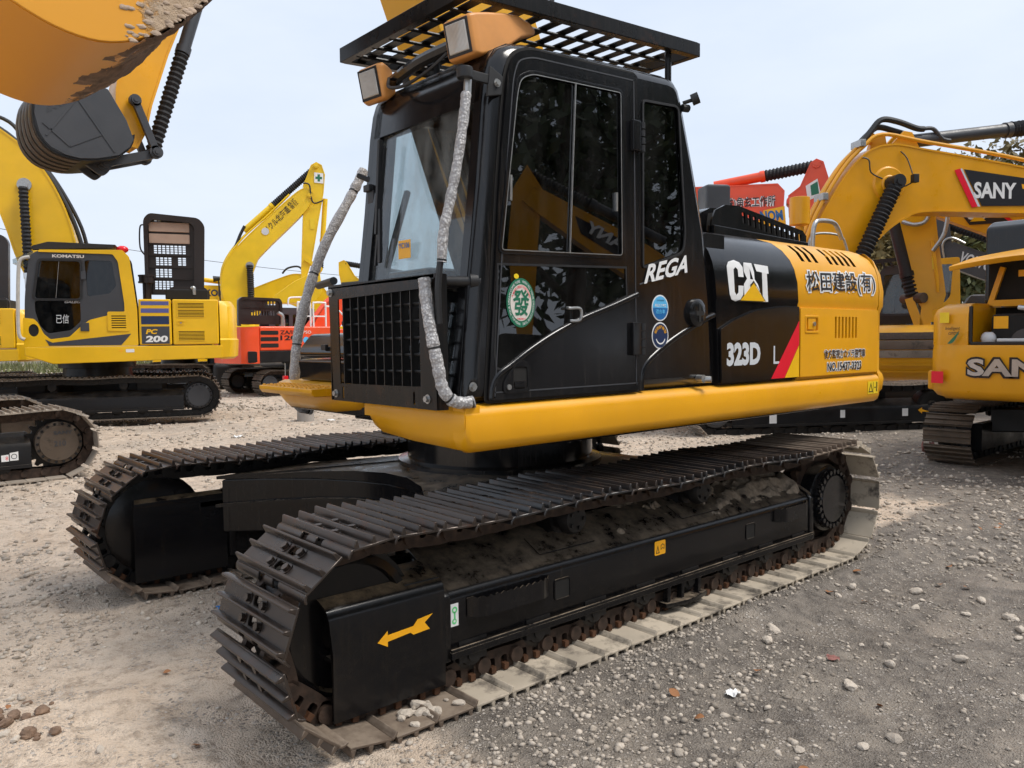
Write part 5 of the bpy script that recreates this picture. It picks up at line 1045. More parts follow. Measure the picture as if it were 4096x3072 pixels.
pins(CM, [(2.97, 4.05), (2.70, 3.76), (3.09, 4.62), (3.33, 3.99)], .055, -.3, .3, 'greypaint')

# ---- red-orange excavator seen from its right side
DM = thing('excavator', 'red-orange excavator with white hand rails and raised dark rear hood', 'excavator', (7.6, 18.1, -.02), R_(180), 'machines parked behind on the left', .92)
crawler(DM, 'shoebg', 'under_bg', a=1.75, links=LINKBR)
MB().box(-1.5, 2.35, -1.25, 1.25, 1.0, 1.35).build('body_frame', 'under_bg', DM, bevel=.03)
MB().box(-.6, 2.0, -1.2, 1.26, 1.35, 2.08).build('engine_cover', 'orange', DM, bevel=.05, seg=3); MB().box(.78, .79, 1.255, 1.268, 1.37, 2.05).build('door_seam', 'void', DM)
MB().prism(rpoly([(-1.5, 1.35), (-.62, 1.35), (-.62, 2.02), (-1.2, 1.95), (-1.5, 1.75)], .08), .3, 1.26).build('tank_cover', 'orange', DM, bevel=.04, seg=3)
pcw = [(2.02, 1.26), (2.3, 1.22), (2.5, 1.05), (2.62, .5), (2.65, 0)]
MB().loft([[(x, -y_, z) for x, y_ in pcw]+[(x, y_, z) for x, y_ in reversed(pcw)] for z in (.98, 1.1, 1.9, 2.06)]).build('counterweight', 'orange', DM, bevel=.04, smooth=35)
FP = lambda u, v, w: (u, 1.262+w, v)
text('zax', 'lettering', 'blackvinyl', DM, FP, 1.36, .86, 1.84, 1.96, .003); text('120', 'lettering', 'blackvinyl', DM, FP, 1.36, .84, 1.66, 1.81, .003)
for k in range(3): flat('vent_grille', 'void', DM, FP, rrect(1.42, 1.98, 1.83-.19*k, 1.95-.19*k, .03), .003)
text('toyo', 'lettering', 'white', DM, FP, .72, .35, 1.86, 1.95, .003); flat('round_sticker', 'cyan', DM, FP, circle(.52, 1.66, .1), .002)
hm = MB().panel(rpoly([(1.0, 2.15), (2.38, 2.15), (2.36, 2.86), (2.24, 2.94), (1.1, 2.92), (1.02, 2.84)], .04), [rrect(1.25+.085*i, 1.30+.085*i, 2.42, 2.56, .01, 2) for i in range(9)]+[rrect(1.2+.1*i, 1.26+.1*i, 2.74, 2.85, .01, 2) for i in range(3)], FARP(.62), .03).build('open_hood', 'hoodbrown', DM, smooth=30)
MB().panel(rpoly([(.98, 2.1), (2.40, 2.1), (2.38, 2.88), (2.26, 2.97), (1.08, 2.95), (1.0, 2.86)], .04), [rpoly([(1.06, 2.1), (2.32, 2.1), (2.30, 2.84), (2.2, 2.89), (1.14, 2.87), (1.08, 2.8)], .04)], FARP(.56), .12).build('hood_rim', 'hoodbrown', hm, bevel=.01)
MB().box(1.06, 2.3, .64, .67, 2.64, 2.66).build('hood_rib', 'hoodbrown', hm)
MB().cyl((1.1, .9, 2.05), (1.1, .9, 2.3), .07).tube(smooth_path([(1.1, .9, 2.3), (1.12, .9, 2.42), (1.25, .9, 2.5)], 5), .06, 10).build('exhaust_pipe', 'steel', DM)
dc = rpoly([(-.75, 1.35), (.95, 1.35), (.9, 2.55), (.75, 2.72), (-.6, 2.72), (-.75, 2.4)], .1)
cb_ = MB().panel(dc, [rpoly([(-.5, 1.9), (.12, 1.9), (.12, 2.5), (-.45, 2.5)], .06), rpoly([(.25, 1.9), (.75, 1.9), (.7, 2.5), (.25, 2.5)], .06)], FARP(-.5), .06).prism(dc, -1.25, -1.2).build('cab', 'greypaint', DM, bevel=.015); MB().box(-.7, .9, -1.22, -.5, 2.62, 2.70).build('cab_roof', 'greypaint', cb_, bevel=.02)
flat('cab_window', 'bgglass', cb_, FARP(-.48), rpoly([(-.6, 1.85), (.8, 1.85), (.75, 2.55), (-.55, 2.55)], .05), 0, .004)
for x0, x1 in ((.30, .72), (-.22, .20)): MB().tube(smooth_path([(x0, 1.15, 2.05), (x0, 1.15, 2.75), (x0+.05, 1.15, 2.82), (x1-.05, 1.15, 2.82), (x1, 1.15, 2.75), (x1, 1.15, 2.05)], 4), .028, 8).bar((x0, 1.15, 2.4), (x1, 1.15, 2.4), .04, .04).build('hand_rail', 'white', DM)
MB().tube(smooth_path([(.72, .5, 2.75), (.7, .5, 2.95), (.55, .5, 3.0), (.15, .5, 3.0), (.0, .5, 2.9)], 4), .028, 8).tube(smooth_path([(-.25, 1.1, 2.72), (-.6, 1.1, 2.66), (-.9, 1.1, 2.4), (-1.15, 1.1, 2.05)], 5), .028, 8).build('guard_rail', 'white', DM)
poly_limb(DM, 'boom', 'orange', [(p.x, p.z) for p in smooth_path([(-.05, 0, 1.8), (-.7, 0, 2.75), (-1.4, 0, 3.2), (-3.0, 0, 3.1), (-5.2, 0, 2.3)], 5)+smooth_path([(-5.3, 0, 1.95), (-3.0, 0, 2.5), (-1.6, 0, 2.4), (-1.1, 0, 1.9), (-.7, 0, 1.4)], 5)], -.22, .22)
for k in range(3): MB().tube(smooth_path([(.1, .1+.08*k, 1.9), (-.35, .1+.08*k, 2.45), (-.85, .1+.08*k, 2.98), (-1.5, .1+.08*k, 3.3)], 5), .03, 8).build('hydraulic_pipe', 'orange', DM)
MB().tube(smooth_path([(-1.02, .9, 2.0), (-.95, .9, 2.2), (-1.05, .9, 2.35)], 5), .035, 8).build('exhaust_stub', 'hoodbrown', DM)
limb('stick', 'orange', DM, [(-5.0, 2.7), (-5.3, 2.1), (-5.1, .5)], [.3, .45, .25], -.16, .16)
# its neighbour's tracks, nose to tail on the left
for k, (x, y) in enumerate(((7.0, 22.6), (5.9, 23.8))):
    nb = thing('excavator', ['dark excavator chassis with bare tracks behind the blue-striped machine', 'farthest dark chassis with rusty tracks behind the striped excavator'][k], 'excavator', (x, y, .05), R_(128), 'machines parked behind on the left', .95)
    crawler(nb, 'shoebg', 'under_bg', a=1.7, links=LINKBR); MB().box(-1.3, 1.9, -1.1, 1.1, 1.06, 1.5).build('body_frame', 'under_bg', nb, bevel=.05)
# ---- lemon-yellow excavator with a raised boom
EM = thing('excavator', 'lemon yellow excavator with raised boom, green cross on the stick head', 'excavator', (8.42, 21.62, 0), R_(155.3), 'machines parked behind on the left')
Y = 'lemon'
MB().box(-1.6, 2.0, -1.2, 1.2, 1.0, 2.0).build('body_frame', Y, EM, bevel=.05); MB().box(-2.0, 2.0, -1.4, 1.4, 0, .85).build('track_base', 'under_bg', EM, bevel=.2, seg=3); MB().cyl((0, 0, .85), (0, 0, 1.0), .6).build('swing_bearing', 'under_bg', EM)
bo = poly_limb(EM, 'boom', Y, [(p.x, p.z) for p in smooth_path([(1.0, 0, 1.9), (1.66, 0, 2.9), (1.63, 0, 3.9), (1.10, 0, 4.72), (-.58, 0, 6.33), (-1.05, 0, 6.62)], 5)+smooth_path([(-1.3, 0, 6.45), (-1.02, 0, 5.85), (.30, 0, 4.50), (.62, 0, 4.05), (.78, 0, 3.2), (.2, 0, 1.9)], 5)], -.25, .25, .012)
stk = poly_limb(EM, 'stick', Y, [(-1.08, 7.0), (-1.22, 7.38), (-1.40, 7.49), (-1.58, 7.40), (-1.68, 7.08), (-1.62, 6.45), (-1.45, 5.6), (-1.20, 4.25), (-.98, 3.55), (-.85, 3.5), (-.82, 3.8), (-.92, 5.65), (-1.02, 6.2), (-.95, 6.7)], .18 - .36, .18, .012)
cylinder(EM, 'stick_cylinder', (.98, 0, 5.15), (-1.28, 0, 7.25), .10, Y, .42, 'fabric', sr=.12)
for y in (-.36, .36): cylinder(EM, 'boom_cylinder', (.80, y, 1.6), (.82, y, 4.0), .09, Y, .35, 'fabric', sr=.11)
cylinder(EM, 'bucket_cylinder', (-1.68, 0, 6.3), (-1.48, 0, 3.95), .085, Y, .62, 'fabric', sr=.09)
pins(EM, [(.82, 3.98)], .13, -.30, .30, 'steel'); pins(EM, [(-1.15, 6.35), (-1.38, 7.35), (-1.45, 3.9)], .08, -.3, .3, Y)
for y in (-.24, .18): MB().bar((-.95, y+.03, 4.25), (-1.42, y+.03, 3.95), .06, .12).bar((-1.42, y+.03, 3.92), (-1.3, y+.03, 3.4), .06, .12).build('link_arm', Y, EM)
MB().prism(rpoly([(.25, 2.75), (.05, 3.0), (-.55, 3.45), (-.95, 3.65), (-1.42, 3.75), (-1.48, 3.1), (-1.2, 2.75)], .1), -.55, .55).build('bucket', Y, EM, bevel=.02)
FPE = lambda u, v, w: (u, .264+w, v)
def slant(key, name, mat, root, u0, v0, u1, v1, h, yy, w=.0):
    vs, fs = TEXTS[key]; d = Vector((u1-u0, v1-v0)); n = Vector((-d.y, d.x)).normalized()
    if n.y < 0: n = -n
    mb = MB().add([(u0+d.x*a+n.x*h*b, yy+w, v0+d.y*a+n.y*h*b) for a, b in vs], fs); me = bpy.data.meshes.new(name); me.from_pydata(mb.v, [], mb.f); me.materials.append(M[mat]); return put(name, me, root)
slant('hok', 'lettering', 'blackvinyl', EM, .22, 5.05, -.55, 5.83, .24, .266); slant('kk', 'lettering', 'blackvinyl', EM, -.58, 5.86, -.80, 6.08, .26, .266)
flat('round_mark', 'offwhite', EM, FPE, circle(.30, 5.12, .12), .002)
ck = flat('cross_sticker', 'white', EM, lambda u, v, w: (u, .194+w, v), [(-1.32, 6.80), (-1.62, 6.78), (-1.62, 7.12), (-1.32, 7.14)], .001)
MB().panel([(-1.43, 6.84), (-1.51, 6.84), (-1.51, 6.92), (-1.58, 6.92), (-1.58, 7.0), (-1.51, 7.0), (-1.51, 7.08), (-1.43, 7.08), (-1.43, 7.0), (-1.36, 7.0), (-1.36, 6.92), (-1.43, 6.92)], [], FARP(.1975), .001).build('cross_print', 'green', ck, smooth=0)
flat('warning_sticker', 'warnyel', EM, lambda u, v, w: (u, .194+w, v), [(-1.15, 5.25), (-1.3, 5.25), (-1.3, 5.6), (-1.15, 5.6)], .001)
MB().tube(smooth_path([(1.55, .1, 3.9), (1.2, .1, 4.75), (1.1, .1, 5.0), (.95, .1, 5.3)], 5), .05, 8).build('hydraulic_hose', 'rubber', EM)
MB().tube(smooth_path([(-.95, .28, 6.75), (-1.15, .28, 6.7), (-1.2, .28, 6.3), (-1.3, .28, 6.1), (-1.6, .28, 6.2)], 5), .025, 8).build('stick_hose', 'rubber', EM)
for k in range(2): MB().tube(smooth_path([(1.68+.04*k, .15-.1*k, 2.9), (1.66+.04*k, .15-.1*k, 3.9), (1.12+.05*k, .15-.1*k, 4.78), (.2, .15-.1*k, 5.68), (-.5, .15-.1*k, 6.38)], 5), .03, 8).build('hydraulic_pipe', Y, EM)

# ---- low yellow excavator behind: lettered boom lying level, grey cab
FM = thing('excavator', 'yellow excavator with blue boom lettering and grey cab in the back row', 'excavator', (8.5, 28.18, 0), R_(159.8), 'machines parked behind on the left')
MB().box(-1.6, 2.0, -1.2, 1.2, 0, 2.2).build('body_frame', 'kyellow', FM, bevel=.1); MB().prism(rpoly([(.72, 2.2), (.70, 4.0), (.6, 4.15), (.26, 4.15), (.22, 2.2)], .06), -.5, .5).build('cab', 'greypaint', FM, bevel=.03)
flat('cab_window', 'warnyel', FM, FARP(.5), rrect(.3, .6, 3.3, 3.6, .02), .002)
MB().prism([(.25, 3.15), (.25, 3.72), (-1.6, 3.68), (-1.6, 3.05)], .1, .5).build('boom', 'kyellow', FM, bevel=.02); text('KOMATSU', 'lettering', 'navy', FM, FARP(.505), .05, -1.45, 3.28, 3.55, .003)
MB().cyl((.22, .3, 3.95), (-1.6, .3, 3.72), .09).build('boom_cylinder', 'kyellow', FM); MB().box(-1.5, -.3, -.3, .3, 2.2, 3.1).build('boom_foot', 'kyellow', FM)
MB().bar((-.52, .6, 2.6), (-.45, .6, 3.9), .06, .06).cyl((-.25, .6, 3.95), (-.75, .6, 4.0), .12, .04).build('mirror', 'rubber', FM)
# ---- yellow bucket and stick standing up behind the orange machine
GM = thing('excavator', 'yellow excavator stick and bucket behind the orange machine, black ram pointing right', 'excavator', (11.56, 22.86, 0), R_(151), 'machines parked behind on the left')
MB().box(-3.2, 1.2, -1.1, 1.1, 1.0, 2.0).build('body_frame', 'lemon', GM, bevel=.05); MB().box(-3.4, 1.4, -1.3, 1.3, 0, .9).build('track_base', 'under_bg', GM, bevel=.2, seg=3); MB().cyl((-1, 0, .9), (-1, 0, 1.0), .6).build('swing_bearing', 'under_bg', GM)
poly_limb(GM, 'stick', 'lemon', [(.08, 4.38), (-.12, 4.47), (-.24, 4.36), (-.5, 3.9), (-.95, 3.5), (-.95, 1.9), (-.2, 1.9), (-.05, 3.3), (.08, 4.0)], -.2, .2)
poly_limb(GM, 'boom', 'lemon', [(p.x, p.z) for p in smooth_path([(3.4, 0, 3.3), (2.3, 0, 3.75), (1.6, 0, 3.95), (.9, 0, 3.75), (.4, 0, 3.1)], 5)+smooth_path([(.6, 0, 2.0), (2.0, 0, 2.9), (3.4, 0, 2.6)], 4)], -.25, .25)
cylinder(GM, 'bucket_cylinder', (-2.6, .1, 3.95), (-.15, .1, 4.35), .1, 'greypaint', .35, 'fabric', sr=.11); MB().cyl((.0, .3, 3.55), (-2.2, .3, 3.75), .08).build('ram', 'rubber', GM)
MB().tube(smooth_path([(1.3, .2, 3.9), (1.5, .2, 4.2), (1.9, .2, 4.15), (2.1, .2, 3.95)], 5), .035, 8).build('hydraulic_hose', 'rubber', GM)

# ---- amber excavator with lettered boom behind the counterweight
HM = thing('excavator', 'amber excavator behind, its large lettered boom bending to the right', 'excavator', (9.17, 3.27, -.04), R_(148), 'machines parked behind on the right')
crawler(HM, 'shoepale', 'under_bg')
MB().box(-.85, 2.4, -1.3, 1.3, 1.06, 1.3).build('body_frame', 'syellow', HM, bevel=.03); MB().box(.0, 2.3, -1.25, 1.3, 1.3, 2.5).build('engine_cover', 'syellow', HM, bevel=.06, seg=3); MB().box(-.8, -.1, .4, 1.3, 1.3, 2.0).build('tank_cover', 'syellow', HM, bevel=.05, seg=3)
MB().prism(rpoly([(-.8, 1.3), (.7, 1.3), (.7, 2.9), (.55, 3.0), (-.6, 3.0)], .08), -1.3, -.42).build('cab', 'greypaint', HM, bevel=.03)
S_ = 'syellow'
up = smooth_path([(.15, 0, 2.0), (-.14, 0, 2.72), (-.44, 0, 3.45), (-.90, 0, 4.20), (-1.32, 0, 4.62), (-1.78, 0, 4.75), (-2.4, 0, 4.68), (-4.3, 0, 4.42), (-5.8, 0, 4.1)], 5); dn = smooth_path([(-5.8, 0, 3.72), (-4.3, 0, 3.62), (-2.5, 0, 3.62), (-2.0, 0, 3.48), (-1.58, 0, 3.18), (-1.2, 0, 2.70), (-.8, 0, 1.9)], 5)
bm = poly_limb(HM, 'boom', S_, [(p.x, p.z) for p in up+dn], -.27, .25)
cylinder(HM, 'boom_cylinder', (-.45, .45, 1.5), (-1.70, .45, 4.05), .12, 'black', .48, 'fabric', sr=.135); cylinder(HM, 'boom_cylinder', (-.45, -.45, 1.5), (-1.70, -.45, 4.05), .12, 'black', .48, 'fabric', sr=.135)
MB().cyl((-1.70, .25, 4.07), (-1.70, .56, 4.07), .115, n=20).cyl((-1.70, .56, 4.07), (-1.70, .58, 4.07), .06).build('pivot_pin', 'rubber', HM); MB().loft([[(-1.70+r*math.cos(t*.2618), .25+w, 4.07+r*math.sin(t*.2618)) for t in range(24)] for r, w in ((.30, 0), (.27, .03), (.15, .03), (.13, .05))]).build('boss_plate', S_, bm, smooth=40)
cylinder(HM, 'stick_cylinder', (-2.2, 0, 4.85), (-5.2, 0, 5.25), .115, 'greypaint', .66, 'fabric', sr=.14)
for y in (-.12, .12): MB().prism([(-1.75, 4.7), (-2.05, 5.0), (-2.2, 4.98), (-2.35, 4.7)], y-.03, y+.03).build('cylinder_lug', S_, bm, bevel=.01)
MB().prism([(-1.52, 4.6), (-1.62, 4.95), (-1.72, 5.0), (-1.85, 4.95), (-1.9, 4.7)], -.18, -.08).cyl((-1.55, -.15, 4.9), (-1.55, .0, 4.9), .08).build('hose_lug', S_, bm)
for k, (dy, dz) in enumerate(((.20, .05), (.10, .10), (.0, .07))):
    MB().tube(smooth_path([(.18, dy, 2.1+dz), (-.12, dy, 2.80+dz), (-.42, dy, 3.52+dz), (-.88, dy, 4.26+dz), (-1.25, dy, 4.64+dz)]+([(-1.6, dy, 4.86+dz), (-2.4, dy, 4.76+dz), (-4.3, dy, 4.50+dz), (-5.8, dy, 4.2)] if k == 0 else []), 5), .033, 10).build('hydraulic_pipe', S_, HM)
for k, dy in enumerate((.10, .0)): MB().tube(smooth_path([(-1.25, dy, 4.74), (-1.45, dy, 4.98-.04*k), (-1.65, dy, 5.18-.1*k), (-1.95, dy, 5.16-.13*k), (-2.3, dy, 5.06-.12*k), (-2.45+.1*k, dy, 5.05-.14*k)], 6), .05, 10).build('hydraulic_hose', 'rubber', HM)
MB().tube(smooth_path([(-2.42, .1, 5.05), (-2.62, .1, 5.06), (-2.8, .1, 4.9), (-2.95, .1, 4.87)], 6), .035, 8).build('steel_pipe', 'greypaint', HM)
for x, z in ((-1.22, 4.72), (-.55, 3.82), (-.1, 2.85)): MB().box(x-.05, x+.05, -.04, .26, z-.03, z+.09).build('pipe_clamp', 'steel', HM, bevel=.01)
MB().box(-2.08, -1.98, .42, .52, 4.06, 4.20).build('work_lamp', 'rubber', HM, bevel=.01); MB().tube(smooth_path([(-1.80, .27, 4.05), (-1.92, .34, 4.02), (-2.02, .44, 4.08)], 4), .012, 6).tube(smooth_path([(-1.9, .27, 4.62), (-2.0, .30, 4.5), (-2.02, .42, 4.22)], 4), .01, 6).tube(smooth_path([(-1.2, .27, 4.5), (-1.3, .30, 4.45), (-1.34, .30, 4.25), (-1.55, .3, 4.15)], 4), .012, 6).build('lamp_cable', 'rubber', HM)
BP = lambda u, v, w: (u, .263+w, v)
flat('red_stripe', 'red', HM, BP, [(-2.92, 4.33), (-3.03, 4.36), (-3.38, 3.72), (-3.27, 3.70)], .001); flat('white_stripe', 'offwhite', HM, BP, [(-3.03, 4.36), (-3.07, 4.36), (-3.43, 3.72), (-3.38, 3.72)], .001)
flat('black_panel', 'blackvinyl', HM, BP, [(-3.10, 4.35), (-4.5, 4.20), (-4.9, 3.76), (-3.46, 3.73)], .001); text('SANY', 'lettering', 'white', HM, BP, -3.30, -4.12, 3.86, 4.14, .004)
for k in range(3): flat('orange_square', 'arrow', HM, BP, [(-4.22-.07*k, 4.12-.12*k), (-4.29-.07*k, 4.11-.12*k), (-4.31-.07*k, 4.03-.12*k), (-4.24-.07*k, 4.04-.12*k)], .003)
MB().tube(smooth_path([(.18, 1.0, 2.5), (.17, 1.0, 2.95), (.05, 1.0, 3.12), (-.35, 1.0, 3.1), (-.48, 1.0, 2.9), (-.6, 1.0, 2.4)], 5), .02, 8).build('hand_rail', 'steel', HM)
MB().cyl((.27, .9, 2.45), (.27, .9, 3.25), .07, n=14).cyl((.27, .9, 3.27), (.27, .9, 3.70), .155, n=20).build('exhaust_silencer', 'syellow', HM, bevel=.01); MB().box(1.5, 1.9, .7, 1.1, 2.5, 3.85).build('air_box', 'greypaint', HM, bevel=.05)
flat('white_tag', 'white', HM, FARP(1.31), [(.96, .18), (.84, .18), (.84, .34), (.96, .34)], .002); flat('white_tag', 'white', HM, FARP(1.31), [(-.3, .24), (-.22, .24), (-.22, .36), (-.3, .36)], .002); flat('white_tag', 'white', HM, FARP(1.31), [(-1.38, .24), (-1.28, .24), (-1.28, .36), (-1.38, .36)], .002)
flat('direction_arrow', 'arrow', HM, FARP(1.315), [(-1.75, .30), (-1.62, .34), (-1.62, .37), (-1.55, .33), (-1.62, .27), (-1.62, .30)], .002)
limb('stick', S_, HM, [(-5.3, 5.3), (-5.7, 3.9), (-5.3, 1.9)], [.3, .6, .3], -.18, .18)

# ---- amber excavator at the right edge, engine bay open
IM = thing('excavator', 'amber excavator at the right edge with open engine bay and chrome rear lettering', 'excavator', (8.3, -1.4, -.01), R_(180), 'machines parked behind on the right', .87)
crawler(IM, 'shoebg', 'under_bg')
MB().box(-1.5, 2.45, -1.35, 1.35, 1.0, 1.25).build('body_frame', S_, IM, bevel=.03)
# counterweight: rounded block, rear face carries the lettering
cp = [(1.9, 1.36), (2.30, 1.34), (2.52, 1.26), (2.64, 1.10), (2.70, .8), (2.72, 0)]
def cwr(z, d): return [(x+d*(x > 2.2), -y_-(d if y_ > 1.2 else 0), z) for x, y_ in cp]+[(x+d*(x > 2.2), y_, z) for x, y_ in reversed(cp)]
MB().loft([cwr(z, d) for z, d in ((.90, -.14), (.94, -.05), (1.02, 0), (1.5, .0), (1.58, -.01))]).build('counterweight', S_, IM, smooth=40)
# left rear corner post above it, leaving the bay open toward the middle
ul = [(1.7, -1.36), (2.30, -1.34), (2.50, -1.26), (2.60, -1.12), (2.655, -.80), (2.20, -.74), (1.7, -.74)]
MB().loft([[(x-s*(x > 2.1), y_+s*(y_ < -1.2), z) for x, y_ in ul] for z, s in ((1.58, 0), (1.95, .0), (2.03, .03), (2.08, .10), (2.10, .2))]).build('corner_cover', S_, IM, smooth=40)
MB().loft([[(x, -y_, z) for x, y_ in ul] for z in (1.58, 1.95, 2.06)]).build('corner_cover', S_, IM, smooth=40)
MB().box(2.60, 2.64, -.80, -.76, 1.60, 2.06).box(2.60, 2.64, -.78, .78, 1.58, 1.62).build('bay_seal', 'rubber', IM, bevel=.01)
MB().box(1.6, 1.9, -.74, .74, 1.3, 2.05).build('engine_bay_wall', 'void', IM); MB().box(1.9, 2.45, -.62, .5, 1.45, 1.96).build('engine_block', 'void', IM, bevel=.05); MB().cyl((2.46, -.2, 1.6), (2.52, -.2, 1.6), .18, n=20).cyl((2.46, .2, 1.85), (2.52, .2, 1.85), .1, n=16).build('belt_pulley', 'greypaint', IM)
flat('warning_sticker', 'arrow', IM, lambda u, v, w: (2.455+w, u, v), [(-.58, 1.78), (-.42, 1.78), (-.42, 1.93), (-.58, 1.93)], .002)
MB().cyl((2.5, -.02, 1.78), (2.5, -.02, 1.95), .08, n=14).build('filter_canister', 'white', IM); MB().tube(smooth_path([(2.5, -.3, 2.03), (2.52, -.1, 2.0), (2.52, .0, 1.95)], 4), .03, 8).build('engine_hose', 'silver', IM); MB().ball((2.5, -.62, 1.66), .09, 10, 6, (.6, 1, 1)).build('coolant_bottle', 'offwhite', IM, smooth=60); MB().box(2.48, 2.6, -.5, -.1, 1.62, 1.66).build('rag', 'offwhite', IM, bevel=.01)
# raised hood: thick shell
hd = MB().loft([[(2.75+.25*math.sin(math.pi*(y_+1.2)/2.4)*.3, y_, 2.58+.14*math.cos(y_*1.1)-.09), (2.0, y_, 2.72+.16*math.cos(y_*1.1)-.09), (2.0, y_, 2.66+.16*math.cos(y_*1.1)-.09), (2.75, y_, 2.52+.14*math.cos(y_*1.1)-.09)] for y_ in np.linspace(-1.0, 1.0, 12)]).build('raised_hood', S_, IM, bevel=.015, smooth=50)
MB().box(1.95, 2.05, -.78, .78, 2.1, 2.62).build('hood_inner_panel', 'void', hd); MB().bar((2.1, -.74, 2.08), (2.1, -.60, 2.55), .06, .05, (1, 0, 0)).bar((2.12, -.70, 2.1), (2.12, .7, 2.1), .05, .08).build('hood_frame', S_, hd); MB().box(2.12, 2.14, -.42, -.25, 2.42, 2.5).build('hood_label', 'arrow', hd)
cbx = rpoly([(-1.3, 1.25), (.35, 1.25), (.3, 2.9), (.15, 3.02), (-1.1, 3.02)], .08)
cI = MB().prism(cbx, -1.32, -.42).build('cab', 'cabblack', IM, bevel=.04, seg=3)
MB().box(.36, .37, -1.2, -.55, 2.0, 2.85).build('rear_window', 'bgglass', cI); MB().box(-.9, .1, -1.332, -1.322, 1.9, 2.8).build('side_window', 'bgglass', cI)
MB().prism(rpoly([(.45, 2.1), (1.7, 2.1), (1.7, 3.1), (1.5, 3.2), (.6, 3.2)], .06), -.95, .9).build('air_duct_housing', 'cabblack', IM, bevel=.04)
RP = lambda u, v, w: (2.722+w-.05*(abs(u) > .85), u, v)
RQ = lambda u, v, w: (2.735+w-.12*max(0, abs(u)-.6), u, v)
text('SANYo', 'lettering_outline', 'blackvinyl', IM, RQ, -.80, .34, 1.18, 1.44, .0); text('SANY', 'lettering', 'silver', IM, RQ, -.775, .315, 1.205, 1.415, .008)
flat('reflector', 'red', IM, lambda u, v, w: (2.66+w+.28*(u+1.2), u, v), [(-1.22, 1.10), (-1.06, 1.10), (-1.06, 1.25), (-1.22, 1.25)], .0); flat('warning_sticker', 'warnyel', IM, lambda u, v, w: (2.655+w+.18*(u+1.0), u, v), [(-1.14, 1.86), (-1.02, 1.86), (-1.02, 1.99), (-1.14, 1.99)], .0)
text('int', 'lettering', 'blackvinyl', IM, lambda u, v, w: (2.685+w+.15*(u+.9), u, v), -1.06, -.88, 1.76, 1.81); text('ctl', 'lettering', 'blackvinyl', IM, lambda u, v, w: (2.685+w+.15*(u+.9), u, v), -1.02, -.89, 1.71, 1.76)
lf = [(-1.03+.15*t, 1.60+.16*t-.06*math.sin(math.pi*t)) for t in np.linspace(0, 1, 8)]+[(-.88-.15*t, 1.76-.16*t+.0*math.sin(math.pi*t)) for t in np.linspace(0, 1, 8)][1:-1]
flat('leaf_mark', 'green', IM, lambda u, v, w: (2.692+w+.15*(u+.9), u, v), lf, 0)

# ---- yellow excavator behind: hanging stick with black ram, bucket on the ground
JM = thing('excavator', 'yellow excavator behind with hanging stick, black ram and worn bucket', 'excavator', (13.14, 2.92, 0), R_(112.7), 'machines parked behind on the right')
poly_limb(JM, 'stick', 'boomyel', [(.30, 3.80), (.36, 4.05), (-.10, 4.2), (-.42, 4.12), (-.50, 3.4), (-.66, 2.25), (-.60, 2.02), (-.30, 1.92), (-.20, 2.1), (.0, 2.7)], -.2, .2)
poly_limb(JM, 'boom', 'boomyel', [(-.1, 4.5), (-.45, 4.3), (-1.0, 4.25), (-2.4, 3.8), (-4.2, 2.2), (-3.6, 1.6), (-2.2, 2.95), (-1.25, 3.45), (-.4, 3.85), (.1, 4.2)], -.52, -.15)
flat('black_panel', 'blackvinyl', JM, FARP(-.137), [(-.80, 3.98), (-1.35, 3.95), (-1.72, 3.60), (-1.05, 3.60)], .002); flat('red_stripe', 'red', JM, FARP(-.137), [(-1.37, 3.95), (-1.45, 3.95), (-1.82, 3.58), (-1.74, 3.58)], .002); text('CAT', 'lettering', 'white', JM, FARP(-.137), -1.0, -1.35, 3.70, 3.90, .005)
flat('logo_triangle', 'decalyel', JM, FARP(-.137), [(-1.06, 3.66), (-1.32, 3.66), (-1.19, 3.82)], .007)
cylinder(JM, 'bucket_cylinder', (.32, .12, 3.95), (-.08, .12, 2.25), .125, 'rubber', .78, 'fabric', sr=.14); pins(JM, [(.30, 3.92)], .08, -.25, .25, 'boomyel'); MB().cyl((.08, -.1, 2.2), (-.28, .3, 2.2), .10).build('link_pin', 'shoebg', JM)
for y in (-.2, .2): MB().bar((-.02, y, 2.2), (-.22, y, 1.6), .06, .16, (1, 0, 0)).bar((-.35, y, 2.1), (-.30, y, 1.6), .06, .2, (1, 0, 0)).build('link_arm', 'boomyel', JM)
# bucket lying on its back toward the camera: rounded shell with worn strips
jk = MB().loft([[(x, .2+.52*math.cos(R_(t)), 1.12+.56*math.sin(R_(t))) for t in range(-80, 261, 20)] for x in (.55, .53, -.48, -.50)]).build('bucket', 'boomyel', JM, smooth=60)
for t0, t1, mm in ((28, 44, 'rust'), (8, 26, 'mudbrown'), (-8, 6, 'shoepale'), (-24, -20, 'boomyel'), (-40, -36, 'boomyel')):
    MB().loft([[(x, .2+r*math.cos(R_(t0+(t1-t0)*k/4)), 1.12+(r+.04)*math.sin(R_(t0+(t1-t0)*k/4))) for r in (.525, .545) for k in (range(5) if r < .53 else range(4, -1, -1))] for x in (.54, -.49)]).build('wear_strip', mm, jk, smooth=30)
MB().prism([(.2+.56*math.cos(R_(t)), 1.12+.60*math.sin(R_(t))) for t in range(0, 360, 20)], -.53, -.49, 'x').build('bucket_side', 'cream', jk)
MB().tube(smooth_path([(.12, .25, 3.7), (-.1, .3, 3.62), (-.3, .28, 3.7), (-.36, .22, 4.05)], 6), .04, 8).build('hydraulic_hose', 'steel', JM); MB().tube(smooth_path([(-.42, .25, 3.1), (-.60, .3, 3.4), (-.66, .25, 3.8), (-.6, .2, 4.2)], 6), .04, 8).build('hydraulic_hose', 'steel', JM)
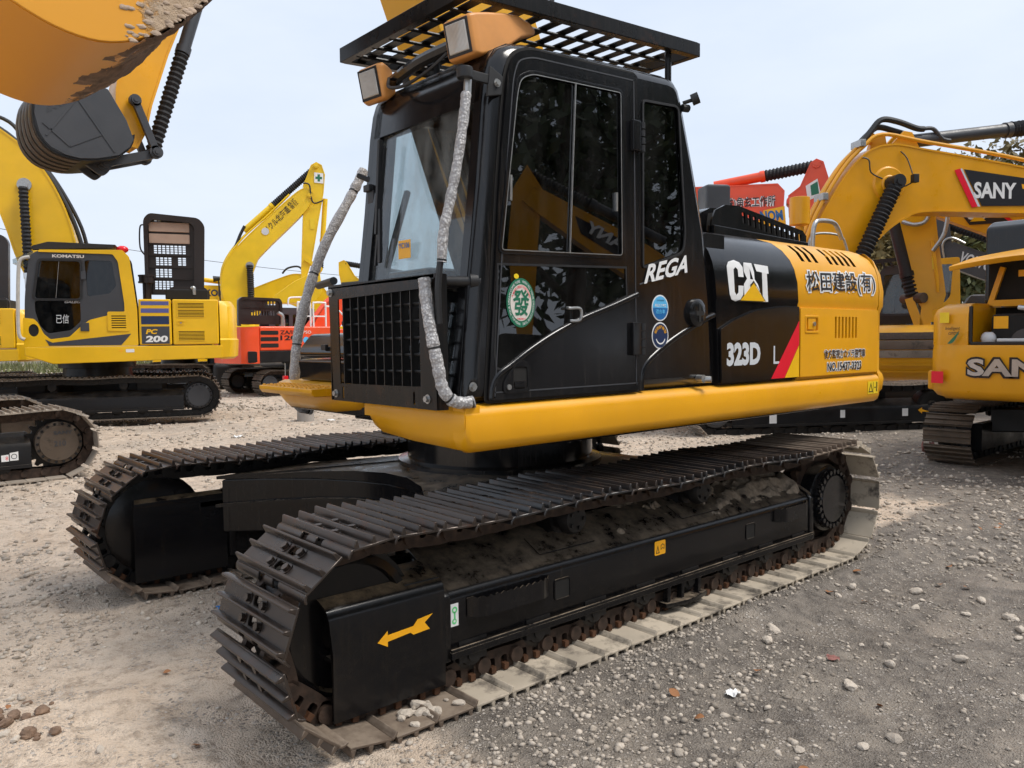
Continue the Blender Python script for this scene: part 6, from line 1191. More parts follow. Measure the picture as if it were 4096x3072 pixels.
MB().tube([(-.40, .22, 3.3), (-.50, .22, 2.6), (-.52, .22, 2.3)], .03, 8).build('hydraulic_pipe', 'boomyel', JM); flat('warning_sticker', 'warnyel', JM, FARP(.213), [(-.40, 3.0), (-.48, 3.0), (-.50, 2.75), (-.42, 2.75)], .002)
MB().box(-6.0, -3.2, -1.4, 1.2, 1.0, 2.4).build('body_frame', 'boomyel', JM, bevel=.08); MB().box(-6.4, -2.8, -1.5, 1.5, 0, .9).build('track_base', 'under_bg', JM, bevel=.2, seg=3)
# ---- dark grey boom with white lettering
KM = thing('excavator', 'excavator with dark grey lettered boom behind the right-hand machines', 'excavator', (18.14, 3.88, 0), R_(110.1), 'machines parked behind on the right')
poly_limb(KM, 'boom', 'greypaint', [(.25, 3.55), (.05, 3.75), (-.5, 3.50), (-3.4, 2.45), (-3.4, 1.7), (-.5, 2.85), (.12, 3.15)], -.25, .25); poly_limb(KM, 'stick', 'greypaint', [(.42, 4.6), (.60, 4.4), (.45, 2.3), (.18, 2.3), (.05, 3.4), (.16, 4.4)], -.2, .2)
slant('VOLVO', 'lettering', 'offwhite', KM, -.05, 3.27, -.72, 2.98, .26, .268); cylinder(KM, 'stick_cylinder', (-2.6, 0, 2.95), (.3, 0, 4.25), .1, 'greypaint', .45, 'fabric', sr=.12)
MB().tube(smooth_path([(.2, .2, 3.2), (.28, .25, 3.7), (.1, .25, 3.85), (-.2, .2, 3.7)], 6), .03, 8).build('hydraulic_hose', 'steel', KM); MB().box(-5.5, -2.6, -1.3, 1.3, .9, 2.3).build('body_frame', 'greypaint', KM, bevel=.08); MB().box(-5.9, -2.2, -1.5, 1.5, 0, .9).build('track_base', 'under_bg', KM, bevel=.2, seg=3)
MB().prism([(.2, 2.35), (-.0, .3), (.5, .3), (.5, 2.35)], -.4, .4).build('bucket', 'greypaint', KM, bevel=.05)
# ---- yellow cab with a visor grille, seen between the booms
LM = thing('excavator', 'yellow excavator with dark roof visor and yellow cab door, between the booms', 'excavator', (15.28, 3.71, 0), R_(112.4), 'machines parked behind on the right')
lc = rpoly([(.72, 1.2), (.66, 2.88), (.55, 3.0), (-.30, 3.0), (-.30, 1.2)], .06)
lcb = MB().panel(lc, [rpoly([(.62, 1.95), (.58, 2.8), (-.2, 2.82), (-.2, 1.95)], .05), rpoly([(.62, 1.3), (.62, 1.8), (-.2, 1.8), (-.2, 1.3)], .05)], FARP(.5), .08).prism(lc, -.9, -.8).build('cab', 'greypaint', LM, bevel=.015); flat('windscreen', 'clearwin', lcb, FARP(.52), rpoly([(.66, 1.3), (.62, 2.86), (-.24, 2.86), (-.24, 1.3)], .04), 0, .004); MB().box(-.28, .6, -.85, .5, 2.9, 3.0).box(-.28, .6, -.78, -.7, 1.2, 2.9).build('cab_shell', 'greypaint', lcb); MB().box(-.1, .4, -.4, .1, 1.6, 2.4).build('seat', 'seat', lcb, bevel=.06)
vs_ = MB().bar((.85, .62, 3.08), (-.2, .62, 3.16), .04, .06).bar((.85, .3, 3.14), (-.2, .3, 3.2), .04, .05).build('roof_visor', 'rubber', LM)
for i in range(6): MB().bar((.72-.16*i, .62, 2.96+.01*i), (.78-.16*i, .62, 3.08), .05, .03, (0, 1, 0)).build('visor_bar', 'rubber', vs_)
MB().panel(rpoly([(-.30, 1.75), (-.30, 3.1), (-.88, 3.12), (-.92, 1.75)], .05), [rpoly([(-.36, 2.2), (-.36, 2.98), (-.76, 2.98), (-.72, 2.3), (-.6, 2.15)], .06)], FARP(.55), .07).build('cab_door', 'kyellow', LM, bevel=.01); flat('door_window', 'clearwin', LM, FARP(.57), rpoly([(-.34, 2.15), (-.34, 3.0), (-.78, 3.0), (-.75, 2.15)], .04), 0, .004)
MB().box(-1.2, .9, -1.2, .5, .9, 1.18).build('body_frame', 'kyellow', LM, bevel=.03); MB().box(-1.4, 1.0, -1.4, .6, 0, .9).build('track_base', 'under_bg', LM, bevel=.2, seg=3); MB().box(1.0, 1.4, -.3, .3, 1.2, 3.0).build('boom', 'kyellow', LM, bevel=.04); MB().box(-.25, .7, .6, .68, 1.72, 1.9).build('grab_bar', 'rubber', LM)
MB().prism([(-.95, 2.05), (-2.3, 2.05), (-2.2, 2.3), (-1.1, 2.32)], -.6, .5).build('engine_cover', 'greypaint', LM, bevel=.06)
# ---- red-orange lettered boom above the engine hood
RM = thing('excavator', 'red-orange excavator boom with white Japanese lettering above the hood', 'excavator', (10.27, 4.08, 0), R_(120.6), 'machines parked behind on the right')
RM.location = (12.2, 5.25, 0); RS = 1.142
def q_(pts): return [(x*RS, 1.485+(z-1.485)*RS) for x, z in pts]
poly_limb(RM, 'boom', 'orange', q_([(1.6, 4.32), (.0, 4.28), (-.12, 4.14), (-.1, 3.72), (.0, 3.66), (.9, 3.72), (2.2, 3.2), (2.6, 3.6)]), -.22, .22); poly_limb(RM, 'stick', 'orange', q_([(-.56, 4.62), (-.66, 4.68), (-.78, 4.62), (-.95, 4.05), (-1.2, 3.4), (-.6, 3.3), (-.2, 3.7), (-.18, 4.05), (-.38, 4.2)]), -.2, .2)
cylinder(RM, 'stick_cylinder', (q_([(1.15, 4.34)])[0][0], 0, q_([(1.15, 4.34)])[0][1]), (q_([(-.62, 4.58)])[0][0], 0, q_([(-.62, 4.58)])[0][1]), .105, 'orange', .52, 'fabric', sr=.13); pins(RM, q_([(-.66, 4.58), (-.22, 3.95)]), .08, -.24, .24, 'orange')
for k_, m_, w_ in (('kaku_o', 'white', .0), ('kaku', 'blackvinyl', .003)):
    (a0, b0), (a1, b1) = q_([(.96, 3.84), (.04, 4.07)]); text(k_, 'lettering', m_, RM, FARP(.236), a0, a1, b0, b1, w_)
flat('cross_sticker', 'white', RM, FARP(.214), q_([(-.48, 4.20), (-.68, 4.32), (-.74, 4.02), (-.52, 3.93)]), .002); flat('cross_print', 'green', RM, FARP(.214), q_([(-.56, 4.2), (-.68, 4.27), (-.71, 4.05), (-.58, 4.02)]), .005)
flat('corner_panel', 'decalyel', RM, FARP(.225), q_([(.25, 3.80), (-.12, 3.86), (-.15, 3.5), (.3, 3.5)]), .014); text('nom', 'lettering', 'blue', RM, FARP(.225), .36, -.12, 3.9, 4.12, .02)
MB().box(-.3, 3.0, -1.2, 1.2, 1.0, 3.2).build('body_frame', 'orange', RM, bevel=.08); MB().box(-.9, 3.4, -1.4, 1.4, 0, .9).build('track_base', 'under_bg', RM, bevel=.2, seg=3); MB().bar((2.4, 0, 3.0), (2.6, 0, 3.9), .4, .6).build('boom_foot', 'orange', RM)
MB().box(-.25, .35, -.9, .0, 3.2, 3.5).build('exhaust_box', 'greypaint', RM)
# ---- yellow lug and green sleeved ram
NM = thing('excavator', 'yellow excavator arm with green net sleeve on its ram, over the cab shoulder', 'excavator', (13.6, 7.3, 0), R_(126), 'machines parked behind on the right')
cylinder(NM, 'stick_cylinder', (1.9, 0, 5.14), (-.6, 0, 4.35), .13, 'lemon', .02, 'green_sleeve', sr=.12); poly_limb(NM, 'boom', 'lemon', [(2.0, 5.25), (1.8, 5.22), (1.75, 4.6), (.2, 4.1), (-.9, 4.35), (-.9, 4.0), (.3, 3.5), (2.4, 1.8), (3.0, 1.8), (2.6, 4.4)], -.2, .2)
MB().box(1.4, 4.2, -1.2, 1.2, 1.0, 2.2).build('body_frame', 'lemon', NM, bevel=.08); MB().box(1.0, 4.6, -1.4, 1.4, 0, .9).build('track_base', 'under_bg', NM, bevel=.2, seg=3)

# ---- amber excavator across the lane behind the photographer: its boom shows as a reflection in the door window
QM = thing('excavator', 'amber excavator across the lane, its boom reflected in the cab door window', 'excavator', (7.4, -6.0, 0), R_(41), 'machines across the lane', .9)
poly_limb(QM, 'boom', 'syellow', [(.3, 1.3), (.0, 2.3), (-1.3, 3.2), (-3.3, 4.25), (-3.5, 4.0), (-3.2, 3.75), (-1.6, 2.6), (-.8, 2.0), (-.5, 1.3)], -.25, .25); poly_limb(QM, 'stick', 'syellow', [(-3.15, 4.2), (-3.4, 4.6), (-3.65, 4.2), (-3.75, 3.2), (-3.6, 1.6), (-3.35, 1.6), (-3.25, 3.0)], -.18, .18)
for P_ in (FARP(.264), NEAR(-.264)): flat('black_panel', 'blackvinyl', QM, P_, [(-1.5, 3.15), (-2.6, 3.72), (-2.5, 3.42), (-1.6, 2.85)], .002); slant('SANY', 'lettering', 'white', QM, *( (-2.45, 3.47, -1.7, 3.05) if P_(0, 0, 0)[1] < 0 else (-1.7, 3.05, -2.45, 3.47)), .2, P_(0, 0, .006)[1])
cylinder(QM, 'stick_cylinder', (-1.0, 0, 3.3), (-3.4, 0, 4.5), .09, 'greypaint', .55, 'fabric'); MB().box(-.9, 2.4, -1.3, 1.3, 1.0, 2.0).build('body_frame', 'syellow', QM, bevel=.08); MB().prism(rpoly([(-.8, 1.3), (.7, 1.3), (.6, 2.9), (-.6, 2.9)], .08), -1.25, -.42).build('cab', 'greypaint', QM, bevel=.03); crawler(QM, 'shoebg', 'under_bg', link=False)
MB().prism(rpoly([(-3.1, 1.7), (-3.3, 1.0), (-3.9, .9), (-4.2, 1.3), (-3.9, 1.75)], .1), -.5, .5).build('bucket', 'under_bg', QM, bevel=.02)
# ------------------------------------------------------------------ ground
def vnoise(x, y, seed=0):
    rs = np.random.RandomState(seed); T = rs.rand(256, 256); xi = np.floor(x).astype(int); yi = np.floor(y).astype(int); fx = x-xi; fy = y-yi
    fx = fx*fx*(3-2*fx); fy = fy*fy*(3-2*fy); g = lambda a, b: T[a % 256, b % 256]
    return (g(xi, yi)*(1-fx)+g(xi+1, yi)*fx)*(1-fy)+(g(xi, yi+1)*(1-fx)+g(xi+1, yi+1)*fx)*fy
def sstep(a, b, x): t = np.clip((x-a)/(b-a), 0, 1); return t*t*(3-2*t)
def height(x, y):
    x = np.asarray(x, float); y = np.asarray(y, float)
    h = .035*(vnoise(x*.7, y*.7, 1)-.5)+.034*(vnoise(x*2.3, y*2.3, 2)-.5)+.022*(vnoise(x*7, y*7, 3)-.5)+.018*(vnoise(x*17, y*17, 4)-.5)
    far = sstep(10, 30, np.hypot(x, y)); h = h+far*.25*(vnoise(x*.15, y*.15, 6)-.5)
    # ruts and ridges of churned mud on the near right
    mud = sstep(-1.6, -.2, x)*(1-sstep(-1.75, -1.55, y))
    h = h+mud*(.02*np.sin((x*.5+y*1.6)*5+3*vnoise(x, y, 8))*vnoise(x*1.3, y*1.3, 9)+.02*(vnoise(x*5, y*5, 10)-.5))
    ridge = np.exp(-((y+1.66)/.13)**2)*sstep(-.6, .4, x)*(1-sstep(2.2, 2.9, x))*(.055+.03*vnoise(x*5, y*5, 11))
    heap = .06*np.exp(-(((x-3.2)/.9)**2+((y-1.2)/.8)**2))*vnoise(x*6, y*6, 12)+.10*np.exp(-(((x-4.2)/1.0)**2+((y-.9)/.5)**2))*(.5+vnoise(x*5, y*5, 13))
    clod = .05*np.exp(-(((x+2.84)/.13)**2+((y+.36)/.16)**2))*(.4+vnoise(x*9, y*9, 15))
    # prints left by crawler shoes: shallow bands crossed by grouser bars
    def prints(px, py, ang, w, per, amp, seed):
        c, s_ = math.cos(ang), math.sin(ang); u = (x-px)*c+(y-py)*s_; v = -(x-px)*s_+(y-py)*c+.25*np.sin(u*.35)
        band = 1-sstep(w*.8, w, np.abs(v)); return band*(-.010+amp*np.sin(2*math.pi*u/per))*sstep(.30, .55, vnoise(u*.8+3, v*.8+7, seed))
    h = h+prints(-3.4, -.9, .30, .28, .15, .009, 41)+prints(-3.2, 1.9, .42, .30, .16, .010, 42)+prints(2.2, -2.55, .22, .30, .15, .010, 43)+prints(5.0, 1.0, -.3, .35, .17, .012, 44)+prints(0, 5.2, .1, .35, .18, .014, 45)
    z = -.028+h*.8+ridge+heap+clod
    # flat bearing under the crawlers
    pad = (1-sstep(0, .12, np.maximum(np.abs(np.abs(y)-1.19)-.30, np.abs(x)-2.0)))
    return z*(1-pad)+(-.03)*pad
def axis(lo, hi, fine0, fine1, d):
    a = list(np.arange(fine0, fine1, d)); s = d
    x = fine0
    while x > lo: s = min(s*1.13, 6); x -= s; a.insert(0, x)
    s = d; x = a[-1]
    while x < hi: s = min(s*1.13, 6); x += s; a.append(x)
    return np.array(a)
gx = axis(-140, 190, -4.8, 4.2, .034); gy = axis(-60, 260, -3.4, 2.6, .034)
GX, GY = np.meshgrid(gx, gy, indexing='ij'); GZ = height(GX, GY); nx, ny = GX.shape
co = np.stack([GX.ravel(), GY.ravel(), GZ.ravel()], 1); idx = np.arange(nx*ny).reshape(nx, ny)
fa = np.stack([idx[:-1, :-1].ravel(), idx[1:, :-1].ravel(), idx[1:, 1:].ravel(), idx[:-1, 1:].ravel()], 1)
def np_mesh(name, co, fa, mat, smooth=True):
    me = bpy.data.meshes.new(name); k = fa.shape[1]
    me.vertices.add(len(co)); me.vertices.foreach_set('co', co.astype(np.float32).ravel()); me.loops.add(fa.size); me.loops.foreach_set('vertex_index', fa.astype(np.int32).ravel())
    me.polygons.add(len(fa)); me.polygons.foreach_set('loop_start', np.arange(0, fa.size, k, dtype=np.int32)); me.polygons.foreach_set('loop_total', np.full(len(fa), k, np.int32))
    me.update(calc_edges=True); me.materials.append(mat)
    if smooth: me.polygons.foreach_set('use_smooth', np.ones(len(fa), bool))
    return me
def ground_mat():
    m, n, l, p = nodes_of('gravel_and_mud'); t = n.new('ShaderNodeTexCoord'); s = n.new('ShaderNodeSeparateXYZ'); l.new(t.outputs['Object'], s.inputs[0])
    def mr(v, a, b):
        r = n.new('ShaderNodeMapRange'); r.interpolation_type = 'SMOOTHSTEP'; r.inputs[1].default_value = a; r.inputs[2].default_value = b; l.new(v, r.inputs[0]); return r.outputs[0]
    n1 = noise(n, l, .55, 4, .6); n2 = noise(n, l, 2.6, 5, .65); n3 = noise(n, l, 13, 5, .7); n4 = noise(n, l, 60, 3, .7)
    tan = mixc(n, l, ramp(n, l, n2, .3, .7), (.52, .40, .295), (.72, .59, .465))
    tan = mixc(n, l, ramp(n, l, n1, .42, .62), tan, mixc(n, l, n3, (.58, .49, .40), (.38, .30, .23)))
    tan = mixc(n, l, ramp(n, l, n3, .5, .72), tan, (.27, .205, .15))
    grey = mixc(n, l, ramp(n, l, n3, .32, .7), (.082, .069, .058), (.25, .215, .178)); grey = mixc(n, l, ramp(n, l, n2, .5, .75), grey, (.30, .255, .205))
    gmask = math_(n, l, 'MULTIPLY', mr(s.outputs[0], -2.2, -.9), mr(s.outputs[1], -.9, -1.5))
    # paler dried band around the crawler's front, darker churned soil right behind it
    g2 = math_(n, l, 'MULTIPLY', mr(s.outputs[0], 3.2, 4.8), mr(s.outputs[1], 4.5, 1.0))
    gm = math_(n, l, 'MAXIMUM', gmask, math_(n, l, 'MULTIPLY', g2, .65))
    gm = ramp(n, l, math_(n, l, 'ADD', gm, math_(n, l, 'MULTIPLY', math_(n, l, 'SUBTRACT', n2, .5), .8)), .30, .55)
    c = mixc(n, l, gm, tan, grey)
    mixf = ramp(n, l, noise(n, l, 1.1, 4, .65), .56, .68); c = mixc(n, l, math_(n, l, 'MULTIPLY', mixf, .55), c, mixc(n, l, n4, (.30, .245, .195), (.47, .395, .315)))
    # pebbles that are too small to model
    vo = n.new('ShaderNodeTexVoronoi'); vo.inputs['Scale'].default_value = 46; vo.inputs['Randomness'].default_value = 1; l.new(t.outputs['Object'], vo.inputs['Vector'])
    peb = math_(n, l, 'MULTIPLY', ramp(n, l, vo.outputs['Distance'], .30, .36, (1, 1, 1), (0, 0, 0)), ramp(n, l, noise(n, l, 4.2, 5, .6), .46, .58))
    pc = mixc(n, l, ramp(n, l, vo.outputs['Color'], .2, .8), (.22, .19, .165), (.56, .50, .44)); c = mixc(n, l, math_(n, l, 'MULTIPLY', peb, .85), c, pc)
    v2 = n.new('ShaderNodeTexVoronoi'); v2.inputs['Scale'].default_value = 120; l.new(t.outputs['Object'], v2.inputs['Vector'])
    c = mixc(n, l, math_(n, l, 'MULTIPLY', ramp(n, l, v2.outputs['Distance'], .2, .5, (1, 1, 1), (0, 0, 0)), .28), c, mixc(n, l, ramp(n, l, v2.outputs['Color'], .1, .9), (.1, .085, .07), (.52, .46, .4)))
    l.new(c, p.inputs['Base Color'])
    rr = n.new('ShaderNodeMapRange'); rr.inputs[3].default_value = .96; rr.inputs[4].default_value = .62; l.new(gm, rr.inputs[0]); l.new(rr.outputs[0], p.inputs['Roughness']); p.inputs['Specular IOR Level'].default_value = .3
    h = math_(n, l, 'ADD', math_(n, l, 'MULTIPLY', peb, .6), math_(n, l, 'ADD', n3, math_(n, l, 'MULTIPLY', n4, .5))); h = math_(n, l, 'ADD', h, math_(n, l, 'MULTIPLY', v2.outputs['Distance'], -.35)); bump(n, l, p, h, .85, .022)
    return m
structure(put('ground', np_mesh('ground', co, fa, ground_mat())))
# ------------------------------------------------------------------ stones
def stone_mat(name, c0, c1):
    m, n, l, p = nodes_of(name); a = n.new('ShaderNodeAttribute'); a.attribute_name = 'tone'
    c = mixc(n, l, a.outputs['Fac'], c0, c1); c = mixc(n, l, math_(n, l, 'MULTIPLY', ramp(n, l, noise(n, l, 70, 5, .7), .4, .75), .4), c, (.20, .16, .12)); l.new(c, p.inputs['Base Color']); p.inputs['Roughness'].default_value = .92; bump(n, l, p, noise(n, l, 120, 5), .5, .006); return m
M['stone'] = stone_mat('pale_limestone', (.21, .175, .14), (.64, .555, .46))
def ico(): 
    bm = bmesh.new(); bmesh.ops.create_icosphere(bm, subdivisions=1, radius=1); v = np.array([q.co[:] for q in bm.verts]); f = np.array([[w.index for w in q.verts] for q in bm.faces]); bm.free(); return v, f
IV, IF = ico()
rs = np.random.RandomState(11)
def inside_tracks(x, y): return (np.abs(np.abs(y)-1.19) < .30) & (np.abs(x) < 2.1)
def pebble_field(N, x0, x1, y0, y1, rmin, rmax, power, keep):
    x = rs.uniform(x0, x1, N); y = rs.uniform(y0, y1, N); k = keep(x, y) & ~inside_tracks(x, y); x, y = x[k], y[k]; n = len(x); r = rmin+(rmax-rmin)*rs.rand(n)**power
    V = IV[None]*(1+rs.uniform(-.28, .28, (n, len(IV), 1))); sc = np.stack([r*rs.uniform(.8, 1.35, n), r*rs.uniform(.7, 1.1, n), r*rs.uniform(.5, .85, n)], 1); V = V*sc[:, None]
    a = rs.uniform(0, 6.28, n); ca, sa = np.cos(a)[:, None], np.sin(a)[:, None]; X = V[..., 0]*ca-V[..., 1]*sa+x[:, None]; Y = V[..., 0]*sa+V[..., 1]*ca+y[:, None]; Z = V[..., 2]+(height(x, y)+r*.22)[:, None]
    F = IF[None]+np.arange(n)[:, None, None]*len(IV); tone = np.clip(rs.beta(2.2, 2.0, n), 0, 1); return np.stack([X, Y, Z], -1).reshape(-1, 3), F.reshape(-1, 3), np.repeat(tone, len(IV))
C_, F_, T_ = [], [], []; off = 0
tanz = lambda x, y: ~((x > -1.2) & (y < -1.7))
dens = lambda x, y, s: vnoise(x*s+50, y*s+50, 21)
for args in ((26000, -5.6, 1.2, -3.6, 1.5, .004, .017, 2.6, lambda x, y: (dens(x, y, 1.3)+rs.rand(len(x))*.5 > .66) & tanz(x, y)),
             (13000, -2.4, 4.8, -3.6, -1.5, .003, .012, 3.2, lambda x, y: dens(x, y, 1.7)+rs.rand(len(x))*.5 > .74),
             (8000, -3.0, .6, -3.2, -1.5, .003, .018, 3.0, lambda x, y: (np.hypot((x+1.3)/1.5, (y+2.0)/.55) < .35+rs.rand(len(x))*.9)),
             (22000, -5, 9, 1.2, 9, .006, .028, 2.8, lambda x, y: dens(x, y, .9)+rs.rand(len(x))*.6 > .70),
             (12000, 2.0, 9, -3.2, 2.5, .006, .03, 3, lambda x, y: dens(x, y, 1.1)+rs.rand(len(x))*.6 > .72),
             (14000, -4, 16, 9, 22, .012, .05, 3, lambda x, y: dens(x, y, .5)+rs.rand(len(x))*.6 > .72)):
    c, f, t = pebble_field(*args); C_.append(c); F_.append(f+off); T_.append(t); off += len(c)
me = np_mesh('gravel', np.concatenate(C_), np.concatenate(F_), M['stone'], False); at_ = me.attributes.new('tone', 'FLOAT', 'POINT'); at_.data.foreach_set('value', np.concatenate(T_).astype(np.float32))
tag(put('gravel', me), 'loose pale gravel strewn over the yard', 'gravel', kind='stuff')
# larger stones, one object each
SM = []
for k in range(7):
    bm = bmesh.new(); bmesh.ops.create_icosphere(bm, subdivisions=2, radius=1)
    for v in bm.verts: v.co *= 1+.22*math.sin(v.co.x*3+k)*math.cos(v.co.y*2.3+k*2)+random.uniform(-.09, .09)
    me = bpy.data.meshes.new('stone'); bm.to_mesh(me); bm.free(); me.materials.append(M['stone']); a_ = me.attributes.new('tone', 'FLOAT', 'POINT'); a_.data.foreach_set('value', np.full(len(me.vertices), random.uniform(.35, 1), np.float32)); SM.append(me)
def stone(x, y, r, z=None, label='pale loose stone lying on the gravel', group='loose stones on the yard'):
    o = put('stone', random.choice(SM)); o.location = (x, y, (float(height(x, y)) if z is None else z)+r*.3); o.scale = (r*random.uniform(.9, 1.4), r*random.uniform(.8, 1.1), r*random.uniform(.55, .8)); o.rotation_euler = (random.uniform(-.3, .3), random.uniform(-.3, .3), random.uniform(0, 6.28)); return tag(o, label, 'stone', group)
for i in range(80):
    for _ in range(20):
        x, y = random.uniform(-4.6, 1.5), random.uniform(-3.2, -.2)
        if not inside_tracks(np.array([x]), np.array([y]))[0] and not (abs(x) < 2.3 and abs(y) < 1.7): break
    stone(x, y, random.uniform(.014, .032))
for i in range(45): stone(random.uniform(1.0, 5.5), random.uniform(-3.0, -1.75), random.uniform(.015, .035))
for i in range(16): stone(-1.62+random.uniform(-.16, .2), -1.40+random.uniform(-.07, .07), random.uniform(.01, .03), .0, 'pale stone resting on the muddy front track shoe', 'stones on the front shoes')
# ------------------------------------------------------------------ litter
M['leaf'] = plain('dry_brown_leaf', (.30, .13, .05), .8, var=.4, scale=30); M['cloth'] = plain('dusty_pink_cloth', (.28, .12, .10), .9, var=.3); M['paper'] = plain('scrap_white_paper', (.75, .74, .72), .8, var=.08); M['bluescrap'] = plain('blue_plastic_scrap', (.03, .22, .62), .5)
lf = []
for k in range(3):
    mb = MB(); L = 8; pts = []
    for i in range(L+1): t = i/L; w = .35*math.sin(math.pi*t)**.8; pts.append([(t-.5, -w, .12*math.sin(3*t+k)+.10*w), (t-.5, 0, .12*math.sin(3*t+k)), (t-.5, w, .12*math.sin(3*t+k)+.16*w)])
    mb.loft(pts, closed=False); lf.append(mb.mesh('dry_leaf', 'leaf'))
for i in range(60):
    x, y = (random.uniform(-1.2, 5), random.uniform(-3, -1.7)) if i < 44 else (random.uniform(-4.4, -2.2), random.uniform(-3, 0))
    o = put('dry_leaf', random.choice(lf)); s_ = random.uniform(.03, .07); o.scale = (s_, s_, s_); o.location = (x, y, float(height(x, y))+.012); o.rotation_euler = (random.uniform(-.4, .4), random.uniform(-.4, .4), random.uniform(0, 6.28)); tag(o, 'curled dry brown leaf lying on the mud', 'leaf', 'dry leaves on the ground')
def scrap(x, y, s_, mat, label, cat, name, zs=.25):
    mb = MB(); n = 7; P = [[(s_*(i/n-.5)*1.2+random.uniform(-.1, .1)*s_, s_*(j/n-.5)+random.uniform(-.1, .1)*s_, s_*zs*random.random()) for j in range(n)] for i in range(n)]; mb.loft(P, closed=False); o = mb.build(name, mat, smooth=50); o.location = (x, y, float(height(x, y))+.008); o.rotation_euler = (0, 0, random.uniform(0, 6)); return tag(o, label, cat)
scrap(6.86, .02, .16, 'cloth', 'crumpled dusty pink cloth beside the right-hand track', 'cloth', 'cloth', 1.3)
scrap(-.5, -2.1, .06, 'paper', 'crumpled white paper on grey mud, right of the front track', 'paper', 'paper_scrap')
scrap(.13, -2.22, .05, 'cloth', 'small pinkish wrapper scrap on the grey mud', 'litter', 'wrapper_scrap'); scrap(-1.66, .49, .06, 'bluescrap', 'blue plastic scrap between the two front tracks', 'litter', 'plastic_scrap')
scrap(3.9, 9.6, .16, 'paper', 'white scrap in front of the rear yellow track', 'litter', 'paper_scrap'); scrap(1.6, 8.3, .14, 'paper', 'white scrap on the gravel left of the middle', 'litter', 'paper_scrap')
mk = thing('survey_marker', 'thin wire marker with small red block standing on gravel', 'marker', (4.43, 12.6, 0)); MB().cyl((0, 0, 0), (0, 0, 1.0), .008, n=6).build('wire', 'steel', mk); MB().box(-.05, .05, -.05, .05, .5, .72).build('red_block', 'redlens', mk, bevel=.01)
ct = thing('concrete_stub', 'short round concrete post stub standing on the gravel', 'post', (3.55, 9.9, -.05)); MB().cyl((0, 0, 0), (0, 0, .62), .16, .15, n=20).build('shaft', 'concrete', ct, bevel=.01)
for i in range(30):
    x, y = -2.84+random.gauss(0, .09), -.36+random.gauss(0, .11); r_ = random.uniform(.008, .026)
    o = MB().ball((0, 0, 0), r_, 9, 6, (1.2, 1, .75), .22).build('mud_clod', 'mudclod', smooth=0); o.location = (x, y, float(height(x, y))+r_*.4); o.rotation_euler = (0, 0, random.uniform(0, 6)); tag(o, 'brown clod of earth in the heap at the lower left corner', 'clod', 'earth clods at lower left')
# ------------------------------------------------------------------ pole, wires, wall
pl_ = thing('utility_pole', 'grey concrete utility pole behind the left-hand boom', 'pole', (-.8, 32.2, 0)); MB().cyl((0, 0, 0), (0, 0, 6.55), .2, .16, n=16).cyl((0, 0, 6.4), (0, 0, 6.56), .18, n=16).build('pole_shaft', 'concrete', pl_)
def wire(p, q, sag): 
    p, q = Vector(p), Vector(q); return [p+(q-p)*t-Vector((0, 0, sag*4*t*(1-t))) for t in np.linspace(0, 1, 40)]
tag(MB().tube(wire((-.8, 32.2, 6.3), (34, 30, 5.0), 1.0), .012, 5).tube(wire((-30, 38, 5.0), (-.8, 32.2, 6.3), .8), .012, 5).build('overhead_wire', 'rubber'), 'thin overhead wire running right from the pole', 'wire')
wl_ = thing('boundary_wall', 'low pale brick boundary wall behind the parked machines', 'wall', (0, 60, 0)); MB().box(-50, 90, 0, .25, 0, 1.9).build('wall_body', 'concrete', wl_); MB().box(-50, 90, -.03, .28, 1.9, 1.96).build('coping', 'concrete', wl_)
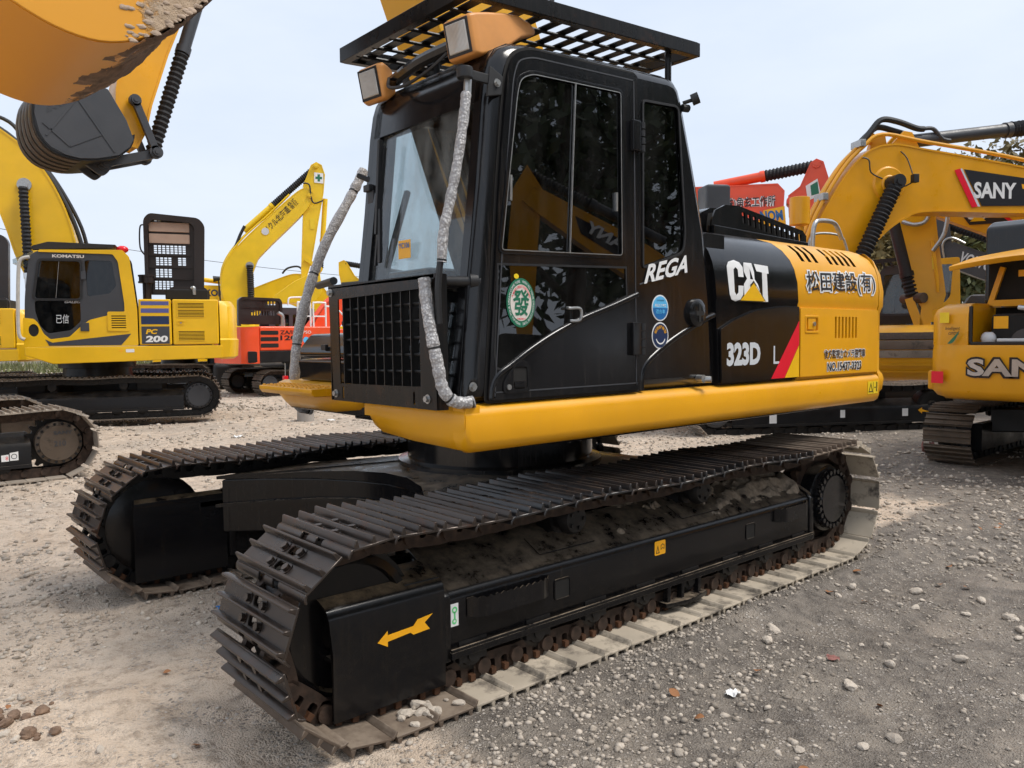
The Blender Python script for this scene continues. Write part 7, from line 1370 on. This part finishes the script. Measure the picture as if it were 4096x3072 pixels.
# ------------------------------------------------------------------ trees
def leaf_mat(name, c0, c1):
    m, n, l, p = nodes_of(name); a = n.new('ShaderNodeAttribute'); a.attribute_name = 'tone'; l.new(mixc(n, l, a.outputs['Fac'], c0, c1), p.inputs['Base Color']); p.inputs['Roughness'].default_value = .6
    p.inputs['Subsurface Weight'].default_value = 0.0; return m
M['leafA'] = leaf_mat('olive_green_leaves', (.045, .055, .018), (.15, .16, .05)); M['leafB'] = leaf_mat('yellow_brown_leaves', (.10, .075, .025), (.25, .19, .07)); M['leafC'] = leaf_mat('dark_green_leaves', (.03, .045, .018), (.085, .115, .04)); M['bark'] = plain('grey_brown_bark', (.12, .09, .07), .9, var=.3, scale=6, bmp=.4)
def tree(name, label, loc, h, cr, n, leaf, lsz, seed, group, trunk_h=.3, sparse=.5):
    r = np.random.RandomState(seed); t = thing(name, label, 'tree', loc, 0, group); mb = MB(); mb.tube([(0, 0, -.2), (.05*h*.2, .02*h, h*.3), (.02*h, -.01*h, h*.6), (0, 0, h*.85)], [h*.03, h*.024, h*.016, h*.006], 10); cl = []
    for i in range(16):
        z0 = h*(trunk_h+.5*r.rand()); a = r.rand()*6.28; L = cr*(.55+.5*r.rand())*(1.1-.5*z0/h); e = (L*math.cos(a), L*math.sin(a), z0+h*.12+.15*h*r.rand()); mid = (e[0]*.5, e[1]*.5, z0+(e[2]-z0)*.7); mb.tube([(0, 0, z0), mid, e], [h*.012, h*.008, h*.003], 6); cl += [e, mid, ((e[0]+mid[0])/2, (e[1]+mid[1])/2, (e[2]+mid[2])/2+.05*h)]
    for i in range(10): cl.append((r.normal()*cr*.35, r.normal()*cr*.35, h*(.7+.3*r.rand())))
    mb.build('trunk', 'bark', t, smooth=60); cl = np.array(cl); k = r.randint(0, len(cl), n); P = cl[k]+r.normal(size=(n, 3))*np.array([cr*.17, cr*.17, h*.06]); u = r.normal(size=(n, 3)); u /= np.linalg.norm(u, axis=1)[:, None]; w = r.normal(size=(n, 3)); w = np.cross(u, w); w /= np.linalg.norm(w, axis=1)[:, None]; s_ = lsz*(.6+.8*r.rand(n))[:, None]
    V = np.stack([P-u*s_, P+w*s_*.45, P+u*s_, P-w*s_*.45], 1).reshape(-1, 3); F = np.arange(4*n).reshape(n, 4); me = np_mesh('crown', V, F, M[leaf], False); a_ = me.attributes.new('tone', 'FLOAT', 'POINT'); tone = np.clip(.35*r.rand(n)+.65*r.rand(len(cl))[k], 0, 1); a_.data.foreach_set('value', np.repeat(tone, 4).astype(np.float32)); put('crown', me, t); return t
for i, (x, y, h, cr, lm, lab) in enumerate(((36, 10.2, 8.5, 3.4, 'leafA', 'olive green tree behind the dark grey lettered boom'), (31, 10.6, 6.2, 2.6, 'leafB', 'yellow-brown tree just left of the dark grey boom'), (42, 9.4, 9.5, 4.0, 'leafB', 'tall brownish tree beyond the yellow cab door'), (33, 7.4, 6.0, 2.6, 'leafA', 'green tree right of the dark grey boom'), (38, 15.5, 7.0, 3.2, 'leafB', 'thin pale tree seen between the amber boom and the hanging stick'), (36, 24, 8.3, 3.0, 'leafA', 'tree top showing over the red-orange boom'), (48, 13, 8.5, 4.5, 'leafA', 'farthest green tree on the right skyline'))):
    tree('tree', lab, (x, y, 0), h, cr*1.15, 9500, lm, .19, 30+i, 'trees behind the yard')
# trees behind the photographer, seen as reflections in the side windows
TB = []
for i, (x, y, h) in enumerate(((2.5, -14.5, 10.5), (7.5, -15.5, 11.5), (12.5, -14.5, 11), (18, -16.5, 12), (24, -16, 11.5), (30.5, -18, 12.5), (37, -17.5, 12), (44, -19, 12.5), (-3, -17, 10.5), (52, -21, 13))):
    tree('tree', ['nearest', 'second', 'third', 'fourth', 'fifth', 'sixth', 'seventh', 'eighth', 'leftmost', 'last'][i]+' dark green tree in the row across the lane, reflected in the windows', (x, y, 0), h, 4.4, 2600, 'leafC', .24, 60+i, 'trees reflected in the glass', .08)
# low green weeds at the foot of the wall
V = []; r = np.random.RandomState(5); n = 5000; P = np.stack([r.uniform(-2, 26, n), r.uniform(40, 58, n), np.zeros(n)], 1); a = r.rand(n)*6.28; hgt = r.uniform(.2, .6, n); d = np.stack([np.cos(a), np.sin(a), np.zeros(n)], 1)*.04
V = np.stack([P-d, P+d, P+np.stack([r.normal(size=n)*.15, r.normal(size=n)*.15, hgt], 1)], 1).reshape(-1, 3); me = np_mesh('weeds', V, np.arange(3*n).reshape(n, 3), M['leafA'], False); a_ = me.attributes.new('tone', 'FLOAT', 'POINT'); a_.data.foreach_set('value', np.repeat(r.rand(n), 3).astype(np.float32)); tag(put('weeds', me), 'green weeds along the foot of the far wall', 'weeds', kind='stuff')
hl = MB(); prof = [(40+12*i, 60-3*i) for i in range(12)]
rings = [[(x, y, -1), (x+2, y+6, 3+2.2*math.sin(i*1.3)+i*.3), (x+10, y+25, 5+2.5*math.sin(i*.9+1)+i*.3), (x+30, y+60, -1)] for i, (x, y) in enumerate(prof)]
structure(hl.loft(rings, closed=False).build('hills', plain('hazy_hill', (.16, .15, .11), .95, var=.3, scale=.3), smooth=60))
